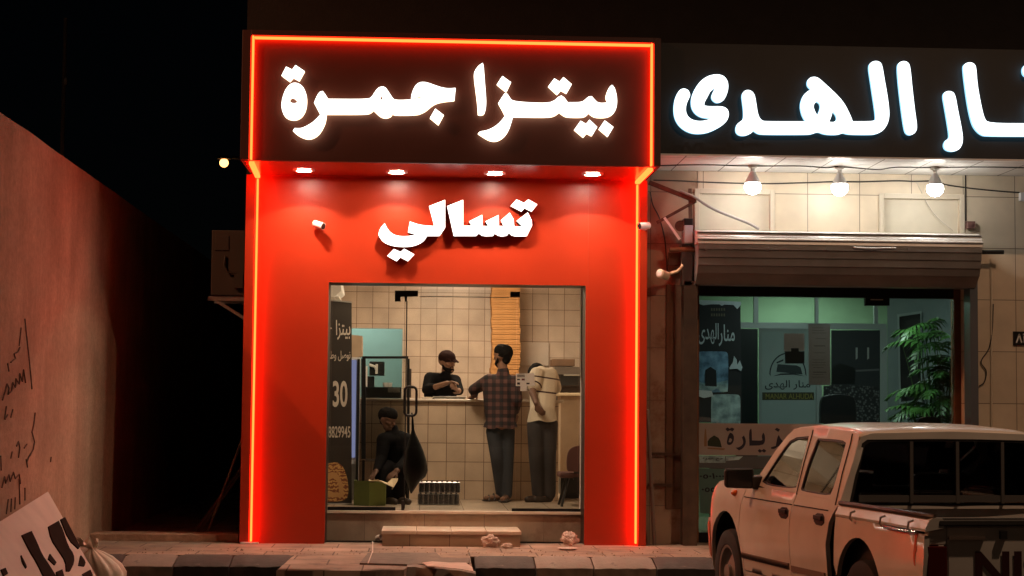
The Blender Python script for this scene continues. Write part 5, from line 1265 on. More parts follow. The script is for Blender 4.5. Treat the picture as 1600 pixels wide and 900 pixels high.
SIDE['bed'] = [(1.405, .93), (1.405, .62)]+arc(RW, .42, .405, 20, 170, 16)+[(.5, .46), (-.03, .46), (-.045, .80), (-.04, .91), (.7, .935)]
SIDE['sill'] = [(3.37, .41), (3.37, .30), (1.42, .30), (1.42, .41)]
for s in (1, -1):
    F = lambda u, w: T(u, s*VU(u, w), w)
    Bk = lambda u, w: T(u, s*(VU(u, w)-.03), w)
    for nm, pl_ in SIDE.items():
        g = MB(); g.sheet(pl_, [], F, Bk, step=.075)
        nme = {'fender': 'front_wing', 'front_door': 'door', 'rear_door': 'door', 'bed': 'bed_side', 'sill': 'sill'}[nm]
        o = g.build(nme, M['truck'], tk, smooth=True, angle=50)
        if 'door' in nm:
            if s == 1:
                hu = 2.43 if nm == 'front_door' else 1.70
                h = MB(); h.sheet(chaikin([(hu-.10, .855), (hu+.095, .855), (hu+.10, .932), (hu-.095, .935)], 1, 100), [], lambda u, w: T(u, VU(u, w)+.006, w), lambda u, w: T(u, VU(u, w)-.01, w)); h.bar(T(hu-.075, VU(hu, .895)+.014, .905), T(hu+.075, VU(hu, .895)+.014, .905), .012, .03)
                h.build('handle', M['trimblack'], o, bevel=.004)
                a, b = (3.42, 2.28) if nm == 'front_door' else (2.27, 1.55)
                h = MB(); h.sheet([(a-.03, .505), (a-.03, .545), (b+.02, .555), (b+.02, .515)], [], lambda u, w: T(u, VU(u, w)+.010, w), lambda u, w: T(u, VU(u, w)-.004, w), step=.15); h.build('rub_strip', mat('dusty_brown_strip', (.20, .14, .11), .6), o, smooth=True)
                h = MB(); h.sheet([(a-.02, .955), (a-.02, .962), (b+.02, .962), (b+.02, .955)], [], lambda u, w: T(u, VU(u, w)+.004, w), lambda u, w: T(u, VU(u, w)-.004, w), step=.15); h.build('crease_line', M['groove'], o)
    # dark inner liners behind the gaps and the arches
    g = MB(); g.sheet([(4.2, .5), (4.2, .86), (3.9, 1.0), (3.2, 1.03), (1.45, .99), (-.02, .90), (-.02, .5), (.45, .5)]+arc(RW, .42, .44, 175, 5, 10)+[(1.5, .45), (3.3, .45)]+arc(FW, .40, .46, 175, 30, 10), [], lambda u, w: T(u, s*(VU(u, w)-.035), w), lambda u, w: T(u, s*(VU(u, w)-.05), w)); g.build('inner_panel', M['cavity'], tk)
    # greenhouse: pillars, frames
    P = lambda u, w, k=0: T(u, s*(VW(w)+k), w)
    gh = [(3.28, 1.06), (3.02, 1.31), (2.86, 1.425), (2.74, 1.478), (2.45, 1.497), (1.55, 1.478), (1.43, 1.45), (1.40, 1.30), (1.41, .995), (1.6, 1.031), (2.26, 1.036), (2.62, 1.041), (3.0, 1.046)]
    fw = chaikin([(3.10, 1.083), (2.87, 1.32), (2.73, 1.415), (2.39, 1.432), (2.335, 1.16), (2.32, 1.075), (2.5, 1.062), (2.95, 1.062)], 1, 40)
    rw = chaikin([(2.225, 1.07), (2.235, 1.25), (2.20, 1.42), (1.72, 1.418), (1.63, 1.40), (1.60, 1.12), (1.62, 1.06), (1.75, 1.05), (2.2, 1.056)], 1, 40)
    g = MB(); g.sheet(gh, [fw, rw], lambda u, w: T(u, s*VW(w), w), lambda u, w: T(u, s*(VW(w)-.045), w), step=.09)
    g.build('cab_side', M['truck'], tk, smooth=True, angle=50)
    for wi in (fw, rw):
        g = MB(); c = [(sum(p[0] for p in wi)/len(wi)), sum(p[1] for p in wi)/len(wi)]
        ins = [(p[0]+(c[0]-p[0])*.05, p[1]+(c[1]-p[1])*.07) for p in wi]
        g.sheet(wi, [ins], lambda u, w: T(u, s*(VW(w)-.004), w), lambda u, w: T(u, s*(VW(w)-.03), w)); o = g.build('window_seal', M['trimblack'], tk)
        g = MB(); g.sheet(ins, [], lambda u, w: T(u, s*(VW(w)-.012), w), lambda u, w: T(u, s*(VW(w)-.016), w)); g.build('window', M['carglass'], tk)
    if s == 1:
        for ln in ([(2.27, 1.03), (2.315, 1.25), (2.33, 1.44), (2.34, 1.475)], [(1.47, 1.0), (1.52, 1.2), (1.54, 1.40), (1.56, 1.46)]):
            g = MB()
            for a, b in zip(ln, ln[1:]): g.bar(T(a[0], VW(a[1])+.001, a[1]), T(b[0], VW(b[1])+.001, b[1]), .010, .008, up=TL)
            g.build('door_gap', M['groove'], tk)
        g = MB(); g.ball(T(3.64, VU(3.64, .977)+.004, .977), .032, 16, 10, sc=(1.1, 1.1, .8)); g.build('side_indicator', M['amber'], tk, smooth=True)
        g = MB()
        g.sheet([(4.38, .44), (4.43, .47), (4.45, .68), (4.41, .745), (4.33, .72), (4.30, .66), (4.28, .44)], [], lambda u, w: T(u, VU(min(u, 4.40), w)+.01, w), lambda u, w: T(u, VU(min(u, 4.40), w)-.03, w)); g.build('corner_lamp', mat('dusty_red_orange_lens', (.42, .13, .08), .4), tk)
# wheel liners, wheels
def wheel(u, s):
    t = MB(); c = T(u, s*.70, .345); ax = TL*s
    t._lathe(c, ax, [(.20, -.10), (.30, -.10), (.335, -.075), (.345, -.03), (.345, .05), (.335, .085), (.305, .10), (.225, .095), (.205, .07), (.20, -.10)], 40, 0)
    o = t.build('wheel', M['rubber'], tk, smooth=True)
    t = MB(); t._lathe(c, ax, [(.21, -.09), (.212, .085), (.222, .092), (.20, .088), (.19, .05), (.165, .03), (.15, .035), (.10, .065), (.075, .07), (.07, .095), (.03, .10), (.001, .10)], 40, 0)
    for k in range(10):
        a = k*R(36); d = TH*math.cos(a)+Vector((0, 0, math.sin(a)))
    t.build('rim', M['wheelrim'], o, smooth=True, angle=30)
    t = MB()
    for k in range(6):
        a = k*R(60); d = TH*math.cos(a)+Vector((0, 0, math.sin(a))); t.cyl(c+d*.055+ax*.07, c+d*.055+ax*.09, .01, n=8)
    t.build('hub_nuts', M['steel'], o)
for u in (FW, RW):
    for s in (1, -1): wheel(u, s)
    g = MB(); g.cyl(T(u, .62, .345), T(u, -.62, .345), .05, n=12); g.build('axle', M['trimblack'], tk)
g = MB(); g.box((0, 0, 0), (.001, .001, .001)); g = MB()
g.hexa([T(.1, .60, .36), T(4.1, .60, .36), T(4.1, -.60, .36), T(.1, -.60, .36), T(.1, .60, .46), T(4.1, .60, .46), T(4.1, -.60, .46), T(.1, -.60, .46)]); g.build('chassis', M['cavity'], tk)
for uc in (FW, RW):
    for s in (1, -1):
        g = MB(); a = arc(uc, .42, .44, 0, 180, 14)
        g.add([T(u, s*.77, w) for u, w in a]+[T(u, s*.45, w) for u, w in a], [(i, i+1, 16+i, 15+i) for i in range(14)]); g.add([T(u, s*.45, w) for u, w in a], [tuple(range(15))]); g.build('wheel_liner', M['cavity'], tk)
# hood, front
g = MB(); us = [3.22, 3.4, 3.7, 4.0, 4.2, 4.33, 4.40, 4.415]; vs = []; fs = []
hz = lambda u: 1.11-.028*((u-3.22)/.8)-(.0 if u < 4.05 else .26*((u-4.05)/.36)**2.2)
for u in us:
    e = VU(u, min(1.02, hz(u)))-.03
    for j in range(11):
        t = -1+2*j/10; vs.append(T(u+.03*(1-t*t), e*t, hz(u)+.035*(1-t*t)-.004*abs(t)))
for i in range(len(us)-1):
    for j in range(10): a = i*11+j; fs.append((a, a+1, a+12, a+11))
g.add(vs, fs); o = g.build('bonnet', M['truck'], tk, smooth=True, angle=60)
g = MB(); us_ = [(-.62, 4.40), (-.3, 4.46), (0, 4.47), (.3, 4.46), (.62, 4.40)]
for a, b in zip(us_, us_[1:]): g.hexa([T(a[1]-.1, a[0], .64), T(b[1]-.1, b[0], .64), T(b[1], b[0], .64), T(a[1], a[0], .64), T(a[1]-.1, a[0], .86), T(b[1]-.1, b[0], .86), T(b[1]-.02, b[0], .86), T(a[1]-.02, a[0], .86)])
g.build('grille', M['trimblack'], tk)
g = MB(); us_ = [(-.70, 4.30), (-.5, 4.42), (0, 4.50), (.5, 4.42), (.70, 4.30)]
for a, b in zip(us_, us_[1:]): g.hexa([T(a[1]-.12, a[0], .38), T(b[1]-.12, b[0], .38), T(b[1], b[0], .38), T(a[1], a[0], .38), T(a[1]-.12, a[0], .60), T(b[1]-.12, b[0], .60), T(b[1], b[0], .60), T(a[1], a[0], .60)])
g.build('front_bumper', M['truck'], tk, bevel=.015)
# roof, windscreen, cab back
g = MB(); st_ = [(2.76, 1.472, 0), (2.62, 1.490, .02), (2.4, 1.498, .03), (2.0, 1.492, .034), (1.6, 1.478, .03), (1.45, 1.462, .022), (1.41, 1.44, .01)]; vs = []; fs = []
for u, w, h in st_:
    e = VW(w)+.002
    for j in range(13):
        t = -1+2*j/12; vs.append(T(u-(0.0 if u < 2.7 else -.06*(1-t*t)), e*t, w+(h+.004)*(1-t**4)))
for i in range(len(st_)-1):
    for j in range(12): a = i*13+j; fs.append((a, a+1, a+14, a+13))
g.add(vs, fs); o = g.build('roof', M['truck'], tk, smooth=True, angle=60); sm_ = o.modifiers.new('s', 'SOLIDIFY'); sm_.thickness = .02; sm_.offset = -1
g = MB(); q_ = [T(3.26, .70, 1.10), T(3.32, 0, 1.12), T(3.26, -.70, 1.10), T(2.78, -.60, 1.46), T(2.84, 0, 1.475), T(2.78, .60, 1.46)]
g.add(q_, [(0, 1, 4, 5), (1, 2, 3, 4)]); g.build('windscreen', M['carglass'], tk)
# back of the cab with its four-pane window
cb = lambda v, w: T(1.415-.0*(w-1)-.018*(1-(v/.7)**2), v, w)
out = [(-.775, .98), (.775, .98), (.62, 1.445), (.55, 1.466), (0, 1.482), (-.55, 1.466), (-.62, 1.445)]
win = chaikin([(-.665, 1.0), (.665, 1.0), (.70, 1.02), (.615, 1.40), (.58, 1.425), (0, 1.435), (-.58, 1.425), (-.615, 1.40), (-.70, 1.02)], 1, 30)
g = MB(); g.sheet(out, [win], cb, lambda v, w: cb(v, w)+TH*.03, step=.12); g.build('cab_back', M['truck'], tk, smooth=True, angle=50)
g = MB(); ins = [(v*.965, 1.21+(w-1.21)*.93) for v, w in win]; g.sheet(win, [ins], lambda v, w: cb(v, w)+TH*.004, lambda v, w: cb(v, w)+TH*.03); g.build('rear_window_seal', M['trimblack'], tk)
g = MB(); g.sheet(ins, [], lambda v, w: cb(v, w)+TH*.012, lambda v, w: cb(v, w)+TH*.016); g.build('rear_window', M['carglass'], tk)
mg = mat('grey_window_bar', (.10, .095, .09), .5)
for v in (.285, -.03, -.345):
    g = MB(); g.bar(cb(v, 1.015)-TH*.004, cb(v, 1.415)-TH*.004, .022, .02, up=TH); g.build('window_bar', mg, tk)
g = MB(); g.bar(cb(.64, 1.045)-TH*.006, cb(0, 1.045)-TH*.006, .045, .012, up=TH); g.bar(cb(0, 1.045)-TH*.006, cb(-.64, 1.045)-TH*.006, .045, .012, up=TH); g.build('window_track', mg, tk)
g = MB(); g.sheet([(-.74, .42), (.74, .42), (.74, .979), (-.74, .979)], [], lambda v, w: T(1.42, v, w), lambda v, w: T(1.45, v, w)); g.build('bulkhead', M['truck'], tk)
# bed
g = MB(); g.hexa([T(.02, .70, .55), T(1.41, .70, .55), T(1.41, -.70, .55), T(.02, -.70, .55), T(.02, .70, .57), T(1.41, .70, .57), T(1.41, -.70, .57), T(.02, -.70, .57)]); g.build('bed_floor', M['trimblack'], tk)
for s in (1, -1):
    g = MB(); g.hexa([T(.0, s*.70, .57), T(1.40, s*.70, .57), T(1.40, s*.715, .57), T(.0, s*.715, .57), T(.0, s*.70, .955), T(1.40, s*.70, .955), T(1.40, s*.715, .955), T(.0, s*.715, .955)]); g.build('bed_inner_side', M['trimblack'], tk)
    g = MB(); pr = [(.69, .955), (.80, .935), (.803, .95), (.79, .972), (.775, 1.0), (.755, 1.012), (.70, 1.012), (.69, 1.0)]
    n_ = len(pr); vs = [T(u, s*v, w-(0 if u > 0 else .004)) for u in (1.40, .7, .0, -.05) for v, w in pr]; fs = [(i*n_+j, i*n_+(j+1) % n_, (i+1)*n_+(j+1) % n_, (i+1)*n_+j) for i in range(3) for j in range(n_)]+[tuple(range(n_)), tuple(range(4*n_-1, 3*n_-1, -1))]
    g.add(vs, fs); g.build('bed_rail', M['truck'], tk, smooth=True, angle=30)
    g = MB(); g.tube([T(1.38, s*.775, 1.018), T(.7, s*.775, 1.02), T(.0, s*.77, 1.018), T(-.04, s*.74, 1.014)], .016, 8); g.build('rail_cap', mat('dark_rail_cap', (.05, .03, .025), .4), tk, smooth=True)
    for u in (1.05, .55, .12):
        g = MB(); g.tube([T(u, s*.80, .985), T(u, s*.83, .975), T(u, s*.835, .94), T(u+.03, s*.812, .925)], .007, 8); g.build('rope_hook', M['steel'], tk, smooth=True)
g = MB(); g.tube([T(.55, .812, .925), T(.3, .815, .918), T(.05, .812, .922)], .008, 6); g.build('side_seam', M['chrome'], tk)
g = MB(); g.sheet(chaikin([(.085, .92), (.05, .918), (.07, .86), (.05, .83), (.075, .79), (.07, .73), (.09, .74), (.10, .80), (.09, .84)], 1, 80), [], lambda u, w: T(u, VU(u, w)+.0035, w), lambda u, w: T(u, VU(u, w)-.001, w)); g.build('orange_scrape', mat('orange_mark', (.62, .12, .05), .5), tk)
# tailgate with its lettering
tg_ = lambda v, w: T(-.035-.02*max(0, (w-.93)/.06), v, w)
g = MB(); g.hexa([T(-.035, .665, .47), T(.02, .665, .47), T(.02, -.665, .47), T(-.035, -.665, .47), T(-.035, .665, .965), T(.02, .665, .975), T(.02, -.665, .975), T(-.035, -.665, .965)]); tgo = g.build('tailgate', M['truck'], tk, bevel=.012)
g = MB(); g.hexa([T(-.055, .72, .963), T(.035, .72, .963), T(.035, -.72, .963), T(-.055, -.72, .963), T(-.05, .72, 1.0), T(.03, .72, 1.0), T(.03, -.72, 1.0), T(-.05, -.72, 1.0)]); g.build('top_rail', M['trimblack'], tgo, bevel=.008)
g = MB(); g.tube([T(-.03, .73, 1.004), T(-.025, 0, 1.004), T(-.03, -.73, 1.004)], .008, 6); g.build('rail_edge', M['trimblack'], tgo)
g = MB(); write(g, 'NISSAN', [T(-.037, .498, .605), T(-.037, -.498, .605), T(-.037, -.498, .822), T(-.037, .498, .822)], n=-TH, lift=.003, bold=.028); g.build('lettering', mat('dark_maroon_letters', (.05, .012, .012), .5), tgo)
g = MB(); g.bar(T(-.05, .10, .90), T(-.05, -.10, .90), .03, .07, up=TH); g.build('handle', M['trimblack'], tgo, bevel=.006)
g = MB(); g.bar(T(-.045, .66, .895), T(-.045, .44, .895), .016, .02, up=TH); g.build('latch_bar', mat('dull_bar', (.16, .12, .1), .6), tgo)
for v in (.33,):
    g = MB(); g.bar(T(-.048, v, .935), T(-.048, v, .89), .04, .02, up=TH); g.build('bump_stop', M['trimblack'], tgo)
for s in (1, -1):
    g = MB(); g.hexa([T(-.05, s*.67, .52), T(-.02, s*.67, .52), T(-.02, s*.79, .52), T(-.045, s*.79, .52), T(-.05, s*.67, .85), T(-.02, s*.67, .85), T(-.02, s*.785, .85), T(-.045, s*.785, .85)]); g.build('tail_lamp', M['tail'], tk, bevel=.006)
    g = MB(); g.hexa([T(-.035, s*.668, .855), T(.02, s*.668, .855), T(.02, s*.79, .855), T(-.03, s*.79, .855), T(-.035, s*.668, .955), T(.02, s*.668, .955), T(.02, s*.775, .93), T(-.03, s*.775, .93)]); g.build('bed_corner', M['truck'], tk, bevel=.006)
g = MB(); g.hexa([T(-.16, .76, .40), T(-.04, .76, .40), T(-.04, -.76, .40), T(-.16, -.76, .40), T(-.16, .76, .50), T(-.04, .76, .50), T(-.04, -.76, .50), T(-.16, -.76, .50)]); g.build('rear_bumper', M['steel'], tk, bevel=.015)
# mirrors
for s in (1, -1):
    g = MB(); mp_ = [(0, 0)]
    c = T(3.20, s*.90, 1.10)
    g.hexa([c-TL*s*.12-Vector((0, 0, .075))-TH*.03, c+TL*s*.10-Vector((0, 0, .07))-TH*.02, c+TL*s*.10-Vector((0, 0, .06))+TH*.05, c-TL*s*.12-Vector((0, 0, .065))+TH*.06, c-TL*s*.12+Vector((0, 0, .085))-TH*.03, c+TL*s*.11+Vector((0, 0, .08))-TH*.02, c+TL*s*.09+Vector((0, 0, .07))+TH*.05, c-TL*s*.12+Vector((0, 0, .075))+TH*.06])
    o = g.build('wing_mirror', M['trimblack'], tk, bevel=.025, seg=4)
    g = MB(); g.hexa([T(3.12, s*.73, 1.02), T(3.27, s*.73, 1.02), T(3.26, s*.80, 1.03), T(3.14, s*.80, 1.03), T(3.11, s*.71, 1.12), T(3.19, s*.71, 1.13), T(3.2, s*.80, 1.12), T(3.15, s*.80, 1.12)]); g.build('mirror_base', M['trimblack'], o, bevel=.01)
    g = MB(); g.add([c+TL*s*.085-Vector((0, 0, .055))-TH*.033, c-TL*s*.10-Vector((0, 0, .06))-TH*.038, c-TL*s*.10+Vector((0, 0, .07))-TH*.038, c+TL*s*.09+Vector((0, 0, .065))-TH*.033], [(0, 1, 2, 3)]); g.build('mirror_glass', mat('mirror_glass', (.02, .02, .02), .15), o)
# cabin inside: seats, dashboard, wheel
M['seat'] = mat('dark_seat_cloth', (.045, .042, .04), .9)
for u, h in ((2.45, 1.18), (1.62, 1.10)):
    for v in (.36, -.36):
        g = MB(); g.hexa([T(u, v+.23, .75), T(u+.14, v+.23, .75), T(u+.14, v-.23, .75), T(u, v-.23, .75), T(u-.1, v+.2, h), T(u-.0, v+.2, h), T(u-.0, v-.2, h), T(u-.1, v-.2, h)]); o = g.build('seat_back', M['seat'], tk, bevel=.04)
        g = MB(); c = T(u-.07, v, h+.10); g.hexa([c+TL*a*.13+TH*b*.05+Vector((0, 0, d*.075)) for a, b, d in ((-1, -1, -1), (1, -1, -1), (1, 1, -1), (-1, 1, -1), (-.8, -1, 1), (.8, -1, 1), (.8, 1, 1), (-.8, 1, 1))]); g.build('headrest', M['seat'], o, bevel=.03)
        g = MB(); g.hexa([T(u+.05, v+.24, .62), T(u+.55, v+.24, .62), T(u+.55, v-.24, .62), T(u+.05, v-.24, .62), T(u+.05, v+.24, .76), T(u+.55, v+.24, .80), T(u+.55, v-.24, .80), T(u+.05, v-.24, .76)]); g.build('seat_cushion', M['seat'], o, bevel=.04)
g = MB(); g.hexa([T(3.0, .68, .7), T(3.3, .68, .7), T(3.3, -.68, .7), T(3.0, -.68, .7), T(3.02, .68, 1.06), T(3.3, .68, 1.09), T(3.3, -.68, 1.09), T(3.02, -.68, 1.06)]); g.build('dashboard', M['seat'], tk, bevel=.02)
g = MB(); c = T(2.88, .36, 1.0); ax = (TH*.8+Vector((0, 0, -.5))).normalized(); u_ = TL; w_ = ax.cross(u_)
g.tube([c+(u_*math.cos(R(k*15))+w_*math.sin(R(k*15)))*.18 for k in range(24)], .014, 8, closed=True); g.bar(c-u_*.17, c+u_*.17, .03, .02); g.bar(c, c+ax*.2, .04, .04); g.build('steering_wheel', M['trimblack'], tk)
g = MB(); g.hexa([T(1.45, .70, .5), T(3.2, .70, .5), T(3.2, -.70, .5), T(1.45, -.70, .5), T(1.45, .70, .6), T(3.2, .70, .6), T(3.2, -.70, .6), T(1.45, -.70, .6)]); g.build('cab_floor', M['cavity'], tk)
g = MB(); c = T(3.02, 0, 1.38); g.hexa([c+TL*a*.11+TH*b*.015+Vector((0, 0, d*.03)) for a, b, d in ((-1, -1, -1), (1, -1, -1), (1, 1, -1), (-1, 1, -1), (-1, -1, 1), (1, -1, 1), (1, 1, 1), (-1, 1, 1))]); g.build('rear_view_mirror', M['trimblack'], tk, bevel=.008)
# ------------------------------------------------------------------ people
def blend(mb, vox, smooth_it, name, mats, parent, origin=None, fac=.5, hem=None):
    """many overlapping tapered pieces fused into one continuous skin"""
    me = bpy.data.meshes.new(name); me.from_pydata([tuple(p) for p in mb.v], [], mb.f)
    bm = bmesh.new(); bm.from_mesh(me); bmesh.ops.recalc_face_normals(bm, faces=bm.faces); bm.to_mesh(me); bm.free()
    o = bpy.data.objects.new(name+'_tmp', me); COL.objects.link(o)
    r = o.modifiers.new('r', 'REMESH'); r.mode = 'VOXEL'; r.voxel_size = vox
    s = o.modifiers.new('s', 'SMOOTH'); s.iterations = smooth_it; s.factor = fac
    dg = bpy.context.evaluated_depsgraph_get(); dg.update()
    m2 = bpy.data.meshes.new_from_object(o.evaluated_get(dg))
    bpy.data.objects.remove(o); bpy.data.meshes.remove(me)
    g = MB(); vs_ = [v.co.copy() for v in m2.vertices]
    if hem is not None:
        for v in vs_:
            h = hem+.012*noise.noise((v.x*14, v.y*14, 1))+.01*math.sin(v.x*30)
            if v.z < h: v.z = h
    g.add(vs_, [tuple(p.vertices) for p in m2.polygons]); bpy.data.meshes.remove(m2)
    return g.build(name, mats, parent, smooth=True, angle=80, origin=origin, weld=False)
def cap(g, a, b, r0, r1, n=14):
    a, b = Vector(a), Vector(b); d = b-a; L = d.length
    if L < 1e-5: g.ball(a, r0, n, 10); return
    d.normalize(); u = d.orthogonal().normalized(); w = d.cross(u); prof = []
    for k in range(6): t = math.pi/2*(k/5); prof.append((r0*math.sin(t) if k else 1e-4, -r0*math.cos(t)))
    for k in range(6): t = math.pi/2*(k/5); prof.append((r1*math.cos(t) if k < 5 else 1e-4, L+r1*math.sin(t)))
    vs = []; fs = []
    for r, h in prof:
        for j in range(n): t = 2*math.pi*j/n; vs.append(a+d*h+(u*math.cos(t)+w*math.sin(t))*r)
    k = len(prof)
    for i in range(k-1):
        for j in range(n): fs.append((i*n+j, i*n+(j+1) % n, (i+1)*n+(j+1) % n, (i+1)*n+j))
    fs.append(tuple(range(n))[::-1]); fs.append(tuple((k-1)*n+j for j in range(n))); g.add(vs, fs)
def chain(g, pts, rs):
    for i in range(len(pts)-1): cap(g, pts[i], pts[i+1], rs[i], rs[i+1])
def slab(g, a, b, side, wa, wb, ta, tb, k=5):
    """a wide flat limb-like piece (torso): several capsules side by side"""
    a, b, side = Vector(a), Vector(b), Vector(side).normalized()
    for i in range(k):
        t = -1+2*i/(k-1); f = math.sqrt(1-.45*t*t)
        cap(g, a+side*t*(wa-ta*f), b+side*t*(wb-tb*f), ta*f, tb*f)
def hand(g, wrist, d, palm_n, s=1, curl=.5):
    """palm, four unequal bent fingers and a thumb; d = pointing direction, palm_n = palm normal"""
    wrist, d, n = Vector(wrist), Vector(d).normalized(), Vector(palm_n)
    n = (n-d*n.dot(d)).normalized(); sd = d.cross(n)
    for k in range(4):
        o = (k-1.5)*.02
        cap(g, wrist+sd*o*.5, wrist+d*.085+sd*o, .017, .013, 8)
        L = (.068, .078, .074, .058)[k]; p0 = wrist+d*.088+sd*o*1.05
        p1 = p0+(d*math.cos(curl*.5)+n*math.sin(curl*.5))*L*.45; p2 = p1+(d*math.cos(curl*1.3)+n*math.sin(curl*1.3))*L*.32; p3 = p2+(d*math.cos(curl*2)+n*math.sin(curl*2))*L*.25
        chain(g, [p0, p1, p2, p3], [.0098, .0092, .0085, .0075])
    t0 = wrist+d*.03+sd*s*.028; chain(g, [t0, t0+(d*.6+sd*s*.8+n*.2).normalized()*.035, t0+(d*.9+sd*s*.5+n*.4).normalized()*.068], [.014, .0115, .009])
def head(g, c, fwd, up=(0, 0, 1), s=1.0):
    """skull, jaw, nose, brows, ears on one skin; c = centre of the skull"""
    c, f, u = Vector(c), Vector(fwd).normalized(), Vector(up)
    u = (u-f*u.dot(f)).normalized(); r = f.cross(u)
    P = lambda a, b, d: c+(f*a+r*b+u*d)*s
    cap(g, P(-.03, 0, .025), P(.025, 0, .03), .083*s, .08*s); cap(g, P(.03, 0, -.005), P(.045, 0, -.075), .066*s, .046*s)
    for q in (-1, 1):
        cap(g, P(0, q*.045, .0), P(.035, q*.03, -.075), .045*s, .035*s); cap(g, P(-.005, q*.078, .012), P(-.015, q*.085, -.022), .013*s, .010*s)
        cap(g, P(.083, q*.012, .022), P(.075, q*.045, .022), .011*s, .010*s); cap(g, P(.075, q*.04, -.018), P(.055, q*.058, -.012), .018*s, .018*s)
    cap(g, P(.092, 0, .012), P(.112, 0, -.022), .009*s, .014*s); cap(g, P(.09, -.018, -.052), P(.09, .018, -.052), .010*s, .010*s); cap(g, P(.082, 0, -.088), P(.075, 0, -.095), .02*s, .018*s)
    return P
SK = mat('brown_skin', (.19, .095, .058), .55, var=.08)
SKD = mat('dark_brown_skin', (.12, .058, .036), .55, var=.08)
HAIR = mat('black_hair', (.007, .006, .0055), .85, bump=1, bscale=60, spec=.08)
def eyes(P, parent, s=1):
    for q in (-1, 1):
        g = MB(); g.ball(P(.078, q*.032, .006), .011*s, 12, 8); o = g.build('eye', mat('eye_white', (.6, .55, .5), .3), parent, smooth=True)
        g = MB(); g.ball(P(.086, q*.032, .006), .0048*s, 10, 6); g.build('pupil', M['black'], o, smooth=True)

# man in the cap behind the counter ------------------------------------
Yw = 21.25
def q1(px, py, dy=0): return PY(px, py, Yw+dy)
w1_ = thing('person', (q1(690, 700).x, Yw, FLOOR), 'man in dark cap and black shirt handing something across the counter', 'person')
hip = Vector((q1(684, 650).x, Yw+.18, FLOOR+.92)); neck = q1(696, 588, -.02); chest = q1(690, 602, .03)
f1 = Vector((.78, -.62, -.16))
shL, shR = q1(672, 591, .0), q1(711, 595, .08)
elL, wrL = q1(667, 609, -.10), q1(699, 598.5, -.38)
elR, wrR = q1(717, 610, -.05), q1(714.5, 612, -.36)
g = MB(); P1 = head(g, q1(698, 566), f1, (.02, -.12, 1)); cap(g, neck-Vector((0, 0, .03)), q1(697, 576, .02), .058, .052)
slab(g, chest, hip, (1, .15, 0), .17, .15, .10, .10)
for s, e, w in ((shL, elL, wrL), (shR, elR, wrR)): chain(g, [s, e, w], [.05, .042, .028]); 
hand(g, wrL, (.75, -.5, .12), (.1, -.3, -1), 1, .5); hand(g, wrR, (-.2, -.6, .35), (-1, 0, 0), 1, .7)
for sx in (-.09, .09): chain(g, [hip+Vector((sx, 0, 0)), hip+Vector((sx, .0, -.42)), hip+Vector((sx, .02, -.86))], [.085, .06, .045]); cap(g, hip+Vector((sx, .02, -.88)), hip+Vector((sx, -.14, -.885)), .04, .032)
bd1 = blend(g, .007, 3, 'body', SK, w1_)
BLK = mat('black_shirt_cloth', (.006, .0055, .006), .9, var=.3, vscale=5, bump=.5, bscale=18, spec=.08)
g = MB(); slab(g, chest+Vector((0, 0, .02)), hip-Vector((0, 0, .03)), (1, .15, 0), .205, .18, .12, .125); cap(g, shL, shR, .075, .075); cap(g, neck-Vector((0, 0, .03)), neck+Vector((0, 0, .005)), .08, .066)
chain(g, [shL, elL, elL.lerp(wrL, .30)], [.075, .062, .056]); chain(g, [shR, elR, elR.lerp(wrR, .25)], [.072, .06, .05]); blend(g, .011, 5, 'shirt', BLK, bd1)
g = MB()
for sx in (-.09, .09): chain(g, [hip+Vector((sx, 0, 0)), hip+Vector((sx, 0, -.42)), hip+Vector((sx, .02, -.82))], [.105, .08, .065])
blend(g, .013, 4, 'trousers', BLK, bd1)
g = MB(); cap(g, P1(-.02, 0, .052), P1(.02, 0, .052), .092, .089); cap(g, P1(.0, 0, .085), P1(.01, 0, .09), .07, .06)
for k in range(5): cap(g, P1(.07, (k-2)*.026, .045), P1(.165-.012*(k-2)**2, (k-2)*.033, .022), .014, .008, 8)
blend(g, .006, 3, 'cap', mat('dark_brown_cap', (.022, .009, .008), .9, spec=.08), bd1)
g = MB(); cap(g, P1(.055, 0, -.092), P1(.07, 0, -.075), .042, .03)
for s in (-1, 1): chain(g, [P1(.06, s*.03, -.085), P1(.02, s*.066, -.06), P1(.0, s*.074, -.01)], [.032, .022, .012]); cap(g, P1(.095, s*.004, -.04), P1(.085, s*.028, -.048), .008, .007, 8)
blend(g, .006, 2, 'beard', HAIR, bd1); eyes(P1, bd1)

# man in the plaid shirt ------------------------------------------------
Yp = 20.02
def q2(px, py, dy=0): return PY(px, py, Yp+dy)
w2_ = thing('person', (q2(782, 780).x, Yp, FLOOR), 'dark haired man in plaid shirt and jeans leaning an arm on the counter', 'person')
f2 = Vector((-.75, .66, -.05))
hipL, hipR = q2(771, 664), q2(793, 664, .02); hipc = (hipL+hipR)/2; chest = q2(783, 605, .05); shL, shR = q2(764, 595, .06), q2(803, 597, .0); neck = q2(786, 581, .03)
elL, wrL = q2(741, 609.5, .22), q2(745, 614, .50); elL = q2(740, 609, .25); wrL = Vector((q2(744, 612).x, YC+.04, cz+.045))
elR, wrR = q2(808, 625, -.04), q2(805, 646, .12)
knL, anL = q2(776, 714, -.02), q2(783, 769, .05); knR, anR = q2(793, 716, .02), q2(792, 771, .0)
g = MB(); P2 = head(g, q2(785.5, 556.5, .03), f2, (.0, .06, 1)); cap(g, neck-Vector((0, 0, .04)), q2(785, 567, .03), .06, .055)
slab(g, chest, hipc, (1, .1, 0), .17, .14, .10, .10)
chain(g, [shL, elL, wrL], [.05, .042, .03]); chain(g, [shR, elR, wrR], [.05, .042, .03])
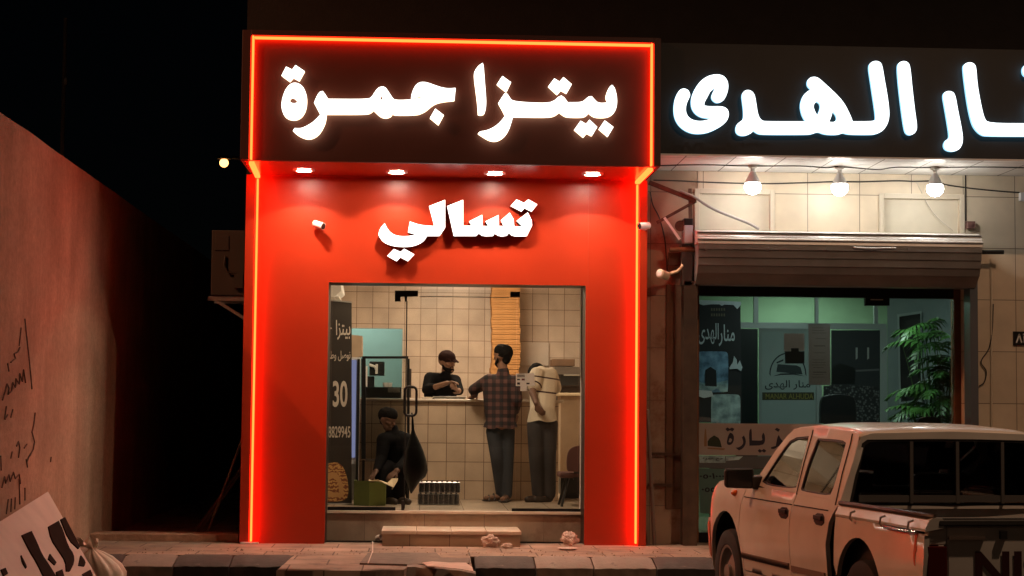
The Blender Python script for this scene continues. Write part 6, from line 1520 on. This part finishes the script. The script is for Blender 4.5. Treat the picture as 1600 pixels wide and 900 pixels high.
hand(g, wrL, (-.35, .8, -.25), (0, 0, -1), -1, .4); hand(g, wrR, (0, .25, -1), (-.6, .6, 0), 1, .6)
chain(g, [hipL, knL, anL], [.085, .058, .042]); chain(g, [hipR, knR, anR], [.085, .058, .042])
for an, d in ((anL, Vector((-.155, -.06, 0))), (anR, Vector((-.05, -.17, 0)))): a = Vector((an.x, an.y, FLOOR+.05)); cap(g, an, a, .042, .036); cap(g, a, a+d*1.1-Vector((0, 0, .015)), .036, .03)
bd2 = blend(g, .007, 3, 'body', SK, w2_)
def plaid():
    m = mat('plaid_cloth', (.06, .02, .02), .9); t = m.node_tree; N = t.nodes.new; L = t.links.new; tc_ = N('ShaderNodeTexCoord'); sp = N('ShaderNodeSeparateXYZ'); L(tc_.outputs['Object'], sp.inputs[0])
    prev = None
    for ax in (0, 2):
        mm = N('ShaderNodeMath'); mm.operation = 'MULTIPLY'; mm.inputs[1].default_value = 2*math.pi/.085; L(sp.outputs[ax], mm.inputs[0])
        s_ = N('ShaderNodeMath'); s_.operation = 'SINE'; L(mm.outputs[0], s_.inputs[0])
        r_ = N('ShaderNodeMapRange'); r_.inputs[1].default_value = -.15; r_.inputs[2].default_value = .15; L(s_.outputs[0], r_.inputs[0])
        if prev is None: prev = r_
        else:
            ad = N('ShaderNodeMath'); ad.operation = 'ADD'; L(prev.outputs[0], ad.inputs[0]); L(r_.outputs[0], ad.inputs[1])
            hf = N('ShaderNodeMath'); hf.operation = 'MULTIPLY'; hf.inputs[1].default_value = .5; L(ad.outputs[0], hf.inputs[0])
            rp = N('ShaderNodeValToRGB'); e = rp.color_ramp.elements; e[0].color = (.012, .010, .012, 1); e[1].color = (.095, .042, .036, 1); e.new(.5).color = (.035, .017, .017, 1); L(hf.outputs[0], rp.inputs[0]); L(rp.outputs[0], t.nodes['Principled BSDF'].inputs['Base Color'])
    return m
g = MB(); slab(g, chest+Vector((0, 0, .02)), hipc-Vector((0, 0, .0)), (1, .1, 0), .215, .165, .125, .12); slab(g, hipc, hipc-Vector((-.0, 0, .06)), (1, .1, 0), .18, .205, .14, .15); cap(g, shL, shR, .078, .078); cap(g, neck-Vector((0, 0, .05)), neck, .082, .07)
chain(g, [shL, elL, elL.lerp(wrL, .8)], [.08, .062, .045]); chain(g, [shR, elR, elR.lerp(wrR, .8)], [.078, .06, .045]); blend(g, .010, 3, 'shirt', plaid(), bd2, hem=hipc.z-.03)
JE = mat('dark_jeans', (.03, .034, .042), .85, var=.35, vscale=4, bump=.6, bscale=14)
g = MB(); chain(g, [hipL+Vector((.005, 0, -.07)), knL, anL-Vector((0, 0, .01))], [.09, .072, .06]); chain(g, [hipR+Vector((-.005, 0, -.07)), knR, anR-Vector((0, 0, .01))], [.09, .072, .06]); cap(g, hipL+Vector((.01, 0, -.05)), hipR+Vector((-.01, 0, -.05)), .085, .085); blend(g, .008, 3, 'jeans', JE, bd2)
g = MB(); cap(g, P2(-.035, 0, .04), P2(.02, 0, .058), .092, .085); cap(g, P2(-.055, 0, .0), P2(-.05, 0, -.045), .066, .05)
for s in (-1, 1): cap(g, P2(-.02, s*.05, .02), P2(-.012, s*.072, .0), .05, .022)
blend(g, .007, 3, 'hair', HAIR, bd2)
g = MB(); cap(g, P2(.055, 0, -.092), P2(.07, 0, -.08), .04, .03)
for s in (-1, 1): chain(g, [P2(.055, s*.03, -.085), P2(.02, s*.064, -.055), P2(.0, s*.074, -.01)], [.03, .02, .012])
blend(g, .007, 2, 'beard', HAIR, bd2); eyes(P2, bd2)
SAND = mat('dark_leather', (.03, .018, .012), .5)
for an, d in ((anL, Vector((-.155, -.06, 0))), (anR, Vector((-.05, -.17, 0)))):
    a = Vector((an.x, an.y, FLOOR+.014)); dn = d.normalized(); sd_ = dn.cross(Vector((0, 0, 1)))
    g = MB(); slab(g, a-dn*.05, a+d*1.25, sd_, .042, .048, .012, .012); cap(g, a+d*.55+sd_*.045, a+d*.55+Vector((0, 0, .07)), .012, .012); cap(g, a+d*.55-sd_*.045, a+d*.55+Vector((0, 0, .07)), .012, .012); cap(g, a+d*.95+sd_*.045, a+d*.9+Vector((0, 0, .055)), .012, .012); cap(g, a+d*.95-sd_*.045, a+d*.9+Vector((0, 0, .055)), .012, .012); blend(g, .006, 2, 'sandal', SAND, bd2)

# man bending over the counter in the pale shirt -------------------------
Yq_ = 20.0
def q3_(px, py, dy=0): return PY(px, py, Yq_+dy)
w3_ = thing('person', (q3_(846, 780).x, Yq_, FLOOR), 'man in pale striped shirt and dark trousers bending forward over the counter', 'person')
hipL, hipR = q3_(837, 656), q3_(858, 655, .02); hipc = (hipL+hipR)/2; chest = q3_(849, 594, .28); shL, shR = q3_(839, 585, .20), q3_(861, 585, .36); neck = q3_(845, 581, .40)
elL, wrL = q3_(832, 613, .0), q3_(838, 630, -.16); elR = q3_(868, 606, .42); wrR = Vector((q3_(862, 610).x, YC+.1, cz+.05))
knL, anL = q3_(839, 712, -.02), q3_(843, 770, .03); knR, anR = q3_(855, 712, .02), q3_(856, 770, .05)
f3 = Vector((-.3, .75, -.6))
g = MB(); P3 = head(g, q3_(838, 586, .60), f3, (-.15, .55, .8)); cap(g, neck-Vector((0, .04, .04)), q3_(841, 584, .50), .06, .055)
slab(g, chest, hipc+Vector((0, 0, .05)), (1, .1, 0), .16, .14, .10, .10)
chain(g, [shL, elL, wrL], [.05, .042, .03]); chain(g, [shR, elR, wrR], [.05, .042, .03]); hand(g, wrL, (.45, -.25, -.8), (.5, .6, 0), -1, .5); hand(g, wrR, (-.5, .8, -.2), (0, 0, -1), 1, .4)
chain(g, [hipL, knL, anL], [.085, .06, .042]); chain(g, [hipR, knR, anR], [.085, .06, .042])
for an in (anL, anR): a = Vector((an.x, an.y, FLOOR+.05)); cap(g, an, a, .042, .036); cap(g, a, a+Vector((-.12, -.08, -.015)), .036, .03)
bd3 = blend(g, .007, 3, 'body', SKD, w3_)
def striped(zs, col, dk):
    m = mat('pale_striped_cloth', col, .85); t = m.node_tree; N = t.nodes.new; L = t.links.new; ge = N('ShaderNodeTexCoord'); sp = N('ShaderNodeSeparateXYZ'); L(ge.outputs['Object'], sp.inputs[0]); acc = None
    for z0_, sl in zs:
        a = N('ShaderNodeMath'); a.operation = 'MULTIPLY'; a.inputs[1].default_value = sl; L(sp.outputs[0], a.inputs[0])
        a2 = N('ShaderNodeMath'); a2.operation = 'ADD'; L(sp.outputs[2], a2.inputs[0]); L(a.outputs[0], a2.inputs[1])
        c = N('ShaderNodeMath'); c.operation = 'SUBTRACT'; c.inputs[1].default_value = z0_; L(a2.outputs[0], c.inputs[0])
        b = N('ShaderNodeMath'); b.operation = 'ABSOLUTE'; L(c.outputs[0], b.inputs[0]); l_ = N('ShaderNodeMath'); l_.operation = 'LESS_THAN'; l_.inputs[1].default_value = .009; L(b.outputs[0], l_.inputs[0])
        if acc is None: acc = l_
        else: ad = N('ShaderNodeMath'); ad.operation = 'MAXIMUM'; L(acc.outputs[0], ad.inputs[0]); L(l_.outputs[0], ad.inputs[1]); acc = ad
    mx = N('ShaderNodeMix'); mx.data_type = 'RGBA'; mx.inputs[6].default_value = (*col, 1); mx.inputs[7].default_value = (*dk, 1); L(acc.outputs[0], mx.inputs[0]); L(mx.outputs[2], t.nodes['Principled BSDF'].inputs['Base Color']); return m
g = MB(); slab(g, chest+Vector((0, .02, .03)), hipc+Vector((0, 0, .1)), (1, .1, 0), .165, .14, .115, .11); slab(g, hipc+Vector((0, 0, .1)), hipc-Vector((0, 0, .06)), (1, .1, 0), .145, .18, .11, .145); cap(g, shL, shR, .07, .075); cap(g, neck-Vector((0, .08, .06)), neck, .085, .07)
chain(g, [shL, shL.lerp(elL, .66)], [.085, .08]); chain(g, [shR, elR], [.078, .07])
zb_ = hipc.z-.02
rel = lambda py: PY(850, py, Yq_+.15).z-zb_
shb = blend(g, .010, 3, 'shirt', striped([(rel(588), .12), (rel(611), .10)], (.50, .42, .32), (.05, .02, .018)), bd3, hem=hipc.z-.02)
g = MB(); c = shL.lerp(elL, .66); d = (elL-shL).normalized(); u = d.orthogonal().normalized(); w = d.cross(u); g.tube([c+(u*math.cos(R(18*k))+w*math.sin(R(18*k)))*.08 for k in range(20)], .009, 8, closed=True); g.build('sleeve_band', mat('dark_band', (.05, .02, .018), .85), shb, smooth=True)
DT = mat('charcoal_trousers', (.035, .03, .03), .85, var=.3, vscale=4, bump=.6, bscale=14)
g = MB(); chain(g, [hipL+Vector((.0, 0, -.05)), knL+Vector((-.01, 0, 0)), anL+Vector((-.01, 0, -.01))], [.10, .085, .075]); chain(g, [hipR+Vector((.0, 0, -.05)), knR+Vector((.015, 0, 0)), anR+Vector((.015, 0, -.01))], [.10, .085, .075]); cap(g, hipL-Vector((0, 0, .04)), hipR-Vector((0, 0, .04)), .09, .09); cap(g, q3_(861, 685, -.02), q3_(862, 700, -.0), .05, .06); blend(g, .011, 4, 'trousers', DT, bd3)
g = MB(); cap(g, P3(-.035, 0, .04), P3(.02, 0, .058), .092, .085); cap(g, P3(-.055, 0, .0), P3(-.05, 0, -.04), .066, .05); blend(g, .007, 3, 'hair', HAIR, bd3); eyes(P3, bd3)
for an in (anL, anR):
    a = Vector((an.x, an.y, FLOOR+.03)); g = MB(); cap(g, a+Vector((.02, .02, .01)), a+Vector((-.14, -.09, 0)), .046, .036); cap(g, a, a+Vector((0, 0, .05)), .045, .042); blend(g, .008, 3, 'shoe', SAND, bd3)

# seated man in black --------------------------------------------------
Ys_ = 19.65
def q4_(px, py, dy=0): return PY(px, py, Ys_+dy)
st4 = thing('low_stool', (q4_(622, 780).x, Ys_+.14, FLOOR), 'low dark stool under the seated man in black', 'stool')
sx = q4_(622, 780).x; zs4 = FLOOR+.245
g = MB(); g.cyl((sx, Ys_+.14, zs4), (sx, Ys_+.14, zs4+.035), .15, n=24); g.build('seat', M['blackmetal'], st4, bevel=.006)
for k in range(4):
    an = R(45+90*k); g = MB(); g.tube([(sx+.1*math.cos(an), Ys_+.14+.1*math.sin(an), zs4), (sx+.15*math.cos(an), Ys_+.14+.15*math.sin(an), FLOOR)], .014, 8); g.build('leg', M['blackmetal'], st4)
w4_ = thing('person', (q4_(610, 780).x, Ys_, FLOOR), 'man in black sitting hunched on a low stool behind the left glass', 'person')
hipc = Vector((sx, Ys_+.12, zs4+.13)); neck = q4_(613, 671, .02); chest = q4_(617, 692, .06); shL, shR = q4_(600, 687, -.06), q4_(634, 687, .08)
knL = q4_(596, 738, -.18); anL = Vector((q4_(604, 780).x, Ys_-.24, FLOOR+.09)); knR = q4_(628, 735, -.24); anR = Vector((q4_(624, 780).x, Ys_-.22, FLOOR+.09))
elL, wrL = q4_(596, 716, -.12), q4_(588, 736, -.30); elR, wrR = q4_(638, 714, -.08), q4_(620, 736, -.33)
f4 = Vector((.72, -.62, -.32))
g = MB(); P4 = head(g, q4_(605.5, 655.5, .0), f4, (.12, -.1, 1)); cap(g, neck-Vector((0, 0, .03)), q4_(607, 667, .01), .058, .052); slab(g, chest, hipc, (1, .1, 0), .16, .15, .10, .11)
chain(g, [shL, elL, wrL], [.05, .042, .03]); chain(g, [shR, elR, wrR], [.05, .042, .03]); hand(g, wrL, (-.4, -.4, -.6), (.5, .3, -.5), -1, .6); hand(g, wrR, (-.6, -.3, -.5), (.2, .5, -.5), 1, .6)
for k, a in ((knL, anL), (knR, anR)): chain(g, [hipc+Vector(((-.09 if k is knL else .09), 0, 0)), k, a], [.09, .06, .042]); b = Vector((a.x, a.y, FLOOR+.045)); cap(g, a, b, .042, .036); cap(g, b, b+Vector((.09, -.13, -.01)), .036, .03)
bd4 = blend(g, .007, 3, 'body', SKD, w4_)
g = MB(); slab(g, chest+Vector((0, 0, .02)), hipc, (1, .1, 0), .205, .175, .125, .135); cap(g, shL, shR, .08, .08); cap(g, neck-Vector((0, 0, .04)), neck+Vector((0, 0, .0)), .085, .068); chain(g, [shL, elL, elL.lerp(wrL, .85)], [.08, .064, .046]); chain(g, [shR, elR, elR.lerp(wrR, .85)], [.08, .064, .046]); blend(g, .011, 4, 'jacket', BLK, bd4)
g = MB()
for k, a in ((knL, anL), (knR, anR)): chain(g, [hipc+Vector(((-.09 if k is knL else .09), 0, 0)), k, a], [.125, .088, .066])
blend(g, .011, 4, 'trousers', BLK, bd4)
g = MB(); cap(g, P4(-.035, 0, .04), P4(.025, 0, .06), .092, .082); cap(g, P4(-.05, 0, .0), P4(-.045, 0, -.03), .064, .05); blend(g, .007, 3, 'hair', HAIR, bd4); eyes(P4, bd4)
for a in (anL, anR):
    b = Vector((a.x, a.y, FLOOR+.03)); g = MB(); cap(g, b+Vector((-.02, .03, .01)), b+Vector((.10, -.145, 0)), .046, .036); cap(g, b, b+Vector((0, 0, .05)), .045, .042); blend(g, .008, 3, 'shoe', SAND, bd4)

# ------------------------------------------------------------------ alley and pavement things
au = thing('outdoor_unit', PY(355, 470, 19.3), 'old air conditioner outdoor unit on a bracket in the dark alley', 'air conditioner')
M['acgrey'] = mat('dusty_ac_casing', (.03, .024, .02), .6, var=.15)
Xa, Xb = X(326, 19.3), -1.81; za, zb = Z(462, 19.3, 355), Z(359.5, 19.3, 355)
g = MB(); g.box((Xa, 19.3, za), (Xa+.36, 20.1, zb)); g.build('casing', M['acgrey'], au, bevel=.012)
g = MB(); p = PY(347, 380, 19.299); g.box((p.x-.075, 19.288, p.z-.08), (p.x+.075, 19.2995, p.z+.08)); g.build('side_grip', M['acgrey'], au, bevel=.01)
g = MB(); g.tube([PY(352, 400, 19.28), PY(350, 415, 19.27), PY(355, 425, 19.26), PY(368, 427, 19.27), PY(372, 440, 19.28)], .012, 8); g.build('pipe', M['cable'], au, smooth=True)
g = MB(); a, b = PY(366, 450, 19.27), PY(380, 428, 19.27); g.box((a.x, 19.25, a.z), (b.x, 19.299, b.z)); g.build('valve_cover', M['acgrey'], au)
g = MB()
for yy in (19.35, 19.9): g.bar((Xa-.03, yy, za-.03), (Xb, yy, za-.03), .05, .05); g.bar((Xa+.05, yy, za-.05), (Xb, yy, za-.3), .03, .03)
g.build('bracket', M['steel'], au)
g = MB(); c = Vector((Xa-.002, 19.7, (za+zb)/2)); g.tube([c+Vector((0, math.cos(R(15*k))*.25, math.sin(R(15*k))*.25)) for k in range(24)], .012, 6, closed=True); g.build('fan_guard', M['steel'], au)
# two sticks leaning in the alley
for (a, b, r, nm, lb, m) in (((322, 832), (376, 684), .014, 'leaning_stick', 'thin pale stick leaning in the alley, nearest the red shopfront', mat('pale_stick', (.25, .16, .1), .7)), ((303, 830), (356, 726), .035, 'leaning_plank', 'wide dark plank leaning in the alley behind the thin stick', mat('dark_plank', (.10, .06, .04), .8, var=.2))):
    Yk = 18.7 if r < .02 else 19.0; pa = PY(*a, Yk); pa = Vector((pa.x, Yk-.02, -.02)); g = MB()
    pb2 = PY(*b, Yk+.25); pb2.x = max(pb2.x, -1.86); g.bar(pa, pb2, r*2, r); tag(g.build(nm, m), lb, 'stick' if r < .02 else 'plank')
# assumed near street lamps out of view, then the far street lamp and mast
def street_lamp(x, y, h, dx, label, e, col, rad=.09):  # builds only the two assumed near lamps; the far one stands below
    t = thing('street_lamp', (x+dx, y, ROAD), label, 'street lamp', None)
    g = MB(); g.tube([(x+dx, y, ROAD), (x+dx, y, h-.3), (x+dx*.8, y, h+.1), (x+dx*.15, y, h+.15)], [.09, .06, .05, .045], 10); g.build('post', M['render'], t, smooth=True)
    g = MB(); g._lathe(Vector((x, y, h+.22)), Vector((0, 0, -1)), [(.001, 0), (.14, .02), (.2, .1), (.001, .11)], 16, 0); g.build('hood', M['render'], t, smooth=True)
    g = MB(); g.ball((x, y, h), .10, 16, 10); g.build('lamp_globe', emis('assumed_sodium_globe', (1, .62, .26), 9), t, smooth=True)
    l = bpy.data.lights.new('assumed_sodium_light', 'SPOT'); l.energy = e; l.color = col; l.shadow_soft_size = rad; l.spot_size = R(165); l.spot_blend = .5
    o = bpy.data.objects.new('assumed_sodium_light', l); COL.objects.link(o); o.location = (x, y, h-.13)
    return t
street_lamp(6.5, 8.9, 8.7, 1.6, 'assumed near street lamp out of view on the right of the street, lighting the pavement', ASSUMED_RIGHT, (1, .60, .36))  # unseen lamp, assumed from the shadow edge on the concrete wall
street_lamp(-8.5, 12.4, 9.5, -1.6, 'assumed street lamp added out of view behind the concrete wall to light the pickup', ASSUMED_LEFT, (1, .38, .17))  # unseen lamp, added to brighten the pickup's left flank
fl = thing('street_lamp', PY(350, 560, 46), 'distant lit street lamp glowing orange in the dark', 'street lamp')
c = PY(350, 254.5, 46)
g = MB(); g.tube([(c.x+.9, 46, ROAD), (c.x+.9, 46, c.z-.3), (c.x+.7, 46, c.z+.1), (c.x+.2, 46, c.z+.15)], [.09, .06, .05, .045], 10); g.build('post', M['render'], fl, smooth=True)
g = MB(); g._lathe(Vector((c.x, 46, c.z+.2)), Vector((0, 0, -1)), [(.001, 0), (.14, .02), (.18, .1), (.001, .11)], 16, 0); g.build('hood', M['render'], fl, smooth=True)
g = MB(); g.ball((c.x, 46, c.z), .115, 16, 10); g.build('lamp_globe', emis('orange_street_lamp', (1, .42, .12), 5), fl, smooth=True)
mp = thing('antenna_mast', PY(102, 300, 32), 'thin faint mast rising behind the concrete wall', 'mast')
b = PY(102.5, 28, 32); g = MB(); g.tube([(b.x, 32, ROAD), (b.x, 32, b.z)], [.05, .035], 8); g.build('pole', mat('mast_grey', (.3, .27, .23), .6), mp)
g = MB(); g.ball(PY(102.5, 127, 31.95), .035, 10, 8, sc=(1, 1, 2)); g.build('marker', M['white'], mp, smooth=True)
# cut-out board leaning on the wall
Ab = PX(75, 768, XW+.04); Bb = PX(-30, 833, XW+.16); Cb = PY(152, 903, 15.05)
nb2 = (Cb-Ab).cross(Bb-Ab).normalized()
if nb2.x < 0: nb2 = -nb2
bo = thing('cutout_board', Cb, 'white board with dark cut out letter shapes leaning on the concrete wall', 'board')
FB = lambda x, y: PP(x, y, Ab, nb2)
outl = [(75, 768), (100, 812), (126, 858), (154, 906), (165, 935), (-60, 1010), (-60, 852), (0, 815)]
# longer than it is seen: it goes on below the frame
q6 = 4.444; O6 = (0, 700)
cuts = [[(145, 610), (212, 582), (250, 660), (285, 745), (330, 810), (385, 900), (300, 905), (250, 800), (200, 720)],
        [(330, 550), (400, 510), (430, 570), (468, 690), (505, 740), (510, 800), (480, 860), (455, 860), (450, 790), (400, 715), (350, 640)],
        [(415, 500), (445, 485), (550, 690), (540, 705), (470, 640)],
        [(540, 820), (555, 750), (590, 795), (580, 825)], [(385, 865), (425, 848), (440, 900), (395, 915)], [(565, 880), (620, 850), (640, 890), (590, 910)], [(0, 850), (30, 838), (48, 878), (20, 895)],
        [(340, 740), (385, 800), (375, 818), (330, 775)], [(140, 750), (180, 830), (175, 840), (150, 800)]]
g = MB(); g.sheet(outl, [], FB, lambda x, y: FB(x, y)-nb2*.02); g.build('sheet', mat('dusty_white_board', (.66, .58, .52), .6, var=.08, vscale=4), bo)
cm2 = mat('brown_letter_face', (.02, .012, .009), .9, spec=.1, var=.25, vscale=10)
for cpts in cuts:
    g = MB(); g.sheet(chaikin(conv(cpts, O6, q6), 1, 60), [], lambda x, y: FB(x, y)+nb2*.012, lambda x, y: FB(x, y)+nb2*.0005); g.build('letter_shape', cm2, bo)
# crumpled plastic sack at the kerb
def crumple(c, r, sc, seed, name, m, label, cat, sub=4, amp=.35, fr=2.2):
    bm = bmesh.new(); bmesh.ops.create_icosphere(bm, subdivisions=sub, radius=1)
    g = MB(); vs = []
    for v in bm.verts:
        d = v.co.normalized(); k = 1+amp*noise.noise(d*fr+Vector((seed, 0, 0)))+amp*.7*abs(noise.noise(d*fr*2.3+Vector((0, seed, 0))))-amp*.35*abs(noise.noise(d*fr*5+Vector((0, 0, seed))))
        vs.append(Vector(c)+Vector((d.x*sc[0], d.y*sc[1], max(d.z, -.75)*sc[2]))*r*k)
    zmin = min(v.z for v in vs); vs = [v+Vector((0, 0, c[2]-zmin)) for v in vs]
    g.add(vs, [tuple(v.index for v in f.verts) for f in bm.faces]); bm.free()
    return tag(g.build(name, m, smooth=True, angle=22), label, cat)
M['sack'] = mat('cream_plastic_sack', (.70, .58, .46), .4, var=.2, vscale=5, bump=.4, bscale=14, dark=(.35, .20, .11), dthr=.62, dscale=5)
c = PY(166, 880, 15.7)
g = MB(); vs = []; fs = []; n = 72; rows = [(.001, 0), (.13, .002), (.185, .03), (.205, .10), (.20, .18), (.175, .25), (.13, .305), (.075, .345), (.035, .365), (.03, .378), (.05, .395), (.075, .425), (.085, .44)]
for i, (r_, h_) in enumerate(rows):
    up_ = max(0, (h_-.08)/.3)
    for k in range(n):
        t = 2*math.pi*k/n; pl_ = 1+up_*.13*math.sin(t*9+1.3*math.sin(t*2)+h_*6)+up_*.07*math.sin(t*17+h_*11)+.10*noise.noise((math.cos(t)*1.4, math.sin(t)*1.4, h_*7))
        vs.append(Vector((c.x-.01-.10*up_*up_+math.cos(t)*r_*pl_, 15.62+math.sin(t)*r_*pl_*.9, ROAD+h_+(.03*math.sin(t*5) if i > 10 else 0)+.012*noise.noise((t, h_*20, 2)))))
for i in range(len(rows)-1):
    for k in range(n): fs.append((i*n+k, i*n+(k+1) % n, (i+1)*n+(k+1) % n, (i+1)*n+k))
g.add(vs, fs); tag(g.build('plastic_sack', M['sack'], smooth=True, angle=60), 'tied pale plastic sack with orange stains beside the leaning white board', 'sack')
M['litter'] = mat('crumpled_white_paper', (.58, .46, .40), .8, var=.15)
def lit(px, py, r, sc, sd, nm, lb, z=.003): p = PZ(px, py, z); return crumple((p.x, p.y, z), r, sc, sd, nm, M['litter'], lb, 'litter', 5, .42, 2.0)
lit(766, 855.5, .05, (1.6, 1, 1.1), 1.2, 'crumpled_paper', 'crumpled pale paper lying against the step')
lit(792, 857, .03, (1.7, 1, .8), 2.7, 'crumpled_paper', 'small crumpled scrap just right of the paper by the step')
lit(890, 853, .052, (1.4, 1, 1.25), 5.1, 'crumpled_wrapper', 'crumpled pale wrapper on the pavement under the right red column')
p = PZ(887, 858.5, .004); g = MB(); g._lathe(Vector((p.x, p.y, .004)), Vector((0, 0, 1)), [(.001, .004), (.06, .004), (.095, .014), (.098, .014), (.065, 0), (.001, 0)], 22, 0); tag(g.build('paper_plate', M['litter'], smooth=True), 'flattened paper plate on the pavement below the wrapper', 'plate')
# bent sheet of card on the broken kerb
g = MB(); pts2 = [(660, 879), (676, 877), (700, 880), (728, 879), (738, 886), (740, 893), (720, 889), (690, 886), (668, 884)]
vs = [PZ(x, y, .03+.02*((i*37) % 5)/5) for i, (x, y) in enumerate(pts2)]; cc = sum(vs, Vector())/len(vs)+Vector((0, 0, .025)); g.add(vs+[cc], [(i, (i+1) % len(vs), len(vs)) for i in range(len(vs))]); o = g.build('bent_card', M['litter']); s_ = o.modifiers.new('s', 'SOLIDIFY'); s_.thickness = .006; tag(o, 'bent pale sheet of card lying on the broken kerb stone', 'litter')
p = PZ(588, 845.5, .003); cupo = cup((p.x, p.y, .02), .03, .05, 'crushed_cup', M['litter'], 'small pale cup lying against the left end of the step', 'cup'); cupo.rotation_euler = (R(80), 0, R(60)); cupo.location.z = .035
g = MB(); a, b = PZ(575, 880, .014), PZ(582, 846, .004); g.tube([a, a.lerp(b, .5)+Vector((.02, 0, 0)), b], .006, 6); tag(g.build('thin_rope', M['litter']), 'thin pale cord lying across the pavement left of the step', 'cord')
for px, w in ((390, .18), (988, .22)):
    p = PZ(px, 849.5, .003); g = MB(); g.box((p.x-w/2, p.y-.03, .003), (p.x+w/2, p.y+.0, .02)); tag(g.build('floor_strip', M['white'], bevel=.003), 'pale strip on the pavement at the foot of the ' + ('left' if px < 600 else 'right')+' glowing red edge', 'strip')
rr = random.Random(21)
# grit and sand swept along the pavement and the gutter
g = MB()
for i in range(520):
    if i % 3: x_, y_, z_ = rr.uniform(-2.6, 3.2), 16.35+abs(rr.gauss(0, .5)), 0
    else: x_, y_, z_ = rr.uniform(-2.6, 3.2), rr.uniform(15.55, 15.88), ROAD
    if y_ > 17.4 or (-1.2 < x_ < .5 and y_ < 16.3): continue
    r_ = rr.uniform(.004, .012)*(1.5 if rr.random() < .1 else 1)
    a = [Vector((x_+r_*math.cos(R(120*k+rr.uniform(0, 90)))*rr.uniform(.7, 1.3), y_+r_*math.sin(R(120*k+rr.uniform(0, 90))), z_+.001)) for k in range(3)]
    g.add(a+[Vector((x_, y_, z_+r_*rr.uniform(.7, 1.2)))], [(0, 1, 3), (1, 2, 3), (2, 0, 3), (2, 1, 0)])
tag(g.build('grit', mat('pale_grit', (.34, .25, .18), .9, var=.4, vscale=9)), 'scattered sandy grit on the pavement and gutter', None, None, 'stuff')
